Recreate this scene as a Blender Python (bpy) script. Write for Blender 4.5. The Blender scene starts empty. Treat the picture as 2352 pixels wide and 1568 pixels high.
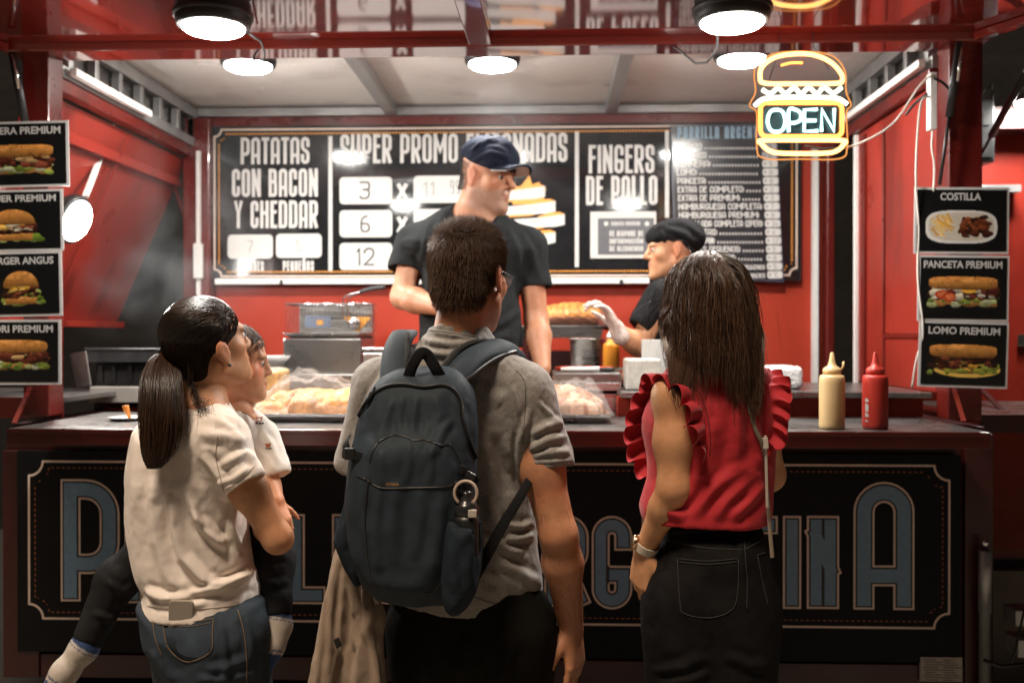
import bpy, math, random
import numpy as np
from mathutils import Vector, Matrix, Euler

random.seed(7)
RNG = np.random.default_rng(11)
S = bpy.context.scene
COL = S.collection

# ------------------------------------------------------------ camera, world, light, exposure
FPX = 2289.0                                   # focal length in pixels of a 2352 x 1568 picture
CAM_POS = np.array([0.0, 0.0, 1.5])
CAM_EUL = Euler((math.radians(90 - 0.275), 0.0, math.radians(2.227)))
cam_data = bpy.data.cameras.new('camera')
cam_data.sensor_width = 36.0
cam_data.lens = 36.0 * FPX / 2352.0
cam_data.clip_start = 0.05
cam_data.clip_end = 500.0
cam_data.dof.use_dof = True
cam_data.dof.focus_distance = 2.35
cam_data.dof.aperture_fstop = 2.8
cam = bpy.data.objects.new('camera', cam_data)
COL.objects.link(cam)
cam.location = CAM_POS
cam.rotation_euler = CAM_EUL
S.camera = cam

world = bpy.data.worlds.new('World')
S.world = world
world.use_nodes = True
wn = world.node_tree
bg = wn.nodes['Background']
sky = wn.nodes.new('ShaderNodeTexSky')
sky.sky_type = 'NISHITA'
sky.sun_disc = False
sky.sun_elevation = math.radians(66)
sky.sun_rotation = math.radians(212)
wn.links.new(sky.outputs[0], bg.inputs[0])
bg.inputs[1].default_value = 0.0016

sun_data = bpy.data.lights.new('street_glow', 'SUN')
sun_data.energy = 2.75
sun_data.angle = math.radians(14)
sun_data.color = (1.0, 0.81, 0.62)
sun = bpy.data.objects.new('street_glow', sun_data)
COL.objects.link(sun)
SUN_ELEV, SUN_AZ = math.radians(66), math.radians(212)    # from behind the camera, over its left shoulder
sd = Vector((math.sin(SUN_AZ) * math.cos(SUN_ELEV), math.cos(SUN_AZ) * math.cos(SUN_ELEV), math.sin(SUN_ELEV)))
sun.rotation_euler = sd.to_track_quat('Z', 'Y').to_euler()

S.view_settings.view_transform = 'Standard'
S.view_settings.look = 'None'
S.view_settings.exposure = 0.38
S.view_settings.gamma = 1.0
S.render.engine = 'CYCLES'
S.cycles.use_denoising = True
S.cycles.max_bounces = 6
S.cycles.diffuse_bounces = 3
S.cycles.glossy_bounces = 3
S.cycles.transmission_bounces = 4
S.cycles.transparent_max_bounces = 8
S.cycles.caustics_reflective = False
S.cycles.caustics_refractive = False
S.cycles.sample_clamp_indirect = 3.0

CM = np.array(CAM_EUL.to_matrix())


def W(px, py, D):
    """Point on the plane Y = D seen at pixel (px, py) of the 2352 x 1568 picture."""
    d = CM @ np.array([(px - 1176.0) / FPX, -(py - 784.0) / FPX, -1.0])
    return CAM_POS + d * (D / d[1])


def V3(*a):
    return np.array(a, float)


# ------------------------------------------------------------ scene graph helpers
def tag(o, label=None, cat=None, group=None, kind=None):
    if label: o['label'] = label
    if cat: o['category'] = cat
    if group: o['group'] = group
    if kind: o['kind'] = kind
    return o


def thing(name, label, cat, loc=(0, 0, 0), group=None):
    o = bpy.data.objects.new(name, None)
    COL.objects.link(o)
    o.location = loc
    o.empty_display_size = 0.1
    return tag(o, label, cat, group)


def mesh_obj(name, verts, faces, m=None, parent=None, smooth=False, bevel=0, loops=None, mats=None, midx=None, colors=None, autosmooth=None):
    me = bpy.data.meshes.new(name)
    verts = np.asarray(verts, float)
    if parent is not None:
        verts = verts - np.array(parent_loc(parent))
    if isinstance(faces, np.ndarray):
        n, k = faces.shape
        me.vertices.add(len(verts)); me.vertices.foreach_set('co', verts.astype(np.float32).ravel())
        me.loops.add(n * k); me.loops.foreach_set('vertex_index', faces.astype(np.int32).ravel())
        me.polygons.add(n); me.polygons.foreach_set('loop_start', np.arange(0, n * k, k, dtype=np.int32))
        me.update(calc_edges=True)
        me.validate()
    else:
        me.from_pydata([tuple(v) for v in verts], [], faces)
        me.update()
    for mm in (mats if mats else [m]):
        if mm: me.materials.append(mm)
    if midx is not None:
        me.polygons.foreach_set('material_index', np.asarray(midx, np.int32))
    if colors is not None:
        a = me.color_attributes.new('col', 'FLOAT_COLOR', 'POINT')
        c = np.ones((len(verts), 4), np.float32); c[:, :3] = colors
        a.data.foreach_set('color', c.ravel())
    if smooth:
        me.polygons.foreach_set('use_smooth', np.ones(len(me.polygons), bool))
    o = bpy.data.objects.new(name, me)
    COL.objects.link(o)
    if parent is not None:
        o.parent = parent
    if bevel:
        b = o.modifiers.new('bevel', 'BEVEL'); b.width = bevel; b.segments = 2; b.limit_method = 'ANGLE'
        b.angle_limit = math.radians(40); b.harden_normals = False
    return o


def parent_loc(p):
    l = np.zeros(3)
    while p is not None:
        l += np.array(p.location); p = p.parent
    return l


def copy_tree(o, parent=None):
    c = o.copy(); COL.objects.link(c)
    if parent is not None: c.parent = parent
    for ch in list(o.children):
        copy_tree(ch, c)
    return c


class MB:
    """collects shapes, then links them as ONE mesh object"""
    def __init__(s):
        s.v = []; s.f = []; s.mi = []; s.sm = []; s.cur = 0

    def add(s, vs, fs, smooth=False):
        b = len(s.v)
        s.v.extend([tuple(map(float, q)) for q in vs])
        for f in fs:
            s.f.append([i + b for i in f]); s.mi.append(s.cur); s.sm.append(smooth)
        return s

    def box(s, p0, p1, M=None, piv=None):
        x0, y0, z0 = np.minimum(p0, p1); x1, y1, z1 = np.maximum(p0, p1)
        vs = np.array([(x, y, z) for z in (z0, z1) for y in (y0, y1) for x in (x0, x1)])
        if M is not None:
            c = np.array(piv) if piv is not None else vs.mean(0)
            vs = (vs - c) @ np.array(M).T + c
        return s.add(vs, [(0, 2, 3, 1), (4, 5, 7, 6), (0, 1, 5, 4), (2, 6, 7, 3), (0, 4, 6, 2), (1, 3, 7, 5)])

    def bar(s, a, b, w, h, up=(0, 0, 1)):
        """rectangular bar from a to b, w across, h along up"""
        a = np.array(a, float); b = np.array(b, float)
        d = b - a; d /= np.linalg.norm(d); u = np.array(up, float); x = np.cross(d, u); x /= np.linalg.norm(x); u = np.cross(x, d)
        vs = []
        for p in (a, b):
            for sx, su in ((-1, -1), (1, -1), (1, 1), (-1, 1)):
                vs.append(p + x * sx * w / 2 + u * su * h / 2)
        return s.add(vs, [(0, 1, 2, 3)[::-1], (4, 5, 6, 7), (0, 1, 5, 4), (1, 2, 6, 5), (2, 3, 7, 6), (3, 0, 4, 7)])

    def frame(s, path):
        P = [np.array(p, float) for p in path]; out = []
        prev = None
        for i in range(len(P)):
            t = P[min(i + 1, len(P) - 1)] - P[max(i - 1, 0)]
            t = t / (np.linalg.norm(t) + 1e-12)
            if prev is None:
                a = np.array([0, 0, 1.0]) if abs(t[2]) < 0.9 else np.array([1.0, 0, 0])
            else:
                a = prev
            n = a - t * np.dot(a, t); n /= (np.linalg.norm(n) + 1e-12); prev = n
            out.append((P[i], t, n, np.cross(t, n)))
        return out

    def tube(s, path, r, n=8, cap=True, flat=1.0, closed=False):
        fr = s.frame(path); m = len(fr)
        rs = r if hasattr(r, '__len__') else [r] * m
        vs = []
        for (p, t, a, b), rr in zip(fr, rs):
            for k in range(n):
                th = 2 * math.pi * k / n
                vs.append(p + rr * (math.cos(th) * a + flat * math.sin(th) * b))
        fs = []
        for i in range(m - 1 if not closed else m):
            j = (i + 1) % m
            for k in range(n):
                k2 = (k + 1) % n
                fs.append((i * n + k, i * n + k2, j * n + k2, j * n + k))
        if cap and not closed:
            fs.append(tuple(range(n))[::-1]); fs.append(tuple((m - 1) * n + k for k in range(n)))
        return s.add(vs, fs, True)

    def lathe(s, prof, base, n=24, axis=(0, 0, 1), sx=1.0, sy=1.0):
        ax = np.array(axis, float); ax /= np.linalg.norm(ax)
        t = np.array([1.0, 0, 0]) if abs(ax[0]) < 0.9 else np.array([0, 1.0, 0])
        a = t - ax * np.dot(t, ax); a /= np.linalg.norm(a); b = np.cross(ax, a)
        vs = []; base = np.array(base, float)
        for r, h in prof:
            for k in range(n):
                th = 2 * math.pi * k / n
                vs.append(base + ax * h + r * (sx * math.cos(th) * a + sy * math.sin(th) * b))
        fs = []
        for i in range(len(prof) - 1):
            for k in range(n):
                k2 = (k + 1) % n
                fs.append((i * n + k, i * n + k2, (i + 1) * n + k2, (i + 1) * n + k))
        if prof[0][0] > 1e-6: fs.append(tuple(range(n))[::-1])
        if prof[-1][0] > 1e-6: fs.append(tuple((len(prof) - 1) * n + k for k in range(n)))
        return s.add(vs, fs, True)

    def poly(s, pts):
        return s.add(pts, [tuple(range(len(pts)))])

    def prism(s, pts, dvec):
        n = len(pts); d = np.array(dvec, float)
        vs = [np.array(p, float) for p in pts] + [np.array(p, float) + d for p in pts]
        fs = [tuple(range(n)), tuple(range(n, 2 * n))[::-1]] + [((i + 1) % n, i, n + i, n + (i + 1) % n) for i in range(n)]
        return s.add(vs, fs)

    def grid(s, P, smooth=True, closed_u=False):
        P = np.asarray(P); a, b = P.shape[:2]
        fs = []
        for i in range(a - 1 if not closed_u else a):
            i2 = (i + 1) % a
            for j in range(b - 1):
                fs.append((i * b + j, i2 * b + j, i2 * b + j + 1, i * b + j + 1))
        return s.add(P.reshape(-1, 3), fs, smooth)

    def build(s, name, m, parent=None, bevel=0, smooth=None, **k):
        mats = m if isinstance(m, (list, tuple)) else [m]
        o = mesh_obj(name, s.v, s.f, None, parent, False, bevel, mats=mats, midx=s.mi if len(mats) > 1 else None, **k)
        sm = np.array(s.sm, bool) if smooth is None else np.full(len(s.f), smooth)
        if len(sm) == len(o.data.polygons):
            o.data.polygons.foreach_set('use_smooth', sm)
        return o


# ------------------------------------------------------------ materials
def nodes_of(name):
    m = bpy.data.materials.new(name); m.use_nodes = True
    nt = m.node_tree; b = nt.nodes['Principled BSDF']
    return m, nt, b


def mat(name, c, rough=0.5, metal=0.0, var=0.0, vscale=8.0, bump=0.0, bscale=60.0, spec=0.5, stretch=None, rvar=0.0, coat=0.0, sss=0.0, emit=None, estr=0.0, alpha=1.0, trans=0.0, sheen=0.0, vcol=False, detail=4.0):
    """one procedural material: base colour with a noise variation, a noise bump, roughness variation"""
    m, nt, b = nodes_of(name)
    b.inputs['Roughness'].default_value = rough
    b.inputs['Metallic'].default_value = metal
    b.inputs['Specular IOR Level'].default_value = spec
    b.inputs['Base Color'].default_value = (*c, 1)
    if coat: b.inputs['Coat Weight'].default_value = coat; b.inputs['Coat Roughness'].default_value = 0.06
    if sss:
        b.inputs['Subsurface Weight'].default_value = sss
        b.inputs['Subsurface Radius'].default_value = (1.0, 0.35, 0.18)
        b.inputs['Subsurface Scale'].default_value = 0.0016
    if emit is not None:
        b.inputs['Emission Color'].default_value = (*emit, 1); b.inputs['Emission Strength'].default_value = estr
    if trans: b.inputs['Transmission Weight'].default_value = trans
    if alpha < 1: b.inputs['Alpha'].default_value = alpha
    if sheen: b.inputs['Sheen Weight'].default_value = sheen; b.inputs['Sheen Roughness'].default_value = 0.4
    tc = nt.nodes.new('ShaderNodeTexCoord'); mp = nt.nodes.new('ShaderNodeMapping')
    nt.links.new(tc.outputs['Object'], mp.inputs[0])
    if stretch: mp.inputs['Scale'].default_value = stretch
    src = None
    if vcol:
        at = nt.nodes.new('ShaderNodeAttribute'); at.attribute_name = 'col'; src = at.outputs['Color']
        nt.links.new(src, b.inputs['Base Color'])
    if var or rvar:
        n = nt.nodes.new('ShaderNodeTexNoise'); n.inputs['Scale'].default_value = vscale; n.inputs['Detail'].default_value = detail
        n.inputs['Roughness'].default_value = 0.6
        nt.links.new(mp.outputs[0], n.inputs['Vector'])
        if var:
            r = nt.nodes.new('ShaderNodeMapRange')
            r.inputs['From Min'].default_value = 0.3; r.inputs['From Max'].default_value = 0.7
            r.inputs['To Min'].default_value = 1 - var; r.inputs['To Max'].default_value = 1 + var
            nt.links.new(n.outputs['Fac'], r.inputs['Value'])
            mx = nt.nodes.new('ShaderNodeVectorMath'); mx.operation = 'SCALE'
            if src is not None: nt.links.new(src, mx.inputs[0])
            else: mx.inputs[0].default_value = c
            nt.links.new(r.outputs[0], mx.inputs['Scale'])
            nt.links.new(mx.outputs[0], b.inputs['Base Color'])
        if rvar:
            r2 = nt.nodes.new('ShaderNodeMapRange')
            r2.inputs['From Min'].default_value = 0.3; r2.inputs['From Max'].default_value = 0.7
            r2.inputs['To Min'].default_value = max(0.02, rough - rvar); r2.inputs['To Max'].default_value = rough + rvar
            nt.links.new(n.outputs['Fac'], r2.inputs['Value']); nt.links.new(r2.outputs[0], b.inputs['Roughness'])
    if bump:
        n2 = nt.nodes.new('ShaderNodeTexNoise'); n2.inputs['Scale'].default_value = bscale; n2.inputs['Detail'].default_value = 3
        nt.links.new(mp.outputs[0], n2.inputs['Vector'])
        bp = nt.nodes.new('ShaderNodeBump'); bp.inputs['Strength'].default_value = 1.0; bp.inputs['Distance'].default_value = bump
        nt.links.new(n2.outputs['Fac'], bp.inputs['Height']); nt.links.new(bp.outputs[0], b.inputs['Normal'])
    return m


def fabric(name, c, rough=0.85, var=0.12, weave=900.0, bump=0.0004, sheen=0.15, vcol=False, vscale=25.0, rib=None):
    """woven cloth: fine thread pattern from two crossed waves, mottled colour"""
    m = mat(name, c, rough, var=var, vscale=vscale, spec=0.25 if max(c) > .05 else .10, sheen=sheen if max(c) > .1 else 0, vcol=vcol)
    nt = m.node_tree; b = nt.nodes['Principled BSDF']
    tc = [n for n in nt.nodes if n.type == 'TEX_COORD'][0]
    if rib:
        w = nt.nodes.new('ShaderNodeTexWave'); w.wave_type = 'BANDS'; w.bands_direction = rib[0]
        w.inputs['Scale'].default_value = rib[1]; w.inputs['Distortion'].default_value = 0.6
        nt.links.new(tc.outputs['Object'], w.inputs['Vector']); h = w.outputs['Fac']
    else:
        n = nt.nodes.new('ShaderNodeTexNoise'); n.inputs['Scale'].default_value = weave; n.inputs['Detail'].default_value = 2
        nt.links.new(tc.outputs['Object'], n.inputs['Vector']); h = n.outputs['Fac']
    bp = nt.nodes.new('ShaderNodeBump'); bp.inputs['Distance'].default_value = bump; bp.inputs['Strength'].default_value = 1.0
    nt.links.new(h, bp.inputs['Height']); nt.links.new(bp.outputs[0], b.inputs['Normal'])
    return m


def glow(name, c, strength):
    m, nt, b = nodes_of(name)
    nt.nodes.remove(b)
    e = nt.nodes.new('ShaderNodeEmission'); e.inputs[0].default_value = (*c, 1); e.inputs[1].default_value = strength
    nt.links.new(e.outputs[0], nt.nodes['Material Output'].inputs[0])
    return m


def wear(m, scale=5.0, amount=.45):
    """scuffs and grease: darker streaks and small pale flecks over the paint"""
    nt = m.node_tree; b = nt.nodes['Principled BSDF']; src = b.inputs['Base Color'].links[0].from_socket if b.inputs['Base Color'].links else None
    tc = [n for n in nt.nodes if n.type == 'TEX_COORD'][0]
    for sc, st, lo, hi, mul in ((scale, (1, 1, .25), .56, .66, 1 - amount), (scale * 16, (1, 1, .6), .70, .73, 1.9)):
        mp = nt.nodes.new('ShaderNodeMapping'); mp.inputs['Scale'].default_value = st; n = nt.nodes.new('ShaderNodeTexNoise'); n.inputs['Scale'].default_value = sc; n.inputs['Detail'].default_value = 6
        r = nt.nodes.new('ShaderNodeMapRange'); r.inputs['From Min'].default_value = lo; r.inputs['From Max'].default_value = hi; r.inputs['To Min'].default_value = 1; r.inputs['To Max'].default_value = mul
        v = nt.nodes.new('ShaderNodeVectorMath'); v.operation = 'SCALE'
        nt.links.new(tc.outputs['Object'], mp.inputs[0]); nt.links.new(mp.outputs[0], n.inputs['Vector']); nt.links.new(n.outputs['Fac'], r.inputs['Value'])
        nt.links.new(src, v.inputs[0]); nt.links.new(r.outputs[0], v.inputs['Scale']); nt.links.new(v.outputs[0], b.inputs['Base Color']); src = v.outputs[0]


M = {}
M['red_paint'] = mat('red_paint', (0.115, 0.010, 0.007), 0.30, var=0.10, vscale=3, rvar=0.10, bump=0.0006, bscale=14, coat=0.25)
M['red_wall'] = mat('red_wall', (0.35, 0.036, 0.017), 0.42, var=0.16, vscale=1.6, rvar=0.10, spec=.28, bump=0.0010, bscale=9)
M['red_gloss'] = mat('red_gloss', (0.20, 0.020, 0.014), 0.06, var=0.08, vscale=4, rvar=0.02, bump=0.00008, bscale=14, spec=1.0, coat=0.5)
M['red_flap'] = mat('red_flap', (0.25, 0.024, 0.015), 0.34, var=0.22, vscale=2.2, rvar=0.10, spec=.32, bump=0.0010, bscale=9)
M['edge_red'] = mat('edge_red', (0.10, 0.009, 0.006), 0.2, var=0.1, vscale=5, rvar=0.05)
M['dark_red'] = mat('dark_red', (0.042, 0.0045, 0.004), 0.40, var=0.12, vscale=5, rvar=0.08, bump=0.0004)
M['ceiling'] = mat('ceiling', (0.90, 0.875, 0.83), 0.38, var=0.05, vscale=2.0, rvar=0.12, bump=0.0008, bscale=5)
M['grey_steel'] = mat('grey_steel', (0.36, 0.36, 0.36), 0.42, metal=0.6, var=0.15, vscale=9, rvar=0.1)
M['white_plastic'] = mat('white_plastic', (0.78, 0.77, 0.74), 0.35, var=0.04, vscale=12)
M['white_print'] = mat('white_print', (0.58, 0.57, 0.55), 0.45, var=0.03, vscale=40)
M['cream_print'] = mat('cream_print', (0.74, 0.59, 0.50), 0.5, var=0.08, vscale=60)
M['blue_print'] = mat('blue_print', (0.16, 0.27, 0.40), 0.5, var=0.10, vscale=50)
M['ink_black'] = mat('ink_black', (0.010, 0.010, 0.011), 0.45, var=0.2, vscale=30)
M['orange_print'] = mat('orange_print', (0.85, 0.35, 0.05), 0.5, var=0.06, vscale=40)
M['board_black'] = mat('board_black', (0.013, 0.013, 0.014), 0.085, var=0.25, vscale=3, rvar=0.03, bump=0.0002, bscale=7)
M['panel_black'] = mat('panel_black', (0.006, 0.006, 0.007), 0.55, var=0.2, vscale=6, bump=0.0002, bscale=300, spec=.15)
M['black_metal'] = mat('black_metal', (0.014, 0.014, 0.015), 0.45, var=0.2, vscale=20, rvar=0.1)
M['black_plastic'] = mat('black_plastic', (0.014, 0.014, 0.015), 0.4, var=0.2, vscale=30)
M['chrome'] = mat('chrome', (0.62, 0.61, 0.60), 0.22, metal=1.0, var=0.08, vscale=14, rvar=0.08)
M['steel'] = mat('steel', (0.58, 0.57, 0.55), 0.30, metal=1.0, var=0.10, vscale=6, rvar=0.12, stretch=(1, 1, 14))
M['steel_worn'] = mat('steel_worn', (0.30, 0.285, 0.275), 0.30, metal=0.9, var=0.08, vscale=5, rvar=0.06, bump=0.0001, bscale=80)
M['tube_white'] = mat('tube_white', (0.85, 0.84, 0.80), 0.3, var=0.03)
M['cable_black'] = mat('cable_black', (0.02, 0.02, 0.02), 0.5)
M['cable_white'] = mat('cable_white', (0.70, 0.66, 0.60), 0.5)
M['ground'] = mat('ground', (0.018, 0.017, 0.016), 0.85, var=0.25, vscale=18, bump=0.004, bscale=120)
M['lamp'] = glow('lamp', (1.0, 0.965, 0.90), 238.0)

for k_, a_ in (('red_wall', .30), ('red_flap', .45), ('red_paint', .45), ('dark_red', .4), ('steel_worn', .35), ('ceiling', .12), ('edge_red', .4)): wear(M[k_], 4.0, a_)


# ------------------------------------------------------------ implicit surfaces: limbs, torsos and cloth as continuous meshes
class SDF:
    def __init__(s): s.p = []

    def cone(s, a, b, ra, rb, k=0.02, op='u', flat=None):
        s.p.append(('c', np.array(a, float), np.array(b, float), float(ra), float(rb), k, op, flat)); return s

    def chain(s, pts, rs, k=0.02, flat=None, op='u'):
        for i in range(len(pts) - 1): s.cone(pts[i], pts[i + 1], rs[i], rs[i + 1], k, op, flat)
        return s

    def ell(s, c, r, R=None, k=0.02, op='u'):
        s.p.append(('e', np.array(c, float), np.array(r, float) if hasattr(r, '__len__') else np.array([r] * 3, float), None if R is None else np.array(R, float), None, k, op, None)); return s

    def ext(s, poly, yfun, r, k=0.02, op='u'):
        """rounded solid with outline poly (world x, z); yfun(x, z) gives the centre y and the half thickness"""
        poly = np.array(poly, float)
        yc, T = yfun(poly[:, 0], poly[:, 1]); yc = yc + 0 * poly[:, 0]; T = T + 0 * poly[:, 0]
        lo = np.array([poly[:, 0].min(), (yc - T).min() - .03, poly[:, 1].min()]); hi = np.array([poly[:, 0].max(), (yc + T).max() + .03, poly[:, 1].max()])
        s.p.append(('x', poly, yfun, float(r), (lo, hi), k, op, None)); return s

    def box(s, c, half, R=None, r=0.01, k=0.01, op='u'):
        s.p.append(('b', np.array(c, float), np.array(half, float), None if R is None else np.array(R, float), float(r), k, op, None)); return s

    def plane(s, pt, n):
        """keep the side the normal points away from"""
        n = np.array(n, float); n /= np.linalg.norm(n)
        s.p.append(('p', np.array(pt, float), n, None, None, 0, 'i', None)); return s

    def bounds(s, pr):
        if pr[0] == 'c':
            r = max(pr[3], pr[4])
            if pr[7] is not None: r *= max(1.0, pr[7][1])
            return np.minimum(pr[1], pr[2]) - r, np.maximum(pr[1], pr[2]) + r
        if pr[0] == 'x': return pr[4]
        if pr[0] == 'b':
            R = np.linalg.norm(pr[2]) if pr[3] is not None else pr[2]
            return pr[1] - R, pr[1] + R
        R = max(pr[2])
        return pr[1] - R, pr[1] + R

    def mesh(s, h, margin=0.012, smooth=1, lo=None, hi=None):
        add = [q for q in s.p if q[0] != 'p' and q[6] == 'u']
        L = np.min([s.bounds(q)[0] for q in add], 0) - margin - 2 * h
        H = np.max([s.bounds(q)[1] for q in add], 0) + margin + 2 * h
        if lo is not None: L = np.maximum(L, lo)
        if hi is not None: H = np.minimum(H, hi)
        n = np.ceil((H - L) / h).astype(int) + 1
        F = np.full(tuple(n), 0.25, np.float32)
        ax = [L[i] + h * np.arange(n[i]) for i in range(3)]
        for q in s.p:
            if q[0] == 'p':
                X, Y, Z = np.ix_(*ax)
                d = ((X - q[1][0]) * q[2][0] + (Y - q[1][1]) * q[2][1] + (Z - q[1][2]) * q[2][2]).astype(np.float32)
                np.maximum(F, d, out=F); continue
            b0, b1 = s.bounds(q); k = q[5]; mg = k + 0.02 + 2 * h
            i0 = np.clip(np.floor((b0 - mg - L) / h).astype(int), 0, n); i1 = np.clip(np.ceil((b1 + mg - L) / h).astype(int) + 1, 0, n)
            if np.any(i1 <= i0): continue
            sl = tuple(slice(i0[i], i1[i]) for i in range(3))
            X, Y, Z = np.ix_(*[ax[i][sl[i]].astype(np.float32) for i in range(3)])
            if q[0] == 'c':
                a, b, ra, rb, fl = q[1], q[2], q[3], q[4], q[7]
                dx, dy, dz = X - a[0], Y - a[1], Z - a[2]
                sc = 1.0
                ba = b - a
                if fl is not None:
                    axv, f = np.array(fl[0], float), fl[1]        # radius multiplied by f along axv
                    axv = axv / np.linalg.norm(axv)
                    t = (dx * axv[0] + dy * axv[1] + dz * axv[2]) * (1.0 / f - 1.0)
                    dx = dx + t * axv[0]; dy = dy + t * axv[1]; dz = dz + t * axv[2]
                    ba = ba + axv * np.dot(ba, axv) * (1.0 / f - 1.0)
                    sc = min(1.0, f) ** 0.5
                bb = max(float(np.dot(ba, ba)), 1e-10)
                t = np.clip((dx * ba[0] + dy * ba[1] + dz * ba[2]) / bb, 0, 1)
                d = np.sqrt((dx - t * ba[0]) ** 2 + (dy - t * ba[1]) ** 2 + (dz - t * ba[2]) ** 2) - (ra + (rb - ra) * t)
                d = d * sc
            elif q[0] == 'x':
                poly, yf, r = q[1], q[2], q[3]
                XX, ZZ = np.meshgrid(X.ravel(), Z.ravel(), indexing='ij')
                d2 = np.full(XX.shape, 1e9); sg = np.ones(XX.shape)
                for i in range(len(poly)):
                    a, b = poly[i], poly[i - 1]; ex, ez = b - a; wx, wz = XX - a[0], ZZ - a[1]
                    t = np.clip((wx * ex + wz * ez) / (ex * ex + ez * ez + 1e-12), 0, 1)
                    d2 = np.minimum(d2, (wx - t * ex) ** 2 + (wz - t * ez) ** 2)
                    c1 = ZZ >= a[1]; c2 = ZZ < b[1]; c3 = ex * wz > ez * wx
                    al = (c1 & c2 & c3) | (~c1 & ~c2 & ~c3); sg = np.where(al, -sg, sg)
                s2 = (np.sqrt(d2) * sg)[:, None, :]
                yc, T = yf(XX, ZZ); yc = (yc + 0 * XX)[:, None, :]; T = (T + 0 * XX)[:, None, :]
                rr = np.minimum(r, T * .999)
                qa = s2 + rr; qb = np.abs(Y - yc) - T + rr
                d = (np.sqrt(np.maximum(qa, 0) ** 2 + np.maximum(qb, 0) ** 2) + np.minimum(np.maximum(qa, qb), 0) - rr).astype(np.float32)
            elif q[0] == 'b':
                c, hf, R, r = q[1], q[2], q[3], q[4]
                dx, dy, dz = X - c[0], Y - c[1], Z - c[2]
                if R is not None:
                    dx, dy, dz = (dx * R[0, 0] + dy * R[1, 0] + dz * R[2, 0], dx * R[0, 1] + dy * R[1, 1] + dz * R[2, 1], dx * R[0, 2] + dy * R[1, 2] + dz * R[2, 2])
                qx, qy, qz = np.abs(dx) - hf[0] + r, np.abs(dy) - hf[1] + r, np.abs(dz) - hf[2] + r
                d = np.sqrt(np.maximum(qx, 0) ** 2 + np.maximum(qy, 0) ** 2 + np.maximum(qz, 0) ** 2) + np.minimum(np.maximum(np.maximum(qx, qy), qz), 0) - r
            else:
                c, r, R = q[1], q[2], q[3]
                dx, dy, dz = X - c[0], Y - c[1], Z - c[2]
                if R is not None:
                    dx, dy, dz = (dx * R[0, 0] + dy * R[1, 0] + dz * R[2, 0], dx * R[0, 1] + dy * R[1, 1] + dz * R[2, 1], dx * R[0, 2] + dy * R[1, 2] + dz * R[2, 2])
                k0 = np.sqrt((dx / r[0]) ** 2 + (dy / r[1]) ** 2 + (dz / r[2]) ** 2)
                k1 = np.sqrt((dx / r[0] ** 2) ** 2 + (dy / r[1] ** 2) ** 2 + (dz / r[2] ** 2) ** 2) + 1e-6
                d = k0 * (k0 - 1) / k1
            f = F[sl]
            if q[6] == 'u':
                if k > 0:
                    hh = np.maximum(k - np.abs(f - d), 0) / k
                    F[sl] = np.minimum(f, d) - hh * hh * k * 0.25
                else: F[sl] = np.minimum(f, d)
            elif q[6] == 's':
                d = -d
                if k > 0:
                    hh = np.maximum(k - np.abs(f - d), 0) / k
                    F[sl] = np.maximum(f, d) + hh * hh * k * 0.25
                else: F[sl] = np.maximum(f, d)
        return surface_nets(F, L, h, smooth)


def surface_nets(F, L, h, smooth=1):
    neg = F < 0
    a = neg[:-1, :-1, :-1]
    cnt = np.zeros(a.shape, np.uint8)
    for i in (0, 1):
        for j in (0, 1):
            for k in (0, 1):
                cnt += neg[i:neg.shape[0] - 1 + i, j:neg.shape[1] - 1 + j, k:neg.shape[2] - 1 + k]
    act = (cnt > 0) & (cnt < 8)
    ids = np.full(a.shape, -1, np.int64)
    I = np.argwhere(act)
    ids[act] = np.arange(len(I))
    pos = np.zeros((len(I), 3)); num = np.zeros(len(I))
    cor = [(i, j, k) for i in (0, 1) for j in (0, 1) for k in (0, 1)]
    for c0 in cor:
        for axis in range(3):
            if c0[axis]: continue
            c1 = list(c0); c1[axis] = 1
            f0 = F[I[:, 0] + c0[0], I[:, 1] + c0[1], I[:, 2] + c0[2]]; f1 = F[I[:, 0] + c1[0], I[:, 1] + c1[1], I[:, 2] + c1[2]]
            m = (f0 < 0) != (f1 < 0)
            t = np.where(m, f0 / (f0 - f1 + 1e-20), 0)
            p = np.tile(np.array(c0, float), (len(I), 1)); p[:, axis] += t
            pos += p * m[:, None]; num += m
    pos = (I + pos / num[:, None]) * h + L
    faces = []
    for axis in range(3):
        o = [ax for ax in range(3) if ax != axis]
        sl0 = [slice(None)] * 3; sl1 = [slice(None)] * 3
        sl0[axis] = slice(0, F.shape[axis] - 1); sl1[axis] = slice(1, F.shape[axis])
        ch = neg[tuple(sl0)] != neg[tuple(sl1)]
        st = neg[tuple(sl0)]
        E = np.argwhere(ch)
        ok = (E[:, o[0]] > 0) & (E[:, o[1]] > 0) & (E[:, o[0]] < F.shape[o[0]] - 1) & (E[:, o[1]] < F.shape[o[1]] - 1)
        E = E[ok]
        if not len(E): continue
        flip = st[E[:, 0], E[:, 1], E[:, 2]]
        def at_(du, dv):
            q = E.copy(); q[:, o[0]] -= du; q[:, o[1]] -= dv
            return ids[q[:, 0], q[:, 1], q[:, 2]]
        q = np.stack([at_(0, 0), at_(1, 0), at_(1, 1), at_(0, 1)], 1)
        if axis == 1: flip = ~flip
        q[~flip] = q[~flip][:, ::-1]
        faces.append(q)
    faces = np.concatenate(faces)
    faces = faces[(faces >= 0).all(1)]
    p0, p1, p2, p3 = (pos[faces[:, i]] for i in range(4))
    if np.einsum('ij,ij->', p0, np.cross(p1, p2)) + np.einsum('ij,ij->', p0, np.cross(p2, p3)) < 0: faces = faces[:, ::-1]
    if smooth: pos = relax(pos, faces, smooth)
    return pos, faces


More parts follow.
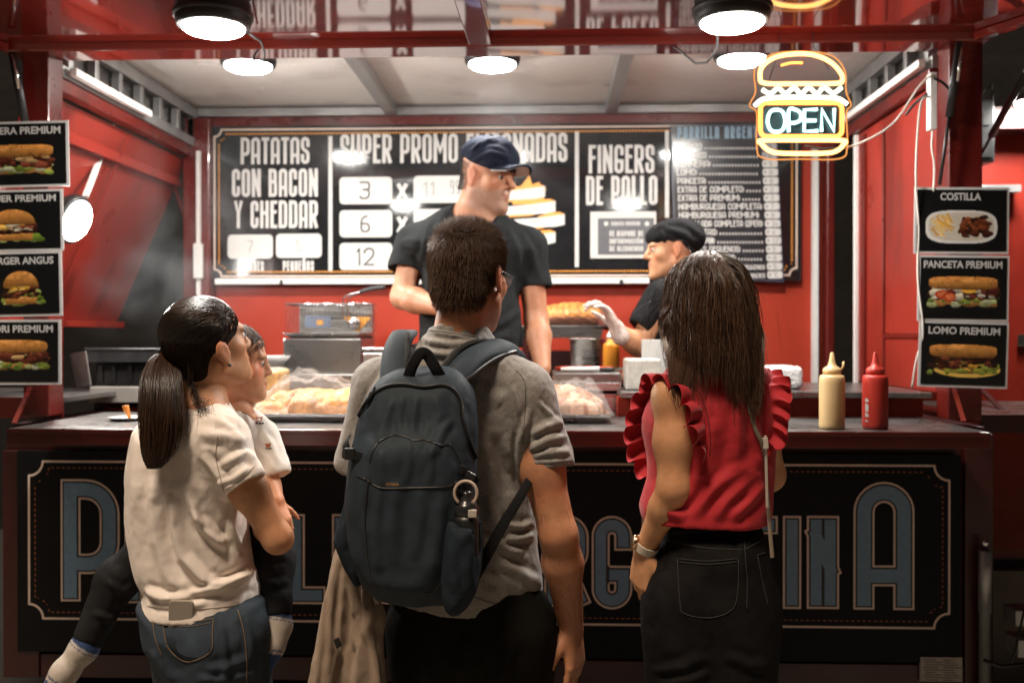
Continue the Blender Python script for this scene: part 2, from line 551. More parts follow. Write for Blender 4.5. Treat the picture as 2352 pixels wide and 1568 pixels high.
def relax(pos, faces, it, lam=0.5):
    for _ in range(it):
        acc = np.zeros_like(pos); n = np.zeros(len(pos))
        for a, b in ((0, 1), (1, 2), (2, 3), (3, 0)):
            i, j = faces[:, a], faces[:, b]
            for c in range(3):
                acc[:, c] += np.bincount(i, pos[j, c], len(pos)) + np.bincount(j, pos[i, c], len(pos))
            n += np.bincount(i, minlength=len(pos)) + np.bincount(j, minlength=len(pos))
        pos = pos * (1 - lam) + lam * acc / np.maximum(n, 1)[:, None]
    return pos


def normals(pos, faces):
    d1 = pos[faces[:, 2]] - pos[faces[:, 0]]; d2 = pos[faces[:, 3]] - pos[faces[:, 1]]
    fn = np.cross(d1, d2); N = np.zeros_like(pos)
    for c in range(4):
        for k in range(3): N[:, k] += np.bincount(faces[:, c], fn[:, k], len(pos))
    return N / (np.linalg.norm(N, axis=1)[:, None] + 1e-12)


def vnoise(p, seed=0):
    """smooth value noise in 3-D, -1..1"""
    p = np.asarray(p, float); i = np.floor(p).astype(np.int64); f = p - i; f = f * f * (3 - 2 * f)
    def hsh(a, b, c):
        n = (a * 374761393 + b * 668265263 + c * 2147483647 + seed * 1274126177) & 0xFFFFFFFF
        n = ((n ^ (n >> 13)) * 1274126177) & 0xFFFFFFFF
        n = (n ^ (n >> 16)) & 0xFFFF
        return n / 32767.5 - 1
    r = 0
    for dx in (0, 1):
        for dy in (0, 1):
            for dz in (0, 1):
                w = (f[:, 0] if dx else 1 - f[:, 0]) * (f[:, 1] if dy else 1 - f[:, 1]) * (f[:, 2] if dz else 1 - f[:, 2])
                r = r + w * hsh(i[:, 0] + dx, i[:, 1] + dy, i[:, 2] + dz)
    return r


def fbm(p, seed=0, oct=3):
    r = 0; a = 1.0; q = np.asarray(p, float)
    for o in range(oct): r = r + a * vnoise(q, seed + o); q = q * 2.03; a *= 0.5
    return r / 1.75


def polyd(P, line):
    """distance of 2-D points P to a polyline, and the parameter 0..1 along it"""
    line = np.asarray(line, float); best = np.full(len(P), 1e9); tt = np.zeros(len(P)); n = len(line) - 1
    for i in range(n):
        a, b = line[i], line[i + 1]; ba = b - a
        t = np.clip(((P - a) @ ba) / (ba @ ba + 1e-12), 0, 1)
        d = np.linalg.norm(P - a - t[:, None] * ba, axis=1)
        m = d < best; best[m] = d[m]; tt[m] = (i + t[m]) / n
    return best, tt


def pix(p):
    """pixel of 2352 x 1568 that a world point falls on (for laying out folds while modelling)"""
    q = (np.asarray(p) - CAM_POS) @ CM
    return np.stack([1176 + FPX * q[:, 0] / -q[:, 2], 784 - FPX * q[:, 1] / -q[:, 2]], 1)


def creases(pos, faces, lines, D, seed=3, wob=6.0, both=False, gain=1.0):
    """raise and sink cloth along fold lines: (points, width m, height m); sharp on one side, soft on the other"""
    N = normals(pos, faces)
    q = pix(pos) + wob * np.stack([vnoise(pos * 14, seed), vnoise(pos * 14, seed + 5)], 1)
    sc = FPX / D
    disp = np.zeros(len(pos))
    face = np.clip(-N[:, 1] * 1.6 + 0.35, 0, 1) if not both else 1.0
    for pts, w, hgt in lines:
        d, t = polyd(q, pts)
        fade = np.clip(np.minimum(t, 1 - t) * 5, 0, 1) ** 0.7
        x = d / (w * sc * (.70 + .35 * t))
        disp += gain * hgt * fade * (np.exp(-np.abs(x) ** 1.5 * 1.1) - 0.50 * np.exp(-((x - 1.5) ** 2) * 1.6))
    return pos + N * (disp * face)[:, None]
# ------------------------------------------------------------ a tall condensed stroke alphabet (centre lines in a unit box; third number = corner rounding)
R_ = 0.5
GL = {
 'A': (1, [[(0, 0), (0, 1, R_), (1, 1, R_), (1, 0)], [(0, .30), (1, .30)]]),
 'B': (1, [[(0, 0), (0, 1)], [(0, 1), (.93, 1, .4), (.93, .54, .3), (0, .54)], [(0, .54), (1, .54, .35), (1, 0, .4), (0, 0)]]),
 'C': (.95, [[(1, .70), (1, 1, R_), (0, 1, R_), (0, 0, R_), (1, 0, R_), (1, .30)]]),
 'D': (1, [[(0, 0), (0, 1)], [(0, 1), (1, 1, R_), (1, 0, R_), (0, 0)]]),
 'E': (.8, [[(1, 1), (0, 1), (0, 0), (1, 0)], [(0, .60), (.85, .60)]]),
 'F': (.8, [[(1, 1), (0, 1), (0, 0)], [(0, .56), (.85, .56)]]),
 'G': (1, [[(1, .72), (1, 1, R_), (0, 1, R_), (0, 0, R_), (1, 0, R_), (1, .42), (.55, .42)]]),
 'H': (1, [[(0, 0), (0, 1)], [(1, 0), (1, 1)], [(0, .56), (1, .56)]]),
 'I': (.02, [[(.5, 0), (.5, 1)]]),
 'J': (.8, [[(1, 1), (1, 0, R_), (0, 0, R_), (0, .3)]]),
 'K': (1, [[(0, 0), (0, 1)], [(1, 1), (0, .45)], [(.3, .6), (1, 0)]]),
 'L': (.8, [[(0, 1), (0, 0), (1, 0)]]),
 'M': (1.4, [[(0, 0), (0, 1)], [(0, .97), (.5, .40), (1, .97)], [(1, 1), (1, 0)]]),
 'N': (1.05, [[(0, 0), (0, 1)], [(0, .98), (1, .03)], [(1, 0), (1, 1)]]),
 'O': (1, [[(0, .5), (0, 1, R_), (1, 1, R_), (1, 0, R_), (0, 0, R_), (0, .5)]]),
 'P': (1, [[(0, 0), (0, 1)], [(0, 1), (1, 1, R_), (1, .36, R_), (0, .36)]]),
 'Q': (1, [[(0, .5), (0, 1, R_), (1, 1, R_), (1, 0, R_), (0, 0, R_), (0, .5)], [(.5, .22), (1.05, -.06)]]),
 'R': (1, [[(0, 0), (0, 1)], [(0, 1), (1, 1, R_), (1, .45, R_), (0, .45)], [(.45, .45), (1.0, .0)]]),
 'S': (.95, [[(1, .72), (1, 1, R_), (0, 1, R_), (0, .58, .4), (1, .42, .4), (1, 0, R_), (0, 0, R_), (0, .28)]]),
 'T': (.85, [[(0, 1), (1, 1)], [(.5, 1), (.5, 0)]]),
 'U': (1, [[(0, 1), (0, 0, R_), (1, 0, R_), (1, 1)]]),
 'V': (1, [[(0, 1), (.5, 0), (1, 1)]]),
 'X': (.9, [[(0, 0), (1, 1)], [(0, 1), (1, 0)]]),
 'Y': (1, [[(0, 1), (.5, .48), (1, 1)], [(.5, .48), (.5, 0)]]),
 'Z': (.9, [[(0, 1), (1, 1), (0, 0), (1, 0)]]),
 '1': (.4, [[(0, .82), (.7, 1), (.7, 0)]]),
 '2': (.9, [[(0, .74), (0, 1, R_), (1, 1, R_), (1, .55, .3), (0, .0), (1, 0)]]),
 '3': (.85, [[(0, 1), (1, 1, .2), (1, .55, .2), (.35, .55)], [(.35, .55), (1, .52, .25), (1, 0, .45), (0, 0, .3), (0, .12)]]),
 '4': (.9, [[(.75, 0), (.75, 1), (0, .3), (1, .3)]]),
 '5': (.85, [[(1, 1), (0, 1), (0, .58), (1, .58, .4), (1, 0, .4), (0, 0, .4), (0, .15)]]),
 '6': (.85, [[(.7, 1), (.1, .9, .3), (0, .5), (0, 0, .42), (1, 0, .42), (1, .52, .42), (.05, .52)]]),
 '7': (.85, [[(0, 1), (1, 1), (.35, 0)]]),
 '8': (.9, [[(0, .5), (0, 1, .4), (1, 1, .4), (1, .52), (0, .52), (0, 0, .4), (1, 0, .4), (1, .52)]]),
 '9': (.85, [[(.3, 0), (1, 0, .35), (1, 1, .42), (0, 1, .42), (0, .48, .42), (1, .48)]]),
 '0': (.9, [[(0, .5), (0, 1, R_), (1, 1, R_), (1, 0, R_), (0, 0, R_), (0, .5)]]),
 ':': (.05, [[(.5, .12), (.5, .26)], [(.5, .55), (.5, .69)]]),
 '.': (.05, [[(.5, 0), (.5, .12)]]), ',': (.05, [[(.5, -.1), (.5, .1)]]),
 '(': (.3, [[(1, 1), (0, .75, .2), (0, .25, .2), (1, 0)]]), ')': (.3, [[(0, 1), (1, .75, .2), (1, .25, .2), (0, 0)]]),
 ' ': (.55, []),
}
GL['\u00d1'] = (GL['N'][0], GL['N'][1] + [[(.1, 1.22), (.45, 1.30), (.6, 1.22), (.95, 1.30)]])
GL['\u00d3'] = (GL['O'][0], GL['O'][1] + [[(.4, 1.18), (.8, 1.36)]])


def rounded(pts, w, h):
    """stroke points (scaled to w x h) with corners rounded"""
    P = [(p[0] * w, p[1] * h, (p[2] * min(w, h) if len(p) > 2 else 0)) for p in pts]
    out = []
    for i, (x, y, r) in enumerate(P):
        if r and 0 < i < len(P) - 1:
            a = np.array(P[i - 1][:2]); b = np.array([x, y]); c = np.array(P[i + 1][:2])
            u = a - b; v = c - b; lu = np.linalg.norm(u); lv = np.linalg.norm(v); u /= lu; v /= lv
            r2 = min(r, lu * .5 if i > 1 else lu, lv * .5 if i < len(P) - 2 else lv)
            for t in np.linspace(0, 1, 8):
                # quarter of a circle by a rational blend
                th = t * math.pi / 2
                out.append(tuple(b + u * r2 * (1 - math.sin(th)) + v * r2 * (1 - math.cos(th))))
        else: out.append((x, y))
    q = [out[0]]
    for p in out[1:]:
        if abs(p[0] - q[-1][0]) + abs(p[1] - q[-1][1]) > 1e-7: q.append(p)
    return np.array(q)


def ribbon2d(pts, hw, ext=0.0):
    P = np.array(pts, float)
    closed = np.linalg.norm(P[0] - P[-1]) < 1e-6 and len(P) > 3
    if ext and not closed:
        d0 = P[0] - P[1]; d1 = P[-1] - P[-2]
        P[0] = P[0] + d0 / np.linalg.norm(d0) * ext; P[-1] = P[-1] + d1 / np.linalg.norm(d1) * ext
    n = len(P); L = []; Rr = []
    for i in range(n):
        d0 = P[i] - P[i - 1] if i else (P[-1] - P[-2] if closed else P[1] - P[0])
        d1 = P[i + 1] - P[i] if i < n - 1 else (P[1] - P[0] if closed else P[-1] - P[-2])
        d0 = d0 / np.linalg.norm(d0); d1 = d1 / np.linalg.norm(d1)
        n0 = np.array([-d0[1], d0[0]]); n1 = np.array([-d1[1], d1[0]])
        m = n0 + n1; mm = np.dot(m, m)
        m = n0 if mm < 1e-6 else m * 2 / mm
        l = np.linalg.norm(m)
        if l > 2.2: m = m / l * 2.2
        L.append(P[i] + m * hw); Rr.append(P[i] - m * hw)
    return np.array(L), np.array(Rr)


LAY = [0]


def ribbon(mb, pts, hw, fr, off, ext=0.0):
    """flat ribbon on the plane fr = (origin, ex, ez, normal)"""
    o, ex, ez, nn = fr
    L, Rr = ribbon2d(pts, hw, ext)
    LAY[0] = (LAY[0] + 1) % 12
    base = o + nn * (off + LAY[0] * 0.00004)
    vs = [base + ex * p[0] + ez * p[1] for p in L] + [base + ex * p[0] + ez * p[1] for p in Rr]
    n = len(L)
    mb.add(vs, [(i, i + n, i + n + 1, i + 1) for i in range(n - 1)])


def text_strokes(text, h, lw, gap, t):
    """list of strokes (in metres, baseline at 0) and the total width; t = stroke thickness"""
    x = 0; out = []
    for ch in text:
        g = GL.get(ch, GL[' '])
        w = g[0] * lw
        for st in g[1]:
            p = rounded(st, max(w - t, 1e-4) if g[0] > .1 else 0.0001, h - t)
            p = p + np.array([x + t / 2, t / 2]); out.append(p)
        x += max(w, t) + gap
    return out, x - gap


def fit_text(mb, text, fr, x0, x1, z0, z1, tk=0.16, gapk=0.13, off=0.001, widths=((1.0, None),)):
    """fit a line of stroke text in a box on the plane; tk = stroke thickness / height"""
    h = z1 - z0; t = h * tk
    lw = h * .45
    for _ in range(12):
        st, wd = text_strokes(text, h, lw, h * gapk, t)
        lw *= (1 + ((x1 - x0) / wd - 1) * 0.9)
        lw = max(lw, t * 1.6)
    st, wd = text_strokes(text, h, lw, h * gapk, t)
    k = (x1 - x0) / wd
    for p in st:
        q = p.copy(); q[:, 0] *= k
        ribbon(mb, q + np.array([x0, z0]), t / 2, fr, off, t / 2)
    return mb


def rrect(x0, x1, z0, z1, r, n=5):
    out = []
    for cx, cz, a0 in ((x1 - r, z1 - r, 0), (x0 + r, z1 - r, 90), (x0 + r, z0 + r, 180), (x1 - r, z0 + r, 270)):
        for k in range(n + 1):
            a = math.radians(a0 + 90 * k / n); out.append((cx + r * math.cos(a), cz + r * math.sin(a)))
    return out


def flat(mb, pts, fr, off):
    o, ex, ez, nn = fr
    mb.add([o + ex * p[0] + ez * p[1] + nn * off for p in pts], [tuple(range(len(pts)))])


def notched(x0, x1, z0, z1, r):
    """closed border line with concave quarter-round corners"""
    out = []
    for cx, cz, a0 in ((x1, z1, 270), (x0, z1, 360), (x0, z0, 90), (x1, z0, 180)):
        for k in range(7):
            a = math.radians(a0 - 90 * k / 6); out.append((cx + r * math.cos(a), cz + r * math.sin(a)))
    out.append(out[0])
    q = [out[0]]
    for p in out[1:]:
        if abs(p[0] - q[-1][0]) + abs(p[1] - q[-1][1]) > 1e-6: q.append(p)
    return q


def dashes(mb, line, fr, off, step, length, hw):
    P = np.array(line); carry = 0
    for i in range(len(P) - 1):
        d = P[i + 1] - P[i]; L = np.linalg.norm(d); d = d / L; s = carry
        while s < L:
            a = P[i] + d * s; b = P[i] + d * min(s + length, L)
            if np.linalg.norm(b - a) > length * .3: ribbon(mb, [a, b], hw, fr, off)
            s += step
        carry = s - L


def plane_frame(Y):
    return (np.array([0.0, Y, 0.0]), np.array([1.0, 0, 0]), np.array([0, 0, 1.0]), np.array([0, -1.0, 0]))


def bx(px0, px1, py0, py1, Y):
    """box in plane coordinates from a pixel box (mean of its corners)"""
    a = W(px0, py0, Y); b = W(px1, py0, Y); c = W(px0, py1, Y); d = W(px1, py1, Y)
    return (a[0] + c[0]) / 2, (b[0] + d[0]) / 2, (c[2] + d[2]) / 2, (a[2] + b[2]) / 2   # x0, x1, z0, z1


def font_text(name, text, m, parent, x0, x1, z0, z1, Y, bold=0.02, rot=0.0, depth=0.0):
    """built-in font, squeezed into a box of the plane Y, turned into a mesh"""
    cu = bpy.data.curves.new(name, 'FONT'); cu.body = text; cu.size = 1.0; cu.offset = bold; cu.resolution_u = 3
    o = bpy.data.objects.new(name, cu); COL.objects.link(o)
    dg = bpy.context.evaluated_depsgraph_get(); dg.update()
    me = bpy.data.meshes.new_from_object(o.evaluated_get(dg))
    bpy.data.objects.remove(o); bpy.data.curves.remove(cu)
    co = np.array([v.co[:] for v in me.vertices])
    lo, hi = co.min(0), co.max(0)
    u = (co[:, 0] - lo[0]) / (hi[0] - lo[0]); v = (co[:, 1] - lo[1]) / (hi[1] - lo[1])
    P = np.stack([x0 + u * (x1 - x0), np.full(len(u), Y), z0 + v * (z1 - z0)], 1)
    if rot:
        c = np.array([(x0 + x1) / 2, Y, (z0 + z1) / 2]); r = math.radians(rot); d = P - c
        P = c + np.stack([d[:, 0] * math.cos(r) - d[:, 2] * math.sin(r), d[:, 1], d[:, 0] * math.sin(r) + d[:, 2] * math.cos(r)], 1)
    fs = [tuple(p.vertices) for p in me.polygons]
    bpy.data.meshes.remove(me)
    return mesh_obj(name, P, fs, m, parent)
# ------------------------------------------------------------ the setting
YF, YR = 3.5, 5.03
XL, XR = -1.79, 1.353
ZC = 2.665
mb = MB(); mb.box((-60, -20, -0.2), (60, 90, 0.0)); g = mb.build('ground', M['ground']); tag(g, kind='structure')
mb = MB(); mb.box((-9, -6, 0.0005), (9, 3.40, 0.004)); g = mb.build('bounce_pavement', mat('bounce_pavement', (0.22, 0.195, 0.165), 0.8, var=0.2, vscale=6, bump=0.002, bscale=80)); tag(g, kind='structure')  # unseen strip added, kept pale to bounce warm light up at the trailer
mb = MB(); mb.box((-9, 7.6, 0.0), (9, 7.9, 4.2)); tag(mb.build('night_backdrop', mat('night_backdrop', (0.010, 0.008, 0.007), 0.9, var=0.5, vscale=3, bump=0.01, bscale=6)), 'near-black backdrop added far behind the trailer, seen through its side gaps', 'wall')  # added sheet, the night's darkness put into its colour

# ------------------------------------------------------------ the red food trailer
tr = thing('food_trailer', 'red food trailer with open serving hatch, steel counter and black lettered front', 'food trailer', (0, 3.5, 0))
# body below the counter
mb = MB(); mb.box((-1.93, 3.46, 0.30), (1.50, 3.50, 1.162)); mb.build('body_front', M['dark_red'], tr, bevel=0.006)
for x0, x1 in ((-1.93, -1.86), (1.43, 1.50)): MB().box((x0, 3.501, 0.30), (x1, 5.12, 1.19)).build('body_side', M['dark_red'], tr, bevel=0.006)
mb = MB()
mb.box((-1.93, 3.435, 1.10), (-1.80, 3.459, 0.30)); mb.box((1.405, 3.435, 1.17), (1.50, 3.459, 0.30))
mb.box((-1.80, 3.442, 0.30), (1.405, 3.459, 0.385))
mb.build('body_trim', M['dark_red'], tr, bevel=0.004)
MB().box((-1.859, 3.501, 0.40), (1.429, 5.10, 0.45)).build('floor', M['black_metal'], tr)
# serving counter
mb = MB(); mb.box((-1.695, 3.052, 1.208), (1.318, 3.60, 1.2135)); mb.build('counter_top', M['steel_worn'], tr, bevel=0.002)
mb = MB(); mb.box((-1.70, 3.05, 1.163), (1.322, 3.44, 1.2075)); mb.box((-1.70, 3.048, 1.200), (1.322, 3.0515, 1.2115)); mb.build('counter_edge', M['edge_red'], tr, bevel=0.004)
# raised inner worktop behind the counter
mb = MB(); mb.box((0.24, 3.60, 1.2140), (1.325, 3.66, 1.283)); mb.build('counter_riser', M['red_wall'], tr, bevel=0.003)
mb = MB(); mb.box((0.25, 3.55, 1.284), (1.34, 3.90, 1.305)); mb.box((.88, 3.901, 1.284), (1.34, 4.30, 1.305)); mb.box((-0.05, 3.70, 1.2840), (0.249, 4.30, 1.305)); mb.box((-1.70, 3.601, 1.2005), (0.239, 3.735, 1.2130)); mb.build('worktop', M['steel_worn'], tr, bevel=0.004)

# posts
for x0, x1 in ((-1.885, XL), (1.37, 1.485)):
    mb = MB(); mb.box((x0, 3.49, 1.2137), (x1, 3.60, 2.52)); mb.build('front_post', M['red_paint'], tr, bevel=0.006)
for x0, x1 in ((XL - 0.06, XL + 0.075), (XR + 0.002, XR + 0.04)):
    mb = MB(); mb.box((x0, 4.95, 1.2), (x1, 5.03, 2.60)); mb.build('rear_post', M['red_paint'], tr, bevel=0.006)
mb = MB(); mb.box((XL + 0.015, 4.93, 1.25), (XL + 0.033, 4.949, 2.43)); mb.build('edge_trim', M['white_plastic'], tr)
MB().box((XR - 0.055, 4.985, 1.25), (XR - 0.03, 5.029, 2.43)).build('edge_trim', M['white_plastic'], tr)
# header beam over the hatch
mb = MB(); mb.box((-1.95, 3.471, 2.511), (1.50, 3.60, 2.575)); mb.build('header_beam', M['red_gloss'], tr, bevel=0.006)
# rear wall
mb = MB(); mb.box((XL, 5.031, .451), (XR, 5.09, 2.66)); mb.build('rear_wall', M['red_wall'], tr)
mb = MB(); mb.box((XL, 5.0, 2.555), (XR, 5.0305, 2.612)); mb.build('wall_rail', M['red_paint'], tr, bevel=0.004)
mb = MB(); mb.box((XL, 4.985, 2.614), (XR, 5.0305, 2.655)); mb.build('ceiling_rail', M['grey_steel'], tr, bevel=0.003)
# ceiling with two beams
mb = MB(); mb.box((XL - .1, 3.55, ZC), (XR + .1, 5.1, ZC + 0.03)); mb.build('ceiling', M['ceiling'], tr)
for x in (-0.80, 0.30):
    mb = MB(); mb.box((x - 0.028, 3.60, ZC - 0.055), (x + 0.028, 4.984, ZC - 0.001)); mb.build('ceiling_beam', M['grey_steel'], tr, bevel=0.003)
# side friezes: grey rails with uprights, red beam, white tube
for sx, X in ((-1, XL), (1, XR)):
    mb = MB()
    mb.box((X, 3.6, 2.60), (X + sx * .04, 5.02, 2.655)); mb.box((X, 3.6, 2.455), (X + sx * .04, 5.02, 2.50))
    for y in np.linspace(3.65, 4.95, 7): mb.box((X + sx * .003, y, 2.501), (X + sx * .037, y + 0.035, 2.599))
    mb.build('side_rail', M['grey_steel'], tr, bevel=0.003)
    mb = MB(); mb.box((X + sx * .045, 3.6, 2.45), (X + sx * .065, 5.02, 2.655)); mb.build('side_fascia', M['steel_worn'], tr)
    mb = MB(); mb.box((X - .01, 3.6, 2.405), (X + sx * .06, 5.02, 2.454)); mb.build('side_beam', M['red_paint'], tr, bevel=0.004)
    mb = MB(); mb.box((X - sx * .012, 3.62, 2.462), (X - sx * .042, 4.32 if sx < 0 else 4.95, 2.492)); mb.build('side_strip', M['tube_white'], tr, bevel=0.006)
def awz(y): return 2.540 - .05 * (3.47 - y)
# awning: a glossy red hatch lid raised over the customers
mb = MB()
aw = [(-1.95, 3.47), (1.468, 3.47), (1.96, 2.15), (-2.45, 2.15)]
mb.prism([(x, y, awz(y)) for x, y in aw], (0, 0, 0.04)); mb.build('awning', M['red_gloss'], tr)
mb = MB()
for a, b, w_, h_ in (((1.455, 3.465, awz(3.465) - .015), (1.94, 2.15, awz(2.15) - .015), .035, .028), ((-1.93, 3.465, awz(3.465) - .015), (-2.43, 2.15, awz(2.15) - .015), .035, .028), ((-.245, 3.465, awz(3.465) - .014), (-.245, 2.15, awz(2.15) - .014), .08, .026)):
    MB().bar(a, b, w_, h_).build('awning_rib', M['red_gloss'], tr, bevel=.004)
# front panel with the big lettering
YP = 3.43
fp = MB().box((bx(40, 2205, 1025, 1505, YP)[0], YP, 0.395), (bx(40, 2205, 1025, 1505, YP)[1], YP + 0.012, 1.10)).build('front_panel', M['panel_black'], tr)
fr = plane_frame(YP)
s_ = YP / FPX
x0, x1, z0, z1 = bx(67, 2180, 1064, 1430, YP)
line = notched(x0, x1, z0, z1, 0.05)
mb = MB(); ribbon(mb, line, 0.0036, fr, 0.0012); mb.build('border', M['cream_print'], fp)
ins = 0.022
mb = MB(); dashes(mb, notched(x0 + ins, x1 - ins, z0 + ins, z1 - ins, 0.05), fr, 0.0012, 0.019, 0.010, 0.0022); mb.build('dashed_border', mat('rust_print', (0.24, 0.07, 0.02), 0.6, var=0.1), fp)
letters = [('P', 140, 275, 1100, 1380), ('A', 287, 372, 1180, 1384), ('R', 385, 472, 1180, 1384), ('R', 484, 571, 1180, 1384), ('I', 590, 632, 1180, 1384),
           ('L', 660, 748, 1180, 1386), ('L', 763, 848, 1180, 1386), ('A', 860, 945, 1180, 1386), ('A', 1080, 1215, 1103, 1388), ('R', 1250, 1352, 1182, 1392),
           ('G', 1359, 1452, 1184, 1398), ('E', 1474, 1550, 1184, 1396), ('N', 1566, 1650, 1184, 1396), ('T', 1664, 1786, 1184, 1396), ('I', 1796, 1842, 1184, 1397), ('N', 1853, 1927, 1184, 1397), ('A', 1960, 2100, 1106, 1399)]
GLB = dict(GL)
GLB['P'] = (1, [[(0, 0), (0, 1)], [(0, 1), (1, 1, .62), (1, .27, .55), (0, .27)]])
GLB['A'] = (1, [[(0, 0), (0, 1, R_), (1, 1, R_), (1, 0)], [(0, .22), (1, .22)]])
GLB['G'] = (1, [[(1, .78), (1, 1, R_), (0, 1, R_), (0, 0, R_), (1, 0, R_), (1, .34), (.62, .34)]])
GLB['N'] = (1, [[(0, 0), (0, 1)], [(0, .86), (1, .42)], [(1, 0), (1, 1)]])
for i, (ch, a, b, c, d) in enumerate(letters):
    X0, X1, Z0, Z1 = bx(a, b, c, d, YP)
    lt = MB()
    wide = 47 * s_ if (d - c) > 230 else 41 * s_
    for st in GLB[ch][1]:
        w, h = X1 - X0 - wide, Z1 - Z0 - wide
        p = rounded(st, max(w, 1e-4), h) + np.array([X0 + wide / 2, Z0 + wide / 2])
        e0 = wide / 2
        for k, (hw, off) in enumerate(((wide / 2, .0012), (wide / 2 - 4.6 * s_, .0022), (wide / 2 - 8.2 * s_, .0032))):
            lt.cur = k; ribbon(lt, p, hw, fr, off, hw)
    lt.build('letter', [M['cream_print'], M['ink_black'], M['blue_print']], fp)
# maker's plate low on the right
X0, X1, Z0, Z1 = bx(2112, 2208, 1507, 1562, YP + .004)
pl = MB().box((X0, 3.425, Z0), (X1, 3.4405, Z1)).build('rating_plate', mat('plate_grey', (0.42, 0.38, 0.33), 0.5, var=0.12, vscale=30), tr)
mb = MB(); f2 = plane_frame(3.425)
for k in range(9):
    zz = Z1 - 0.008 - k * 0.0085
    ribbon(mb, [(X0 + .008 + (k % 3) * .004, zz), (X0 + .05 + (k * 37 % 5) * .01, zz)], .0012, f2, .001); ribbon(mb, [(X0 + .075, zz), (X0 + .11 + (k * 17 % 4) * .008, zz)], .0012, f2, .001)
mb.build('fine_print', M['ink_black'], pl)
# bracket and paper under the right end of the counter
X0, X1, Z0, Z1 = bx(2205, 2258, 1018, 1028, 3.06)
mb = MB(); mb.box((X0, 3.07, Z0), (X1, 3.2, Z1)); mb.build('counter_bracket', M['white_plastic'], tr)
# braces from posts to counter
for (a, b) in ((((2190, 890), 3.46), ((2214, 968), 3.2)), (((70, 888), 3.46), ((32, 972), 3.2))):
    mb = MB(); mb.bar(W(a[0][0], a[0][1], a[1]), W(b[0][0], b[0][1], b[1]), 0.014, 0.006); mb.build('counter_brace', M['red_paint'], tr)
# gas struts holding the awning up
for a, b in ((W(2204, 98, 3.44), W(2158, 425, 3.44)), (W(28, 122, 3.44), W(85, 425, 3.44))):
    mb = MB(); mid = a + (b - a) * .52
    mb.tube([a, mid], 0.0135, 10); mb.tube([mid, b], 0.006, 8); st = mb.build('gas_strut', M['black_metal'], tr)
    mb = MB(); mb.tube([a + (b - a) * .02 + V3(0.006, -.012, 0), a + (b - a) * .28 + V3(0.006, -.012, 0)], 0.006, 8); mb.build('strut_sleeve', M['chrome'], st)
# right side wall with an open door gap behind it
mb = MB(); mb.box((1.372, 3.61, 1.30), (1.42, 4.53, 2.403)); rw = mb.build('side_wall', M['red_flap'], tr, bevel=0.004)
mb = MB(); mb.box((1.358, 4.505, 1.25), (1.3715, 4.535, 2.40)); mb.build('door_seal', M['white_plastic'], rw)
mb = MB(); mb.box((1.366, 4.15, 1.305), (1.3715, 4.17, 2.36)); mb.box((1.366, 3.62, 1.495), (1.3715, 4.149, 1.515)); mb.box((1.360, 4.39, 1.305), (1.3715, 4.44, 2.38)); mb.build('wall_strip', M['red_paint'], rw, bevel=0.002)
# left hatch flap seen from inside, hanging outwards
T0, T1 = V3(XL - .07, 3.55, 2.40), V3(XL - .07, 5.03, 2.40)
B0, B1 = V3(-2.23, 3.55, 1.56), V3(-2.23, 5.03, 1.56)
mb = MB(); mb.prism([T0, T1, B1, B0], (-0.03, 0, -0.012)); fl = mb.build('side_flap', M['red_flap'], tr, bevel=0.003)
mb = MB()
mb.bar(B0 + V3(.02, 0, .0), B1 + V3(.02, .0, .0), 0.05, 0.03); mb.bar(T0 * .86 + B0 * .14 + V3(.012, 0, 0), T1 * .86 + B1 * .14 + V3(.012, 0, 0), 0.03, 0.045)
for y in (4.30,):
    a = V3(XL - .055, y, 2.38); b = V3(-2.21, y, 1.57); mb.bar(a + V3(.003, 0, 0), b + V3(.003, 0, 0), 0.008, 0.005, up=(1, 0, .4))
mb.build('flap_frame', M['red_flap'], fl, bevel=0.003)
mb = MB(); mb.tube([W(402, 432, 4.98), W(458, 600, 4.98)], 0.009, 8); mb.build('flap_stay', M['red_paint'], tr)
mb = MB(); mb.box(W(448, 560, 4.94) - V3(0, 0.03, 0), W(468, 640, 4.94)); mb.build('stay_bracket', M['white_plastic'], tr, bevel=0.004)
# side shelves outside the posts
for a, b in (((-2.55, 3.62, 1.255), (-1.80, 4.3, 1.275)),):
    mb = MB(); mb.box(a, b); mb.build('side_shelf', M['steel_worn'], tr, bevel=0.003)
    mb = MB(); mb.box((a[0], a[1] - .012, 1.20), (b[0], a[1] - .001, 1.276)); mb.build('shelf_edge', M['red_paint'], tr)

# ------------------------------------------------------------ neighbouring red stall on the right
nb = thing('market_stall', 'second red stall standing right of the trailer, partly outside the picture', 'market stall', (2.3, 4.3, 0))
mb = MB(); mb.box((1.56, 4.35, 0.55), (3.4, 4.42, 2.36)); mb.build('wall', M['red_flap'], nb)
mb = MB(); mb.box((1.45, 4.20, 2.36), (3.4, 4.5, 2.45)); mb.build('roof_beam', M['dark_red'], nb)
mb = MB(); mb.box((1.52, 3.55, 1.20), (3.4, 4.34, 1.225)); sh = mb.build('shelf', M['steel_worn'], nb, bevel=0.003)
mb = MB(); mb.box((1.50, 3.535, 1.165), (3.4, 3.549, 1.228)); mb.build('shelf_edge', M['dark_red'], sh)
mb = MB(); mb.bar(W(2250, 890, 4.2), W(2332, 972, 3.62), 0.02, 0.008); mb.build('shelf_brace', M['dark_red'], nb)
mb = MB(); mb.box((1.58, 4.28, 2.11), (1.98, 4.349, 2.14)); mb.build('light_strip', M['grey_steel'], nb)
mb = MB(); mb.box((1.57, 4.3, 0.60), (3.4, 4.349, 1.16)); mb.build('lower_panel', M['red_wall'], nb)
mb = MB(); mb.box(W(2338, 768, 4.33), W(2400, 795, 4.33) + V3(0, .012, 0)); mb.build('latch', M['chrome'], nb, bevel=0.003)
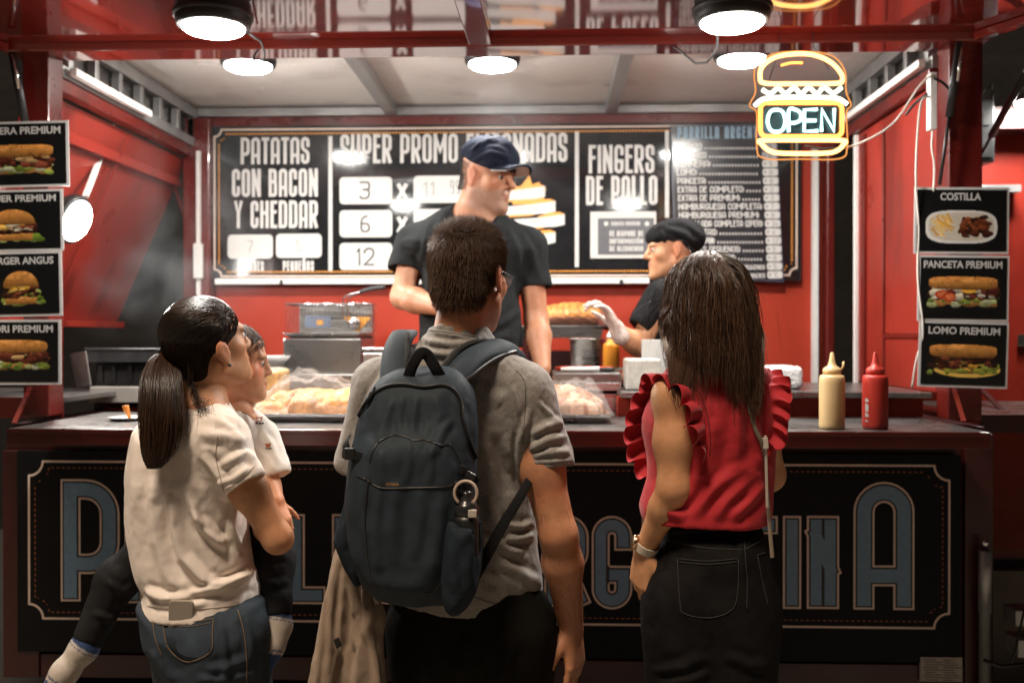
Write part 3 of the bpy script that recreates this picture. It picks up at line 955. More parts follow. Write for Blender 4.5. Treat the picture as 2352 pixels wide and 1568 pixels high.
mb = MB(); mb.box((1.52, 4.25, 0.0), (3.4, 4.6, 0.52)); mb.build('plinth', mat('plinth', (0.30, 0.26, 0.21), 0.8, var=0.15, vscale=6, bump=.002), nb)

# outside strut, black box
ob = thing('speaker_box', 'small black box with a cable hanging on the red wall right of the post', 'speaker', tuple(W(2250, 305, 4.2)))
p = W(2250, 305, 4.2)
MB().box(p + V3(-.042, -.05, -.13), p + V3(.042, .04, .125)).build('housing', M['black_plastic'], ob, bevel=0.008)
mb = MB(); mb.box(p + V3(-.030, -.054, -.11), p + V3(.030, -.0505, -.02)); mb.box(p + V3(-.022, -.056, .02), p + V3(.022, -.0505, .10)); mb.build('front_grille', M['black_metal'], ob)
MB().tube([p + V3(0, 0, .12), p + V3(.02, 0, .17), p + V3(.05, .0, .20), p + V3(.055, 0, .12)], 0.005, 6).build('cable', M['cable_black'], ob)
a, b = W(2356, 165, 3.6), W(2236, 388, 4.2)
mb = MB(); mb.tube([a, a + (b - a) * .62], 0.014, 10); mb.tube([a + (b - a) * .6, b], 0.006, 8)
tag(mb.build('gas_strut', M['black_metal']), 'black and steel gas strut slanting across the right edge of the picture', 'strut')
# drawbar and jack low on the right
db = thing('trailer_drawbar', 'grey steel trailer drawbar with cable and wheel at the lower right edge', 'drawbar', (1.9, 3.35, 0.5))
mb = MB(); mb.box((1.53, 3.34, 0.545), (2.3, 3.43, 0.60)); mb.box((1.52, 3.30, 0.455), (2.3, 3.40, 0.515)); mb.build('beam', M['grey_steel'], db, bevel=0.004)
mb = MB(); mb.box((1.54, 3.26, 0.26), (2.2, 3.3, 0.40)); mb.build('side_plate', M['steel_worn'], db, bevel=0.01)
mb = MB(); mb.lathe([(0.03, -.05), (.14, -.05), (.16, -.03), (.16, .03), (.14, .05), (.03, .05)], (1.72, 3.36, 0.33), 28, (1, 0, 0)); mb.build('wheel', M['black_plastic'], db)
mb = MB(); mb.tube([W(2352, 1400, 3.3), W(2340, 1460, 3.3), W(2330, 1500, 3.28), W(2320, 1530, 3.28)], .004, 6); mb.tube([W(2260, 1515, 3.25), W(2300, 1530, 3.25), W(2352, 1524, 3.25)], .006, 6); mb.build('cable', M['cable_black'], db)
p = W(2262, 1405, 3.4); q = W(2262, 1265, 3.4)
jk = thing('jack_post', 'silver cylindrical jack post standing on the drawbar beside the trailer', 'jack', tuple(p))
mb = MB(); mb.lathe([(.018, -.35), (.018, 0), (.021, .0), (.021, q[2] - p[2]), (.017, q[2] - p[2] + .004)], p, 20); mb.build('tube', M['grey_steel'], jk)
mb = MB(); mb.lathe([(.008, 0), (.008, .015), (.012, .017), (.012, .032), (.006, .038), (0, .04)], q + V3(0, 0, .003), 14); mb.build('cap', M['chrome'], jk)
# ------------------------------------------------------------ menu board on the rear wall
YB = 4.99
fb = plane_frame(YB)
mbd = thing('menu_board', 'wide black menu board in white lettering across the red rear wall', 'menu board', (-0.3, YB, 2.1))
q00, q10, q01, q11 = W(483, 288, YB), W(1840, 281, YB), W(483, 652, YB), W(1840, 637, YB)
X0, X1, Z0, Z1 = bx(483, 1840, 285, 647, YB)
MB().box((X0, YB, Z0), (X1, YB + .008, Z1)).build('panel', M['board_black'], mbd)
sb = YB / FPX
mb = MB(); ribbon(mb, notched(X0 + .022, X1 - .022, Z0 + .03, Z1 - .018, .035), .0042, fb, .001); mb.build('border', M['cream_print'], mbd)
mb = MB(); dashes(mb, notched(X0 + .045, X1 - .045, Z0 + .052, Z1 - .04, .035), fb, .001, .016, .010, .0035); mb.build('dashed_border', M['orange_print'], mbd)
mb = MB(); mb.box((X0 + .03, YB - .03, Z0 - .012), (X1 - .75, YB + .005, Z0 + .018)); mb.build('white_rail', M['white_plastic'], mbd, bevel=.004)
mb = MB()
for px in (646, 1427): c = W(px, 648, YB - .035); mb.box(c - V3(.008, .004, .012), c + V3(.008, .004, .012))
mb.build('rail_clip', M['black_plastic'], mbd)
T = MB()
for txt, a, b, c, d in (('PATATAS', 553, 711, 316, 377), ('CON BACON', 533, 730, 388, 452), ('Y CHEDDAR', 538, 730, 461, 524), ('SUPER PROMO EMPANADAS', 782, 1303, 307, 374), ('FINGERS', 1352, 1503, 333, 398), ('DE POLLO', 1346, 1510, 404, 471)):
    x0, x1, z0, z1 = bx(a, b, c, d, YB); fit_text(T, txt, fb, x0, x1, z0, z1, tk=.118, gapk=.060)
for txt, a, b, c, d in (('GRANDES', 545, 606, 600, 623), ('PEQUE\u00d1OS', 650, 721, 599, 622)):
    x0, x1, z0, z1 = bx(a, b, c, d, YB); fit_text(T, txt, fb, x0, x1, z0, z1, tk=.15, gapk=.09)
for a, c, d in ((759, 313, 622), (1325, 303, 613), (1532, 300, 500)):
    x0, x1, z0, z1 = bx(a - 4.5, a + 4.5, c, d, YB); flat(T, [(x0, z0), (x1, z0), (x1, z1), (x0, z1)], fb, .0012)
for c in (422, 498, 573):
    x0, x1, z0, z1 = bx(912, 936, c, c + 36, YB); fit_text(T, 'X', fb, x0, x1, z0, z1, tk=.24)
T.build('lettering', M['white_print'], mbd)
T = MB()
pills = [(523, 627, 539, 594), (634, 739, 537, 592)] + [(780, 901, c, c + 62) for c in (407, 483, 558)] + [(950, 1070, c, c + 62) for c in (404, 480, 556)]
for a, b, c, d in pills:
    x0, x1, z0, z1 = bx(a, b, c, d, YB); flat(T, rrect(x0, x1, z0, z1, .022), fb, .0015)
T.build('price_field', M['white_print'], mbd)
for txt, a, b, c, d in (('3', 826, 850, 417, 458), ('6', 828, 850, 495, 534), ('12', 819, 860, 569, 610)):
    T = MB(); x0, x1, z0, z1 = bx(a, b, c, d, YB); fit_text(T, txt, fb, x0, x1, z0, z1, tk=.10, off=.0025); T.build('digits', M['ink_black'], mbd)
T = MB()
for txt, a, b, c, d in (('11', 972, 1000, 418, 450), ('.', 1018, 1022, 444, 450), ('99', 1034, 1056, 414, 446), ('7', 568, 582, 553, 578), ('5', 680, 692, 552, 578)):
    x0, x1, z0, z1 = bx(a, b, c, d, YB); fit_text(T, txt, fb, x0, x1, z0, z1, tk=.075, off=.0025)
T.build('handwriting', mat('pencil', (.22, .22, .22), .6), mbd)
# flame and ribbon emblem
lg1, lg2 = MB(), MB()
def pw(pts): return [tuple(W(x, y, YB)[[0, 2]]) for x, y in pts]
flat(lg1, pw([(1178, 470), (1170, 430), (1196, 428), (1216, 403), (1222, 424), (1240, 418), (1236, 436), (1254, 432), (1246, 470)]), fb, .001)
for y, xr in ((428, 1252), (462, 1276), (492, 1297), (533, 1276), (560, 1256)):
    h = 24 if y < 550 else 20
    flat(lg1, pw([(xr - 62, y + 6), (xr - 40, y - 3), (xr - 12, y - 5), (xr, y), (xr - 3, y + 8), (xr - 60, y + 9)]), fb, .0014)
    flat(lg2, pw([(1120, y + 16), (xr - 60, y + 8), (xr, y), (xr, y + h), (xr - 22, y + h + 5), (1120, y + h + 10)]), fb, .0018)
    flat(lg1, pw([(1150, y + h + 8), (xr - 40, y + h + 5), (xr - 58, y + h + 10), (1150, y + h + 14)]), fb, .0014)
lg1.build('emblem_flame', M['orange_print'], mbd); lg2.build('emblem_ribbon', M['white_print'], mbd)
lg3 = MB()
for (x, y, l) in ((1188, 437, 24), (1176, 478, 66), (1216, 507, 34), (1224, 549, 24)):
    for k in range(max(2, l // 9)):
        xx = x + k * 9; ribbon(lg3, pw([(xx, y + 5), (xx + 3, y - 3), (xx + 6, y + 4)]), .0022, fb, .003)
lg3.build('emblem_script', mat('pale_ink', (.45, .45, .45), .6), mbd)
# allergen notice taped to the board
YN = 4.978
fn = plane_frame(YN)
nt_ = thing('allergen_notice', 'small framed white and grey allergen notice taped on the menu board', 'notice', (0.5, YN, 2.0))
X0, X1, Z0, Z1 = bx(1356, 1507, 486, 593, YN)
MB().box((X0, YN, Z0), (X1, YN + .006, Z1)).build('sheet', M['white_print'], nt_)
x0, x1, z0, z1 = bx(1373, 1502, 501, 585, YN); T = MB(); flat(T, [(x0, z0), (x1, z0), (x1, z1), (x0, z1)], fn, .001); T.build('grey_field', mat('notice_grey', (.10, .10, .11), .35, var=.2, vscale=14), nt_)
T = MB()
for txt, a, b, c, d in (('PARRILLA ARGENTINA', 1404, 1470, 509, 518), ('SE DISPONE DE', 1400, 1477, 530, 543), ('INFORMACI\u00d3N', 1400, 1477, 548, 560), ('DE AL\u00c9RGENOS'.replace('\u00c9', 'E'), 1400, 1477, 565, 577)):
    a0, a1, b0, b1 = bx(a, b, c, d, YN); fit_text(T, txt, fn, a0, a1, b0, b1, tk=.2, off=.002)
for px in (1392, 1486):
    c = W(px, 514, YN); flat(T, [(c[0] + .012 * math.cos(t), c[2] + .012 * math.sin(t)) for t in np.linspace(0, 2 * math.pi, 9)[:-1]], fn, .002)
T.build('lettering', M['white_print'], nt_)
# price list hung over the right end of the board
YL = 4.965
fl_ = plane_frame(YL)
pb = thing('price_list', 'tall dark price list of white item names and price tags overlapping the menu board', 'price list', (1.0, YL, 2.1))
cs = [W(1541, 292, YL), W(1780, 286, YL), W(1798, 646, YL), W(1553, 634, YL)]
mb = MB(); mb.prism(cs, (0, .006, 0)); mb.build('panel', mat('list_black', (.022, .022, .026), .18, var=.2, vscale=5, rvar=.06, bump=.0005, bscale=6), pb)
mb = MB(); ribbon(mb, [(c[0], c[2]) for c in cs] + [(cs[0][0], cs[0][2])], .005, fl_, .001); mb.build('edge', mat('navy_edge', (.03, .035, .06), .4), pb)
T, Tp, Td = MB(), MB(), MB()
x0, x1, z0, z1 = bx(1556, 1775, 291, 319, YL)
Th = MB(); fit_text(Th, 'PARRILLA ARGENTINA', fl_, x0, x1, z0, z1, tk=.16, off=.002); Th.build('heading', mat('pale_blue_print', (.20, .32, .42), .5), pb)
rows = ['CHORIZO', 'CHURRASCO', 'TERNERA:', 'LOMO:', 'PANCETA:', 'EXTRA DE COMPLETO:', 'EXTRA DE PREMIUM:', 'HAMBURGUESA COMPLETA:', 'HAMBURGUESA PREMIUM:', 'PARRILLADA COMPLETA (2PER):', 'CROQUETAS:', 'PROVOLETA PAN:', 'NUGGETS PEQUENOS:', 'NUGGETS GRANDES:', 'PATATAS BACON CHEDDAR', 'PATATAS BACON CHEDDAR']
lens = [60, 70, 78, 46, 66, 152, 142, 192, 184, 192, 86, 80, 138, 126, 140, 140]
for k, (t, L_) in enumerate(zip(rows, lens)):
    y = 330 + k * 19.6; sh = 0.045 * (k * 19.6); xa = 1552 + sh
    a0, a1, b0, b1 = bx(xa, xa + L_, y, y + 14.5, YL); fit_text(T, t, fl_, a0, a1, b0, b1, tk=.145, gapk=.07, off=.002)
    if k >= 14:
        a0, a1, b0, b1 = bx(xa + L_ + 4, 1744 + sh, y + 4, y + 14.5, YL); fit_text(T, 'PEQUENOS' if k == 14 else 'GRANDES', fl_, a0, a1, b0, b1, tk=.16, gapk=.09, off=.002)
    else:
        xd = xa + L_ + 6
        while xd < 1740 + sh:
            a0, a1, b0, b1 = bx(xd, xd + 3.2, y + 8.5, y + 13.5, YL); flat(Td, [(a0, b0), (a1, b0), (a1, b1), (a0, b1)], fl_, .002); xd += 7.2
    a0, a1, b0, b1 = bx(1749 + sh, 1784 + sh, y - 1.5, y + 15.5, YL); flat(Tp, rrect(a0, a1, b0, b1, .012), fl_, .0025)
T.build('item_names', M['white_print'], pb); Td.build('dot_leaders', M['white_print'], pb); Tp.build('price_tags', M['white_print'], pb)
T = MB()
vals = ['8', '8', '9', '8', '8', '2', '3', '7', '8', '34', '4', '12', '5', '8', '5', '7']
for k, v in enumerate(vals):
    y = 330 + k * 19.6; sh = 0.045 * (k * 19.6)
    a0, a1, b0, b1 = bx(1764 + sh, 1764 + sh + 7 * len(v), y + 2, y + 13, YL); fit_text(T, v, fl_, a0, a1, b0, b1, tk=.10, off=.0035)
    c = W(1755 + sh, y + 7, YL); flat(T, [(c[0] + .005 * math.cos(t), c[2] + .007 * math.sin(t)) for t in np.linspace(0, 2 * math.pi, 8)[:-1]], fl_, .0035)
T.build('price_digits', mat('pencil_dark', (.12, .12, .12), .6), pb)

# ------------------------------------------------------------ round LED lamps
def led_lamp(label, face, r, hh, normal=(0, 0, -1), group='round white lamps', arm=None):
    """face = centre of the glowing disc; normal = where it shines"""
    n = np.array(normal, float); n /= np.linalg.norm(n)
    t = thing('led_lamp', label, 'lamp', tuple(face), group)
    mb = MB(); mb.lathe([(r * .90, .004), (r * .98, 0), (r * 1.10, .004), (r * 1.14, .02), (r * 1.14, hh - .012), (r * 1.08, hh), (r * .5, hh + .004), (0, hh + .004)], face, 36, -n); mb.build('housing', M['black_metal'], t)
    mb = MB(); mb.lathe([(0, -.015), (r * .6, -.0145), (r * .84, -.011), (r * .93, -.004), (r * .93, .004)], face, 36, -n); mb.build('diffuser', M['lamp'], t)
    return t

LAMP_R = 0.098
for px, py, txt in ((570, 153, 'round white lamp on the ceiling inside, left one, behind the left awning lamp'), (1131, 149, 'round white lamp in the middle of the ceiling, above the man in the cap'), (1704, 139, 'round white lamp on the ceiling inside, behind the burger neon sign')):
    f = W(px, py, 3.98); hh = ZC - f[2] - .004
    l = led_lamp(txt, f, LAMP_R, min(hh, .05))
    mb = MB(); mb.lathe([(.03, .05), (.03, hh)], f, 14); mb.build('ceiling_mount', M['grey_steel'], l)
aw_lamps = [(490, 65, 2.98, 'large black lamp under the awning at the left, nearest the smoke'), (1682, 53, 2.98, 'large black lamp under the awning at the right, next to the neon sign')]
for px, py, D, txt in aw_lamps:
    f = W(px, py, D); hh = awz(D) - .03 - f[2]
    l = led_lamp(txt, f, LAMP_R, .085)
    mb = MB(); mb.lathe([(.05, .0895), (.05, awz(D) - f[2])], f, 16); mb.build('mount', M['black_metal'], l)
    MB().lathe([(.118, .03), (.118, .045), (.1125, .048)], f, 36).build('ring', M['black_metal'], l)
    e = f + V3(.105 if px < 1000 else -.02, .02, .0)
    mb = MB(); mb.tube([f + V3(.02 if px < 1000 else -.06, .09, .05), e + V3(0, .12, .0), e + V3(0.003, .15, -.03), e + V3(-.02, .20, -.055), e + V3(-.05, .25, -.045), e + V3(-.08, .3, .0), e + V3(-.10, .42, .06)], .0038, 8); mb.build('cable', M['cable_black'], l)
# clamp lamp on a white arm in front of the left flap
f = W(177, 508, 3.9)
l = led_lamp('tilted black clamp lamp on a white arm in front of the left flap', f, .088, .05, (0.95, -0.12, -0.36))
mb = MB(); mb.bar(W(196, 452, 4.0), W(258, 290, 4.4), .022, .012); mb.build('arm', M['white_plastic'], l)
# lamp on the neighbouring stall
f = W(2374, 236, 4.1)
l = led_lamp('round white lamp cut by the right edge, on the neighbouring stall', f, .072, .05, (0, -.03, -1))
mb = MB(); mb.lathe([(.012, .05), (.012, .16)], f, 10); mb.build('stem', M['black_metal'], l)

# ------------------------------------------------------------ burger neon sign hanging from the header beam
YS = 3.42
ns = thing('neon_sign', 'glowing burger shaped neon sign with the word OPEN hanging on wires', 'neon sign', tuple(W(1840, 240, YS)), None)
neon = {'orange': glow('neon_orange', (1.0, .28, .05), 4.2), 'white': glow('neon_white', (1.0, .90, .74), 3.2), 'green': glow('neon_lettuce', (.85, 1.0, .66), 2.6), 'cyan': glow('neon_cyan', (.60, 1.0, .98), 2.6), 'yellow': glow('neon_amber', (1.0, .42, .12), 4.6)}
def pth(pts, D=YS): return [W(x, y, D) for x, y in pts]
def smooth(pts, n=6, closed=False):
    P = [np.array(p, float) for p in pts]; out = []; m = len(P)
    for i in range(m if closed else m - 1):
        p0, p1, p2, p3 = (P[(i - 1) % m], P[i], P[(i + 1) % m], P[(i + 2) % m]) if closed else (P[max(i - 1, 0)], P[i], P[i + 1], P[min(i + 2, m - 1)])
        for t in np.arange(n) / n:
            out.append(.5 * ((2 * p1) + (-p0 + p2) * t + (2 * p0 - 5 * p1 + 4 * p2 - p3) * t * t + (-p0 + 3 * p1 - 3 * p2 + p3) * t ** 3))
    if not closed: out.append(P[-1])
    return out
def zq(pts): return [(1525.1 + .35156 * x, .35156 * y) for x, y in pts]
out = smooth(zq([(588, 480), (620, 415), (720, 352), (900, 338), (1090, 362), (1180, 460), (1190, 600), (1222, 688), (1192, 740), (1197, 960), (1150, 1036), (900, 1040), (650, 1034), (606, 950), (605, 740), (560, 690), (598, 600)]), 6, True)
acr, nta, ba = nodes_of('acrylic')
ba.inputs['Base Color'].default_value = (.9, .92, .95, 1); ba.inputs['Roughness'].default_value = .08; ba.inputs['Transmission Weight'].default_value = 1.0; ba.inputs['IOR'].default_value = 1.12
mb = MB(); mb.prism(pth(out, YS + .012), (0, .005, 0)); mb.build('acrylic_back', acr, ns)
MB().tube(pth(out, YS + .0145), .0026, 6, closed=True).build('lit_edge', glow('neon_edge', (1.0, .38, .10), .9), ns)
tr_ = .0074
def neon_tube(name, pts, col, r=tr_, D=YS, closed=False):
    o = MB().tube(pth(pts, D), r, 8, closed=closed).build(name, neon[col], ns); return o
neon_tube('bun_tube', smooth(zq([(628, 505), (640, 440), (700, 388), (780, 362), (900, 352), (1000, 366), (1095, 412), (1155, 478), (1165, 525), (1130, 545), (900, 548), (662, 545)]), 6, True), 'yellow', closed=True)
neon_tube('sheen_tube', smooth(zq([(765, 428), (830, 412), (905, 412)])), 'orange', .004)
neon_tube('lettuce_tube', smooth(zq([(640, 585), (695, 612), (745, 578), (795, 612), (850, 575), (895, 614), (945, 575), (1000, 612), (1045, 572), (1105, 608), (1160, 572)]), 5), 'green')
neon_tube('patty_tube', smooth(zq([(592, 692), (640, 652), (720, 639), (880, 636), (1050, 638), (1140, 646), (1197, 682)])), 'white')
neon_tube('frame_tube', [(x, y) for x, y in rrect(*(1525.1 + .35156 * q for q in (630, 1163)), *(.35156 * q for q in (672, 893)), 15)], 'orange', closed=True)
neon_tube('base_tube', smooth(zq([(640, 918), (900, 916), (1165, 918), (1176, 940), (1130, 985), (1040, 1002), (780, 1002), (690, 985), (636, 940)]), 6, True), 'yellow', closed=True)
ow = MB()
wd = [('O', smooth(zq([(735, 718), (775, 732), (793, 790), (775, 848), (735, 862), (695, 848), (677, 790), (695, 732)]), 4, True), True),
      ('P', smooth(zq([(815, 862), (816, 722), (860, 718), (893, 742), (890, 785), (855, 803), (820, 803)]), 4), False),
      ('E', zq([(1002, 716), (918, 718), (916, 858), (1006, 856)]), False), ('E', zq([(920, 788), (995, 788)]), False),
      ('N', zq([(1030, 860), (1030, 714), (1112, 858), (1112, 710)]), False)]
for ch, p, cl in wd: ow.tube(pth(p, YS - .004), .0058, 8, closed=cl)
ow.build('open_letters', neon['cyan'], ns)
mb = MB(); mb.poly(pth(zq([(648, 690), (1145, 690), (1145, 876), (648, 876)]), YS + .0105)); mb.build('dark_field', mat('teal_dark', (.01, .022, .024), .3), ns)
mb = MB()
for a, b in (((1763, 196), (1792, 108)), ((1905, 160), (1868, 108))): mb.tube([W(a[0], a[1], YS + .01), W(b[0], b[1], 3.45), W(b[0], b[1], 3.45) + V3(0, .0, .05)], .0016, 6)
mb.build('hanging_wire', M['cable_black'], ns)
MB().tube(smooth([W(1850, 335, YS + .02), W(1900, 342, YS + .02), W(1965, 333, 3.44), W(2050, 285, 3.45), W(2110, 200, 3.44), W(2140, 172, 3.42)], 6), .0036, 6).build('power_cord', M['cable_white'], ns)
# power strip and white cables at the right post
ps = thing('power_strip', 'thin white power strip fixed upright on the right post with cables', 'power strip', tuple(W(2140, 250, 3.46)))
X0, X1, Z0, Z1 = bx(2132, 2148, 170, 300, 3.45)
MB().box((X0, 3.43, Z0), (X1, 3.4695, Z1)).build('strip', M['white_plastic'], ps, bevel=.003)
MB().tube(smooth([W(2138, 222, 3.44), W(2116, 235, 3.42), W(2106, 330, 3.42), W(2104, 430, 3.42), W(2110, 520, 3.44), W(2108, 640, 3.44), W(2120, 760, 3.44), W(2104, 830, 3.46), W(2095, 890, 3.5)], 5), .0036, 6).build('cable', M['cable_white'], ps)
MB().tube(smooth([W(2142, 300, 3.44), W(2140, 340, 3.44), W(2146, 380, 3.44), W(2144, 440, 3.44)], 5), .0036, 6).build('cable', M['cable_white'], ps)
mb = MB(); mb.tube(smooth([W(2145, 180, 3.42), W(2165, 190, 3.44), W(2180, 205, 3.46)]), .005, 6); mb.tube(smooth([W(2130, 215, 3.43), W(2100, 240, 3.46), W(2080, 265, 3.48)]), .005, 6); mb.build('plug_lead', M['cable_black'], ps)

# ------------------------------------------------------------ printed food posters
class Print:
    """a picture printed on paper, painted cell by cell"""
    def __init__(s, nx, ny):
        s.nx, s.ny = nx, ny
        u, v = np.meshgrid((np.arange(nx) + .5) / nx, (np.arange(ny) + .5) / ny, indexing='ij')
        s.u, s.v = u, v; s.c = np.zeros((nx, ny, 3)) + .006
        s.P3 = np.stack([u.ravel() * 1.46, v.ravel(), np.zeros(u.size)], 1)
    def n(s, sc, seed, st=(1, 1)): return fbm(s.P3 * np.array([sc * st[0], sc * st[1], 1]) + seed * 7.3, seed).reshape(s.u.shape)
    def put(s, m, col, var=.25, sc=22, seed=1, st=(1, 1)):
        k = 1 + var * s.n(sc, seed, st); s.c = np.where(m[..., None], np.array(col) * np.clip(k, .1, 3)[..., None], s.c)
    def ell(s, cx, cy, rx, ry, wob=.10, sc=7, seed=2, p=2.0):
        r = (np.abs((s.u - cx) / rx) ** p + np.abs((s.v - cy) / ry) ** p); return r < 1 + wob * s.n(sc, seed)
    def band(s, x0, x1, y0, y1, wob=.02, sc=9, seed=3):
        d = wob * s.n(sc, seed); d2 = wob * s.n(sc, seed + 9)
        return (s.u > x0 + d2) & (s.u < x1 + d2) & (s.v > y0 + d) & (s.v < y1 + d2)

BUN, MEAT, MEAT2, CHEESE, LEAF, EGG, TOM, WHITE = (.62, .26, .06), (.07, .016, .008), (.16, .035, .018), (.80, .42, .05), (.30, .36, .06), (.72, .66, .48), (.50, .06, .02), (.70, .68, .64)
def blobs(p, x0, x1, y0, y1, cols, n, r, seed, flat_=.55, clip=None):
    g = np.random.default_rng(seed)
    for i in range(n):
        cx, cy = g.uniform(x0, x1), g.uniform(y0, y1); rx = r * g.uniform(.5, 1.5); ry = rx * 1.46 * flat_ * g.uniform(.6, 1.5); a = g.uniform(-.6, .6)
        du, dv = p.u - cx, p.v - cy; m = ((du * math.cos(a) + dv * math.sin(a)) / rx) ** 2 + ((dv * math.cos(a) - du * math.sin(a)) / ry) ** 2 < 1 + .3 * p.n(20, seed + i % 7)
        if clip is not None: m = m & clip
        col = np.array(cols[g.integers(len(cols))]) * g.uniform(.55, 1.35)
        sh = np.clip(.75 + .5 * (dv / max(ry, 1e-4)), .3, 1.3); p.c = np.where(m[..., None], col * sh[..., None] * (1 + .2 * p.n(40, seed)[..., None]), p.c)
def crust(p, m, cy, h, seed, base=BUN):
    t = np.clip((p.v - cy) / h, -1, 1); sh = .62 + .42 * t - .25 * np.clip(t - .55, 0, 1)
    k = (1 + .30 * p.n(16, seed) + .22 * p.n(46, seed + 5)) * sh * 1.25
    p.c = np.where(m[..., None], np.array(base) * np.array([1, 1, 1]) * np.clip(k, .15, 2)[..., None], p.c)
    hi = m & (p.n(9, seed + 2) > .18) & (t > 0); p.c = np.where(hi[..., None], p.c * np.array([1.25, 1.35, 1.6]), p.c)
    dk = m & (p.n(30, seed + 6) > .42); p.c = np.where(dk[..., None], p.c * np.array([.62, .48, .4]), p.c)
def burger(p, cx=.5, cy=.42, w=.27, egg=True, seed=1, leaf=True):
    if leaf: blobs(p, cx - w * .9, cx + w * 1.25, cy - .25, cy - .14, [LEAF, (.45, .50, .16), (.16, .24, .03)], 26, .045, seed)
    crust(p, p.band(cx - w * .95, cx + w * .9, cy - .25, cy - .12, .03, 9, seed), cy - .18, .08, seed + 1)
    blobs(p, cx - w * .95, cx + w * .95, cy - .14, cy - .04, [LEAF, (.40, .44, .12)], 12, .035, seed + 2)
    blobs(p, cx - w, cx + w * .95, cy - .12, cy + .05, [MEAT, MEAT2, (.26, .07, .03), (.03, .010, .006)], 46, .040, seed + 3)
    blobs(p, cx - w * .8, cx + w * .6, cy - .05, cy + .05, [CHEESE, (.85, .52, .12)], 7, .055, seed + 4, .35)
    if egg: blobs(p, cx - w * .2, cx + w * .9, cy - .08, cy + .03, [EGG, (.62, .52, .36), TOM], 12, .035, seed + 5, .5)
    crust(p, p.ell(cx, cy + .05, w * 1.02, .25, .04, 6, seed + 5) & (p.v > cy + .04 + .015 * p.n(8, seed)), cy + .17, .14, seed + 6)
def baguette(p, cx=.5, cy=.45, w=.40, seed=1, egg=True, plate=False, dark=False):
    if plate:
        p.put(p.ell(cx + .05, cy - .16, w * .98, .13, .05, 6, seed), (.78, .50, .10), .2, 10, seed); p.put(p.ell(cx + .04, cy - .12, w * .90, .11, .05, 6, seed), (.20, .12, .03), .4, 12, seed)
    else: crust(p, p.band(cx - w * .95, cx + w * .95, cy - .24, cy - .13, .05, 8, seed), cy - .18, .07, seed, (.52, .24, .07))
    blobs(p, cx - w, cx + w * .98, cy - .22, cy - .08, [LEAF, (.48, .54, .22), (.18, .26, .04), (.58, .60, .38)] if not dark else [(.34, .36, .05), CHEESE, LEAF], 34, .040, seed + 1)
    blobs(p, cx - w, cx + w * .96, cy - .12, cy + .07, [MEAT, MEAT2, (.24, .06, .03), (.035, .012, .007)], 60, .042, seed + 2)
    if egg:
        blobs(p, cx - .34, cx + .40, cy - .12, cy + .05, [EGG, (.74, .70, .56), (.55, .56, .40), (.20, .035, .03)], 24, .050, seed + 4, .5)
        p.put(p.ell(cx + .07, cy + .01, w * .22, .035, .3, 9, seed + 5), CHEESE, .25, 10, seed)
        for k, (dx, dy) in enumerate(((-.24, -.05), (-.16, -.09))): p.put(p.ell(cx + dx, cy + dy, w * .21, .072, .15, 8, seed + 6 + k), TOM, .35, 18, seed); p.put(p.ell(cx + dx + .005, cy + dy + .008, w * .14, .044, .5, 12, seed + 8 + k), (.62, .17, .06), .4, 22, seed)
    elif not dark: blobs(p, cx - w * .7, cx + w * .8, cy - .04, cy + .06, [(.62, .38, .16), MEAT2], 8, .05, seed + 6, .35)
    crust(p, p.ell(cx, cy + .14, w, .105, .10, 6, seed + 8, 4.0), cy + .14, .10, seed + 3, BUN)
def ribs(p):
    p.put(p.ell(.5, .40, .40, .27, .03, 4, 2, 3.2), WHITE, .08, 6, 3)
    p.put(p.ell(.5, .405, .365, .232, .03, 4, 2, 3.0), (.58, .52, .42), .12, 6, 3)
    g = np.random.default_rng(4)
    for i in range(26):
        cx, cy, a = g.uniform(.19, .38), g.uniform(.27, .56), g.uniform(-1.2, -.5); du, dv = (p.u - cx) * 1.46, p.v - cy
        m = (np.abs(du * math.cos(a) + dv * math.sin(a)) < .085) & (np.abs(dv * math.cos(a) - du * math.sin(a)) < .014); col = np.array([(.80, .46, .10), (.70, .34, .06), (.86, .56, .18)][i % 3]) * g.uniform(.7, 1.1); p.c = np.where(m[..., None], col * (1 + .15 * p.n(30, i)[..., None]), p.c)
    blobs(p, .49, .80, .25, .56, [MEAT, (.12, .028, .012), (.19, .05, .018), (.03, .010, .006)], 50, .045, 9, .5)
    for k in range(4): blobs(p, .50 + k * .07, .53 + k * .07, .34, .54, [(.30, .085, .03), (.24, .06, .02)], 5, .022, 20 + k, 1.2)
def plain(p): pass

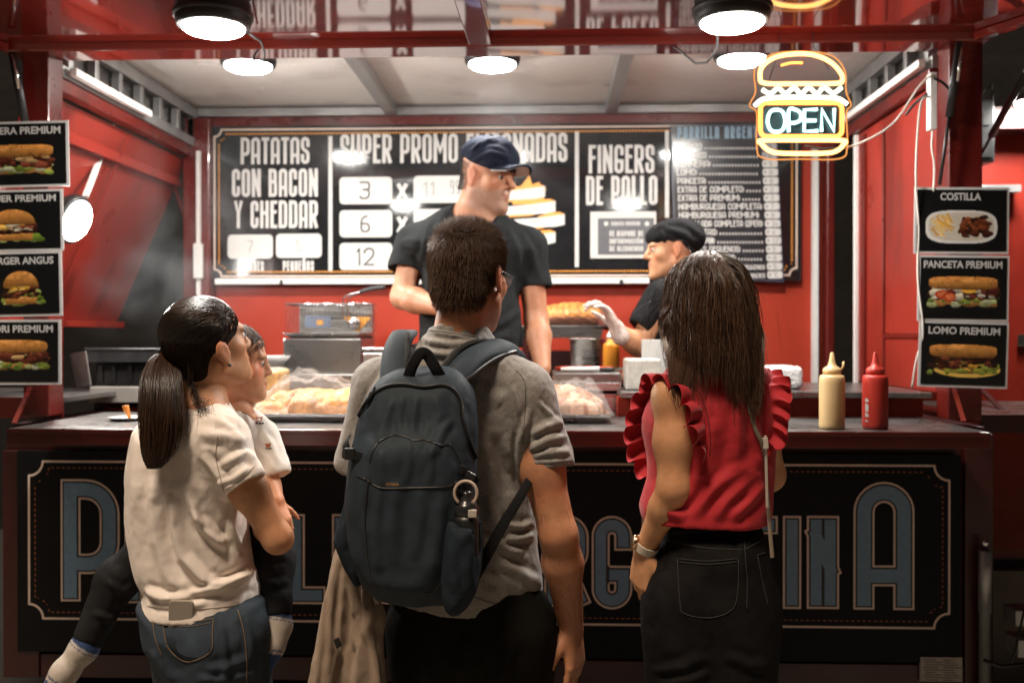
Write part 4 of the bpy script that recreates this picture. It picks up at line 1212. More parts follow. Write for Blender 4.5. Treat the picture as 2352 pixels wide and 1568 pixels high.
poster_m = mat('poster_print', (1, 1, 1), .32, vcol=True, var=.03, vscale=50, rvar=.05)
def poster(label, title, paint, px0, px1, py0, py1, D, rot, tx0=.2, tx1=.8, group='food posters hung on the posts'):
    X0, X1, Z0, Z1 = bx(px0, px1, py0, py1, D); cx, cz = (X0 + X1) / 2, (Z0 + Z1) / 2; r = math.radians(rot)
    t = thing('food_poster', label, 'poster', (cx, D, cz), group); t.rotation_euler = (0, -r, 0)
    w, h = (X1 - X0) / 2, (Z1 - Z0) / 2
    t0 = V3(cx, D, cz)
    mb = MB(); mb.box(t0 - V3(w, -.0015, h), t0 + V3(w, .004, h)); mb.build('white_sheet', M['white_print'], t)
    p = Print(156, 106); paint(p)
    m = .028
    xs = np.linspace(-w + m * w * 2.0, w - m * w * 2.0, 157); zs = np.linspace(-h + m * h * 2.8, h - m * h * 2.8, 107)
    V = np.array([(cx + x, D, cz + z) for x in xs for z in zs]); n = 107
    ii = (np.arange(156)[:, None] * n + np.arange(106)[None, :]).ravel()
    F = np.stack([ii, ii + n, ii + n + 1, ii + 1], 1)
    c = np.pad(p.c, ((0, 1), (0, 1), (0, 0)), mode='edge').reshape(-1, 3)
    mesh_obj('picture', V, F, poster_m, t, colors=c)
    o = font_text('title', title, M['white_print'], t, cx - w + 2 * w * tx0, cx - w + 2 * w * tx1, cz + h * .60, cz + h * .83, D - .0016, .028)
    return t
PR = [('food poster reading COSTILLA with ribs and chips on a plate', 'COSTILLA', ribs, 2100, 2318, 430, 583, -.6, .27, .70),
      ('food poster reading PANCETA PREMIUM with a baguette, egg and tomato', 'PANCETA PREMIUM', lambda p: baguette(p, seed=4), 2108, 2318, 586, 738, -.8, .06, .92),
      ('food poster reading LOMO PREMIUM with a steak roll on a yellow plate', 'LOMO PREMIUM', lambda p: baguette(p, seed=9, egg=False, plate=True, dark=True, cy=.42), 2110, 2316, 738, 890, -1.6, .10, .90)]
for lb, ti, fnc, a, b, c, d, r_, ta, tb in PR: poster(lb, ti, fnc, a, b, c, d, 3.44, r_, ta, tb)
PLf = [('food poster reading TERNERA PREMIUM with a toasted meat baguette, topmost on the left', 'TERNERA PREMIUM', lambda p: baguette(p, seed=14, egg=False, w=.36, cy=.42), -62, 158, 279, 430, 1.0, .02, .92),
       ('food poster reading BURGUER PREMIUM with a seeded burger and lettuce', 'BURGUER PREMIUM', lambda p: burger(p, .48, .40, .24, True, 3), -76, 145, 436, 577, .9, .02, .93),
       ('food poster reading BURGER ANGUS with a tall cheese burger', 'BURGER ANGUS', lambda p: burger(p, .58, .42, .19, False, 8), -78, 142, 578, 727, 1.1, .22, .92),
       ('food poster reading CHORI PREMIUM with a sausage roll, lowest on the left', 'CHORI PREMIUM', lambda p: baguette(p, seed=21, egg=False, w=.38, cy=.46), -80, 140, 734, 883, .2, .15, .92)]
for lb, ti, fnc, a, b, c, d, r_, ta, tb in PLf: poster(lb, ti, fnc, a, b, c, d, 3.40, r_, ta, tb)
# ------------------------------------------------------------ people: helpers
from mathutils.bvhtree import BVHTree


def unit(v): v = np.array(v, float); return v / np.linalg.norm(v)


def frame_of(fwd, up=(0, 0, 1)):
    f = unit(fwd); u = np.array(up, float); r = unit(np.cross(f, u)); u = np.cross(r, f)
    return np.stack([r, f, u], 1)              # columns: right, forward, up


def head(s, c, Fm, k=1.0, female=False, ears=True, nose=1.0, chin=1.0, ear=(0, 0)):
    """head as part of a body surface: c = centre of the cranium between the ears"""
    def L(x, y, z): return c + Fm @ (np.array([x, y, z], float) * k)
    j = .92 if female else 1.0
    s.ell(L(0, -.010, .036), np.array([.0765, .097, .083]) * k, Fm, .0)
    s.ell(L(0, .035, -.034), np.array([.058 * j, .056, .082]) * k, Fm, .03 * k)
    for sx in (-1, 1):
        s.cone(L(sx * .050 * j, .000, -.058), L(sx * .014, .078, -.100 * chin), .026 * k, .018 * k, .030 * k)
        s.ell(L(sx * .043 * j, .056, -.020), np.array([.022, .024, .020]) * k, Fm, .025 * k)
    s.ell(L(0, .082, -.101 * chin), np.array([.020 * j, .017, .016]) * k, Fm, .020 * k)
    rb = .0085 if female else .0125; s.cone(L(-.033, .082, .024), L(.033, .082, .024), rb * k, rb * k, .018 * k)
    s.ell(L(0, .072, -.058), np.array([.034, .026, .030]) * k, Fm, .02 * k)
    for sx in (-1, 1): s.ell(L(sx * .031, .099, .004), np.array([.016, .011 if female else .014, .0095]) * k, Fm, .014 * k, 's')
    for sx in (-1, 1): s.ell(L(sx * .031, .0785, .004), np.array([.0130, .0125, .0115]) * k, Fm, .003 * k)
    s.cone(L(0, .090, .014), L(0, .108 * nose, -.020), .0075 * k, .0115 * k, .012 * k)
    for sx in (-1, 1): s.ell(L(sx * .0115, .098, -.026), np.array([.0075, .010, .0075]) * k, Fm, .008 * k)
    for sx in (-1, 1):
        s.cone(L(sx * .001, .0975, -.0515), L(sx * .022, .084, -.058), .0052 * k, .0035 * k, .006 * k)
        s.cone(L(sx * .001, .0960, -.0645), L(sx * .021, .083, -.0595), .0062 * k, .0035 * k, .006 * k)
    s.cone(L(-.019, .0945, -.0585), L(.019, .0945, -.0585), .0016 * k, .0016 * k, .004 * k, 's')
    if ears:
        for sx in (-1, 1):
            E = frame_of(Fm @ unit((sx * 1.0, .14, 0)), Fm @ unit((0, -.22, 1)))
            s.ell(L(sx * .078, -.010 + ear[0], -.002 + ear[1]), np.array([.0195, .0065, .0290]) * k, E, .006 * k)
            s.ell(L(sx * .0785, -.004 + ear[0], -.031 + ear[1]), np.array([.0095, .005, .010]) * k, E, .006 * k)
            s.ell(L(sx * .0865, -.004 + ear[0], .001 + ear[1]), np.array([.0085, .0050, .0155]) * k, E, .004 * k, 's')
    return L


def hand(s, wrist, d, palm_n, k=1.0, side=1, curls=(.35, .35, .4, .45), thumb=(.5, .3), spread=.06, r0=.026, grip=None):
    """palm, four fingers of different length and a thumb; d = direction of the fingers, palm_n = where the palm faces, side = +1 when the thumb is along cross(d, palm_n)"""
    d = unit(d); n = np.array(palm_n, float); n = unit(n - d * np.dot(n, d)); t = np.cross(d, n) * side
    wrist = np.array(wrist, float)
    bases = []
    for i, (off, ln) in enumerate(((.027, .088), (.009, .092), (-.009, .088), (-.026, .080))):
        b = wrist + (d * ln + t * off) * k; bases.append(b)
        s.cone(wrist + (t * off * .55 + d * .012) * k, b, .0145 * k, .0105 * k, .014 * k)
    s.ell(wrist + (d * .045 + n * .004) * k, np.array([.036, .042, .014]) * k, np.stack([t, d, n], 1), .012 * k)
    lens = ((.043, .025, .021), (.048, .029, .022), (.044, .027, .021), (.034, .020, .018))
    for i in range(4):
        a = bases[i]; ang = 0; ax = spread * (1.5 - i); dd = unit(d + t * ax)
        for q in range(3):
            ang += curls[i] * (1.0, 1.25, .8)[q]
            v = dd * math.cos(ang) + n * math.sin(ang)
            b = a + v * lens[i][q] * k; r = (.0092, .0082, .0074, .0066)
            s.cone(a, b, r[q] * k, r[q + 1] * k, .0035 * k); a = b
    tb = wrist + (d * .022 + t * .024 + n * .006) * k
    v1 = unit(d * math.cos(thumb[0] + .35) + t * math.sin(thumb[0] + .35) + n * .25)
    v2 = unit(v1 + d * thumb[1] + n * .25); v3 = unit(v2 + d * thumb[1] * .8 + n * .15)
    b = tb + v1 * .040 * k; c = b + v2 * .030 * k; e = c + v3 * .024 * k
    s.cone(tb, b, .0145 * k, .0108 * k, .010 * k); s.cone(b, c, .0105 * k, .0092 * k, .003 * k); s.cone(c, e, .0092 * k, .0075 * k, .003 * k)


def leg(s, hip, knee, ankle, r, k=.05, foot=(0, 1, 0)):
    s.chain([hip, knee, ankle], r, k)
    f = unit(foot); a = np.array(ankle, float)
    s.cone(a + V3(0, 0, -.04) - f * .03, a + f * .14 + V3(0, 0, -.055), .04, .035, .02)


def skin_mesh(name, s, h, parent, m, base, color=None, smooth=1):
    v, f = s.mesh(h, smooth=smooth)
    n = fbm(v * 22, 4)[:, None]; n2 = fbm(v * 90, 5)[:, None]
    c = np.array(base) * (1 + .17 * n * np.array([.35, 1, 1.1]) + .09 * n2)
    if color: c = color(v, c)
    return mesh_obj(name, v, f, m, parent, True, colors=np.clip(c, 0, 1)), v, f


def face_paint(c0, Fm, k, lip=(.42, .13, .10), brow=None, stub=None, cheek=.12):
    def fn(v, c):
        q = (v - c0) @ Fm / k
        x, y, z = q[:, 0], q[:, 1], q[:, 2]
        front = y > .05
        m = np.exp(-((x / .021) ** 2 + ((z + .0585) / .0085) ** 2) ** 2) * front * (y > .082)
        c = c * (1 - m[:, None] * .8) + np.array(lip) * m[:, None] * .8
        m = np.exp(-(((np.abs(x) - .045) / .022) ** 2 + ((z + .02) / .022) ** 2)) * front * cheek
        c = c * (1 + m[:, None] * np.array([.6, -.6, -.6]))
        if brow is not None:
            m = np.exp(-(((np.abs(x) - .030) / .019) ** 4 + ((z - .026 + .004 * np.abs(x) / .03) / .0045) ** 2)) * front * .85
            c = c * (1 - m[:, None]) + np.array(brow) * m[:, None]
        if stub is not None:
            jaw = np.clip((-.035 - z) / .02, 0, 1) * np.clip((y + .03) / .04, 0, 1) * np.clip((z + .14) / .03, 0, 1)
            mo = np.exp(-((x / .03) ** 2 + ((z + .043) / .009) ** 2)) * front
            m = np.clip(jaw * .60 + mo * .70, 0, .8) * (1 - np.exp(-((x / .02) ** 2 + ((z + .058) / .008) ** 2)))
            m = m * np.clip(.8 + .5 * fbm(v * 260, 6), 0, 1)
            c = c * (1 - m[:, None]) + np.array(stub) * m[:, None]
        e = np.exp(-(((x - np.sign(x) * .078) / .02) ** 2 + ((y + .006) / .03) ** 2 + (z / .04) ** 2)) * .22
        c = c * (1 + e[:, None] * np.array([.6, -.5, -.5]))
        return c
    return fn


def eyes(parent, L, Fm, k, m_w=None):
    for sx in (-1, 1):
        mb = MB(); mb.lathe([(.0122 * k * math.sin(a), .0122 * k * -math.cos(a)) for a in np.linspace(0, math.pi, 9)], L(sx * .031, .0795, .004), 14, Fm @ V3(0, 1, 0)); o = mb.build('eye', M['eye_white'], parent)
        mb = MB(); mb.lathe([(.0075 * k, .0100 * k), (.005 * k, .0117 * k), (0, .0126 * k)], L(sx * .031, .0795, .004), 12, Fm @ V3(sx * .0, 1, -.05)); mb.build('iris', M['iris'], o)


def strands(name, paths, r, m, parent, tip=.25, colors=None, sides=3):
    """many hairs as one mesh: paths (n, k, 3)"""
    P = np.asarray(paths, float); n, k, _ = P.shape
    t = np.gradient(P, axis=1); t /= (np.linalg.norm(t, axis=2, keepdims=True) + 1e-9)
    a = np.cross(t, np.array([.31, .52, .79])); a /= (np.linalg.norm(a, axis=2, keepdims=True) + 1e-9); b = np.cross(t, a)
    rr = (np.asarray(r).reshape(-1, 1) if np.ndim(r) else np.full((n, 1), r)) * np.linspace(1, tip, k)[None, :] ** 1.0
    V = np.stack([P + rr[..., None] * (math.cos(th) * a + math.sin(th) * b) for th in np.arange(sides) * 2 * math.pi / sides], 2)   # n k s 3
    idx = np.arange(n * k * sides).reshape(n, k, sides)
    F = np.stack([idx[:, :-1, :], np.roll(idx[:, :-1, :], -1, 2), np.roll(idx[:, 1:, :], -1, 2), idx[:, 1:, :]], -1).reshape(-1, 4)
    c = None
    if colors is not None: c = np.repeat(np.asarray(colors)[:, None, :], k * sides, 1).reshape(-1, 3)
    return mesh_obj(name, V.reshape(-1, 3), F, m, parent, True, colors=c)


def push_out(p, balls):
    """keep hair points outside ellipsoids (centre, radii, frame)"""
    for c, r, R in balls:
        q = (p - c) @ R / r; l = np.linalg.norm(q, axis=-1, keepdims=True)
        q2 = np.where(l < 1, q / np.maximum(l, 1e-6), q); p = (q2 * r) @ R.T + c
    return p


def push_back(p, balls):
    """lift hair off the back: move points straight backwards out of wide ellipsoids"""
    for c, r in balls:
        u = 1 - ((p[:, 0] - c[0]) / r[0]) ** 2 - ((p[:, 2] - c[2]) / r[2]) ** 2
        yb_ = c[1] - r[1] * np.sqrt(np.clip(u, 0, None)); m = (u > 0) & (p[:, 1] > yb_) & (p[:, 1] < c[1] + r[1])
        p = p.copy(); p[m, 1] = yb_[m]
    return p


def flow_hair(roots, d0, steps, length, grav, balls, jit, seed, guide=None, wave=.0, wf=30., backs=()):
    """hair grown from roots: starts along d0, bends towards gravity, slides over the balls"""
    rng = np.random.default_rng(seed); n = len(roots)
    p = roots.copy(); d = d0 / np.linalg.norm(d0, axis=1, keepdims=True); out = [p.copy()]
    ln = length if np.ndim(length) else np.full(n, length)
    g = guide if guide is not None else np.arange(n)
    ph = rng.uniform(0, 6.28, int(g.max()) + 1)[g]; ph2 = rng.uniform(0, 6.28, int(g.max()) + 1)[g]
    for i in range(steps - 1):
        u = i / (steps - 1)
        gv = grav(p) if callable(grav) else np.array(grav)
        d = d * (1 - .30) + gv * .30 + rng.normal(0, jit, (n, 3)) + wave * np.stack([np.sin(ph + u * wf * ln), np.sin(ph2 + u * wf * ln * .8), 0 * ph], 1)
        d /= np.linalg.norm(d, axis=1, keepdims=True)
        p = p + d * (ln / (steps - 1))[:, None]
        p = push_back(push_out(p, balls), backs); out.append(p.copy())
    return np.stack(out, 1)


def hair_cols(n, base, seed, var=.35):
    rng = np.random.default_rng(seed); return np.array(base) * (1 + var * rng.normal(0, .6, (n, 1))).clip(.35, 2.2)


def hair_mat(name, rough=.34, spec=.6):
    m, nt, b = nodes_of(name)
    a = nt.nodes.new('ShaderNodeAttribute'); a.attribute_name = 'col'; nt.links.new(a.outputs['Color'], b.inputs['Base Color'])
    b.inputs['Roughness'].default_value = rough; b.inputs['Specular IOR Level'].default_value = spec
    return m


def bvh(v, f): return BVHTree.FromPolygons([tuple(p) for p in v], [tuple(map(int, q)) for q in f])


def drape(tree, pts, lift=.001, Y0=None):
    """points of the surface met from behind the camera side along the sight line of each pixel"""
    out = []
    for x, y in pts:
        d = CM @ np.array([(x - 1176.0) / FPX, -(y - 784.0) / FPX, -1.0]); d /= np.linalg.norm(d)
        h = tree.ray_cast(Vector(CAM_POS), Vector(d))
        if h[0] is not None: out.append(np.array(h[0]) + np.array(h[1]) * lift)
    return out


def seam(mb, tree, pts, r, lift=.0005, n=6, sub=6):
    q = drape(tree, [tuple(p) for p in smooth([np.array(p, float) for p in pts], sub)], lift)
    if len(q) > 2: mb.tube(q, r, n)
    return mb


def poly_w(pts, D, n=5):
    """smooth closed outline of pixels -> world x, z on the plane Y = D"""
    q = smooth([np.array(p, float) for p in pts], n, True)
    return np.array([W(x, y, D)[[0, 2]] for x, y in q])


def zlerp(zs, vs):
    zs, vs = np.array(zs, float), np.array(vs, float); o = np.argsort(zs)
    return lambda z: np.interp(z, zs[o], vs[o])


def cloth(name, s, h, parent, m, lines=(), D=2.4, noise=(.004, 9.), noise2=(.0012, 40.), seed=1, smooth_it=2, wob=6.0, cols=None, gain=.85, wrinkle=.0022, wst=(38, 28, 24)):
    v, f = s.mesh(h, smooth=smooth_it)
    N = normals(v, f)
    v = v + N * (noise[0] * fbm(v * noise[1], seed) + noise2[0] * fbm(v * noise2[1], seed + 3))[:, None]
    if len(lines): v = creases(v, f, lines, D, seed, wob, gain=gain)
    if wrinkle:
        N = normals(v, f); q = v * np.array(wst); rg = 1 - np.abs(fbm(q + .4 * np.stack([vnoise(v * 11, 8), vnoise(v * 11, 9), vnoise(v * 11, 10)], 1), seed + 11, 3)) * 2
        v = v + N * (wrinkle * np.clip(rg, -.4, 1) * (.35 + .65 * np.clip(vnoise(v * 7, seed + 2) + .4, 0, 1)))[:, None]
    v = relax(v, f, 1)
    return mesh_obj(name, v, f, m, parent, True, colors=cols(v) if cols else None), v, f


M['skin_light'] = mat('skin_light', (1, 1, 1), .46, vcol=True, var=.07, vscale=45, bump=.0007, bscale=330, spec=.4, sss=.10)
M['eye_white'] = mat('eye_white', (.42, .38, .35), .15, var=.05, vscale=60)
M['iris'] = mat('iris', (.02, .012, .008), .1)
M['hair'] = hair_mat('hair', .36, .55)
M['hair_matte'] = hair_mat('hair_matte', .45, .45)
M['hair_base'] = mat('hair_base', (.020, .011, .007), .9, var=.3, vscale=40, spec=.1)
M['tee_charcoal'] = fabric('tee_charcoal', (.021, .023, .024))
M['tee_black'] = fabric('tee_black', (.012, .012, .013))
M['trouser_black'] = fabric('trouser_black', (.010, .010, .011))
# ------------------------------------------------------------ the man in the cap behind the counter
D = 3.9
pm = thing('person', 'man in charcoal T-shirt and navy cap behind the counter, looking to the right', 'person', tuple(W(1090, 900, D)))
hc = W(1120, 407, D); Fm = frame_of((.80, -.56, -.20), (.03, 0, 1)); HK = 1.10
nb_ = W(1085, 500, D + .01); chest = W(1083, 600, D); waist = W(1083, 740, D - .02); pel = W(1083, 870, D)
shL, shR = W(955, 560, D), W(1212, 568, D)            # shoulders, left and right in the picture
elL, wrL = W(925, 682, D - .06), W(1012, 706, D - .24)
elR, wrR = W(1232, 735, D - .02), W(1247, 845, D - .16)
s = SDF()
s.chain([pel, waist, chest, nb_ - V3(0, 0, .02)], [.115, .115, .115, .075], .05, ((1, 0, 0), 1.4))
L = head(s, hc, Fm, HK, nose=1.12)
s.cone(hc + Fm @ V3(0, -.02, -.05), nb_ + V3(0, .01, -.03), .073, .082, .03)
for sh, el, wr in ((shL, elL, wrL), (shR, elR, wrR)):
    s.cone(nb_ + V3(0, 0, -.02), sh, .055, .058, .05); s.chain([sh, el], [.055, .046], .03); s.chain([el, el + (wr - el) * .35, wr], [.046, .048, .030], .02)
hand(s, wrL, (.9, -.1, .05), (0, .8, .2), 1.02, -1, (.5, .5, .5, .5))
for sx in (-.1, .1): leg(s, pel + V3(sx, 0, -.05), pel + V3(sx * 1.1, 0, -.45), V3(pel[0] + sx * 1.15, D, .55), [.08, .055, .045], foot=(0, -1, 0))
hand(s, wrR, (.05, -.3, -1), (-.8, .3, 0), 1.02, 1, (.3, .3, .35, .4))
skin_mesh('body', s, .0045, pm, M['skin_light'], (.50, .235, .135), face_paint(hc, Fm, HK, (.36, .13, .10), (.09, .065, .05), (.21, .165, .14)))
eyes(pm, L, Fm, HK)
# T-shirt
s = SDF()
out = [(1030, 478), (985, 500), (945, 528), (918, 560), (945, 600), (966, 612), (968, 680), (970, 740), (966, 790), (970, 900), (1100, 900), (1195, 900), (1200, 745), (1194, 690), (1194, 640), (1222, 600), (1232, 575), (1212, 540), (1180, 515), (1140, 498), (1110, 515), (1075, 520), (1045, 502)]
zz = zlerp([W(0, y, D)[2] for y in (480, 560, 680, 750, 800)], [.075, .125, .145, .160, .16])
s.chain([pel, waist, chest, nb_ - V3(0, 0, .03)], [.128, .130, .130, .085], .05, ((1, 0, 0), 1.4))
for sh in (shL, shR): s.cone(nb_ + V3(0, 0, -.015), sh, .070, .072, .05)
s.ext(poly_w(out, D), lambda x, z: (D - .01 + 0 * x, zz(z)), .12, .02)
for sh, a, b in ((W(950, 556, D), W(935, 600, D - .02), .070), (W(1212, 566, D), W(1226, 638, D), .068)):
    s.cone(sh, a + (a - sh) * .3, b, b * .98, .03)
s.plane(W(935, 597, D), unit(W(920, 640, D) - W(950, 556, D))) if False else None
s.cone(hc + Fm @ V3(0, -.02, -.05), nb_ + V3(.012, -.03, .005), .075, .090, .006, 's')
s.plane(W(1083, 798, D), (0, 0, -1))
for a, d, r in ((W(936, 604, D - .02), unit(elL - shL), .09), (W(1226, 642, D), unit(elR - shR), .09)):
    s.cone(a + d * .094, a + d * .30, .088, .09, .004, 's')
fold = [([(985, 505), (975, 560), (960, 610)], .016, .010), ([(1010, 505), (1000, 560), (990, 640)], .02, .008), ([(1165, 520), (1185, 570), (1195, 640)], .018, .009), ([(1195, 530), (1225, 580), (1240, 640)], .018, .008),
        ([(975, 735), (1040, 770), (1120, 785), (1190, 765)], .022, .012), ([(975, 700), (1020, 730), (1090, 745)], .02, .008), ([(1195, 715), (1150, 745), (1100, 760)], .02, .008), ([(930, 560), (950, 575), (975, 610)], .012, .007), ([(1050, 520), (1090, 530), (1150, 515)], .014, .006), ([(1000, 620), (1060, 660), (1080, 720)], .03, .007)]
cloth('shirt', s, .005, pm, M['tee_charcoal'], fold, D, seed=21, noise=(.004, 8.))
# black trousers and apron band
s = SDF(); s.chain([pel + V3(0, 0, .12), pel + V3(0, 0, -.02)], [.125, .12], .03, ((1, 0, 0), 1.4))
for sx in (-.1, .1): s.chain([pel + V3(sx, 0, -.05), pel + V3(sx * 1.1, 0, -.45), V3(pel[0] + sx * 1.15, D, .52)], [.095, .072, .06], .04)
cloth('trousers', s, .008, pm, M['trouser_black'], (), D)
rng = np.random.default_rng(55); n = 1500; az = rng.uniform(-2.4, -.15, n) ; zz_ = rng.uniform(-.055, .045, n)
for sx in (-1, 1):
    R0 = np.array([L(sx * .0775 * abs(math.cos(a)) * .98, .0 + .098 * math.sin(a) * .98 - .01, z) for a, z in zip(az, zz_)])
    d0 = R0 - hc; strands('hair', flow_hair(R0, d0 * .3 / .1 + np.tile(Fm @ V3(0, -.6, -1), (n, 1)), 3, rng.uniform(.004, .010, n), (0, 0, -1.), [], .08, 56), .0009, M['hair_matte'], pm, .4, hair_cols(n, (.085, .075, .068), 57, .4))
# cap: crown, band, brim and pale underside
navy = fabric('cap_navy', (.012, .016, .030), weave=500)
s = SDF()
s.ell(L(0, -.012, .068), np.array([.088, .112, .075]) * HK, Fm, .0)
s.ell(L(0, .045, .060), np.array([.078, .055, .06]) * HK, Fm, .03)
s.plane(L(0, -.012, .040), -(Fm @ unit((0, .26, 1))))
Nn = Fm @ unit((0, .26, 1))
cp, v, f = cloth('cap', s, .0045, pm, navy, [([(1100, 340), (1120, 325), (1150, 320), (1175, 330)], .012, .010), ([(1080, 350), (1100, 330), (1120, 315)], .010, .008), ([(1140, 312), (1165, 322), (1180, 345)], .01, .007), ([(1085, 375), (1130, 352), (1170, 360)], .012, .006)], D, noise=(.005, 16.), seed=5)
def brim(name, m, lift, y0, y1, w, thick):
    G = []
    for i in range(9):
        u = -1 + 2 * i / 8; row = []
        for j in range(6):
            t = j / 5; y = y0 + (y1 - y0) * t * math.sqrt(max(0, 1 - .55 * u * u)); x = w * u * (1 - .12 * t)
            z = .047 + .10 * (y - y0) - .022 * u * u + lift
            row.append(L(x, y, z))
        G.append(row)
    G = np.array(G); B = G - (Fm @ V3(0, 0, 1)) * thick
    mb = MB(); mb.grid(G); mb.grid(B[:, ::-1])
    mb.grid(np.stack([G[:, -1], B[:, -1]], 1)); mb.grid(np.stack([G[0], B[0]], 1)); mb.grid(np.stack([G[-1], B[-1]], 1))
    return mb.build(name, m, cp)
brim('brim', navy, .004, .070, .170, .074, .006)
brim('brim_underside', fabric('brim_grey', (.62, .62, .60)), -.0035, .066, .160, .072, .003)
MB().lathe([(.007, 0), (.006, .004), (0, .006)], L(0, -.012, .146), 10, Fm @ V3(0, 0, 1)).build('button', navy, cp)

# ------------------------------------------------------------ the woman in the black cap behind the counter
D = 4.1
pw_ = thing('person', 'woman in black T-shirt and black cap behind the counter, wearing a clear glove', 'person', tuple(W(1540, 900, D)))
hc = W(1541, 574, D); Fm = frame_of((-.985, -.12, -.10), (0, 0, 1)); HK = .96
nb_ = W(1562, 665, D + .02); chest = W(1568, 760, D); pel = W(1570, 930, D); sh = W(1520, 690, D - .10); sh2 = W(1590, 690, D + .16)
el, wr = W(1467, 795, D - .15), W(1418, 757, D - .22)
s = SDF()
s.chain([pel, W(1568, 850, D), chest, nb_ - V3(0, 0, .02)], [.115, .100, .105, .06], .05, ((0, 1, 0), 1.3))
L = head(s, hc, Fm, HK, True, nose=1.04)
s.cone(hc + Fm @ V3(0, -.02, -.05), nb_ + V3(0, .0, -.03), .052, .058, .03)
s.cone(nb_, sh, .045, .05, .04); s.cone(nb_, sh2, .045, .05, .04)
s.chain([sh, el], [.052, .040], .03); s.chain([el, el + (wr - el) * .3, wr], [.040, .041, .026], .02)
s.chain([sh2, W(1545, 800, D + .2), W(1490, 830, D + .1)], [.05, .04, .027], .02); hand(s, W(1490, 830, D + .1), (-.7, -.5, -.1), (0, 0, -1), .92, 1)
skin_mesh('body', s, .0045, pw_, M['skin_light'], (.56, .27, .145), face_paint(hc, Fm, HK, (.40, .13, .10), (.09, .05, .035)))
eyes(pw_, L, Fm, HK)
s = SDF()
glove = mat('clear_glove', (.74, .60, .54), .20, var=.25, vscale=45, bump=.005, bscale=70, alpha=.85)
hd = unit(W(1385, 690, D - .25) - wr)
s.cone(wr - hd * .03, wr + hd * .01, .036, .030, .01)
hand(s, wr, hd, (-.75, -.15, -.35), 1.02, -1, (.62, .55, .50, .42), (.45, .25), .10)
v, f = s.mesh(.0035); v = v + normals(v, f) * (.0042 * fbm(v * 60, 8))[:, None]
mesh_obj('glove', v, f, glove, pw_, True)
s = SDF(); s.chain([pel + V3(0, 0, .05), pel], [.12, .12], .03)
for sx in (-.09, .09): s.chain([pel + V3(0, sx, -.02), pel + V3(0, sx, -.40), V3(pel[0], D + sx, .47)], [.095, .072, .06], .04)
cloth('trousers', s, .009, pw_, M['trouser_black'], (), D)
s = SDF()
out = [(1530, 640), (1500, 646), (1488, 680), (1478, 730), (1476, 790), (1474, 850), (1500, 870), (1580, 870), (1660, 860), (1668, 780), (1660, 700), (1630, 655), (1590, 640), (1560, 650)]
s.ext(poly_w(out, D), lambda x, z: (D + .01 + 0 * x, .15 + 0 * x), .10, .02)
s.cone(W(1515, 680, D - .11), W(1478, 740, D - .135), .062, .058, .03); s.cone(wr + (el - wr) * .0, el, .04, .05, .003, 's')
s.chain([W(1568, 850, D), chest, nb_ - V3(0, 0, .02)], [.115, .12, .075], .05, ((0, 1, 0), 1.3))
dd = unit(el - sh); a = W(1470, 737, D - .135); s.cone(a + dd * .075, a + dd * .25, .066, .066, .003, 's')
s.cone(hc + Fm @ V3(0, -.01, -.05), nb_ + V3(-.01, -.02, .0), .056, .066, .006, 's')
cloth('shirt', s, .005, pw_, M['tee_black'], [([(1500, 670), (1490, 700), (1485, 735)], .014, .009), ([(1515, 660), (1525, 720), (1500, 800)], .02, .009), ([(1540, 690), (1520, 760), (1490, 830)], .022, .009)], D, seed=31)
s = SDF()
s.ell(L(0, -.030, .062), np.array([.090, .112, .072]) * HK, Fm, 0); s.ell(L(0, -.085, .038), np.array([.07, .065, .058]) * HK, Fm, .03); s.ell(L(0, .05, .062), np.array([.066, .05, .042]) * HK, Fm, .03)
s.plane(L(0, .03, .043), -(Fm @ unit((0, .42, 1)))) if False else None
s.ell(L(0, .075, -.055), np.array([.10, .125, .083]) * HK, Fm, .004, 's')
cw = cloth('cap', s, .0045, pw_, fabric('cap_black', (.013, .013, .014)), [([(1500, 530), (1530, 510), (1560, 512)], .014, .006), ([(1520, 520), (1570, 540), (1610, 560)], .016, .008), ([(1540, 500), (1590, 520), (1615, 545)], .014, .006), ([(1515, 512), (1522, 545), (1530, 570)], .008, .006)], D, noise=(.004, 18.), seed=6)[0]
# dark hair below the cap, in front of the ear and at the nape
rng = np.random.default_rng(5); n = 260
th = rng.uniform(-.6, 1, n); R0 = np.array([L(.072 + .004 * rng.random(), .004 + .02 * t - .03 * (rng.random()), .018 + .02 * rng.random()) for t in th])
strands('hair', flow_hair(R0, np.tile(Fm @ V3(.1, -.5, -1), (n, 1)), 7, rng.uniform(.03, .055, n), (.1, 0, -1.), [], .05, 3), .0012, M['hair'], pw_, .3, hair_cols(n, (.022, .013, .010), 3))
# ------------------------------------------------------------ the man with the backpack
D = 2.42
man = thing('person', 'man seen from behind in grey T-shirt and dark trousers, short brown hair and glasses', 'person', (*W(1060, 1000, D)[:2], 0))
hc = W(1078, 636, D + .01); Fm = frame_of((.40, 1, -.08), (0.0, .02, 1)); HK = 1.08
nb_ = W(1052, 800, D + .0); chest = W(1042, 960, D + .02); waist = W(1050, 1200, D + .02); pel = W(1075, 1400, D + .01)
shL, shR = W(880, 893, D + .03), W(1200, 905, D - .01)
elR, wrR = W(1283, 1228, D - .07), W(1313, 1440, D + .02)
elL, wrL = W(838, 1180, D + .02), W(815, 1270, D + .26)
hipL, hipR = W(1000, 1450, D), W(1165, 1450, D)
s = SDF()
s.chain([pel, waist, chest, nb_ - V3(0, 0, .05)], [.085, .075, .085, .06], .05, ((1, 0, 0), 1.42))
L = head(s, hc, Fm, HK)
s.cone(hc + Fm @ V3(0, -.030, -.045), nb_ + V3(0, -.005, .0), .056, .066, .03)
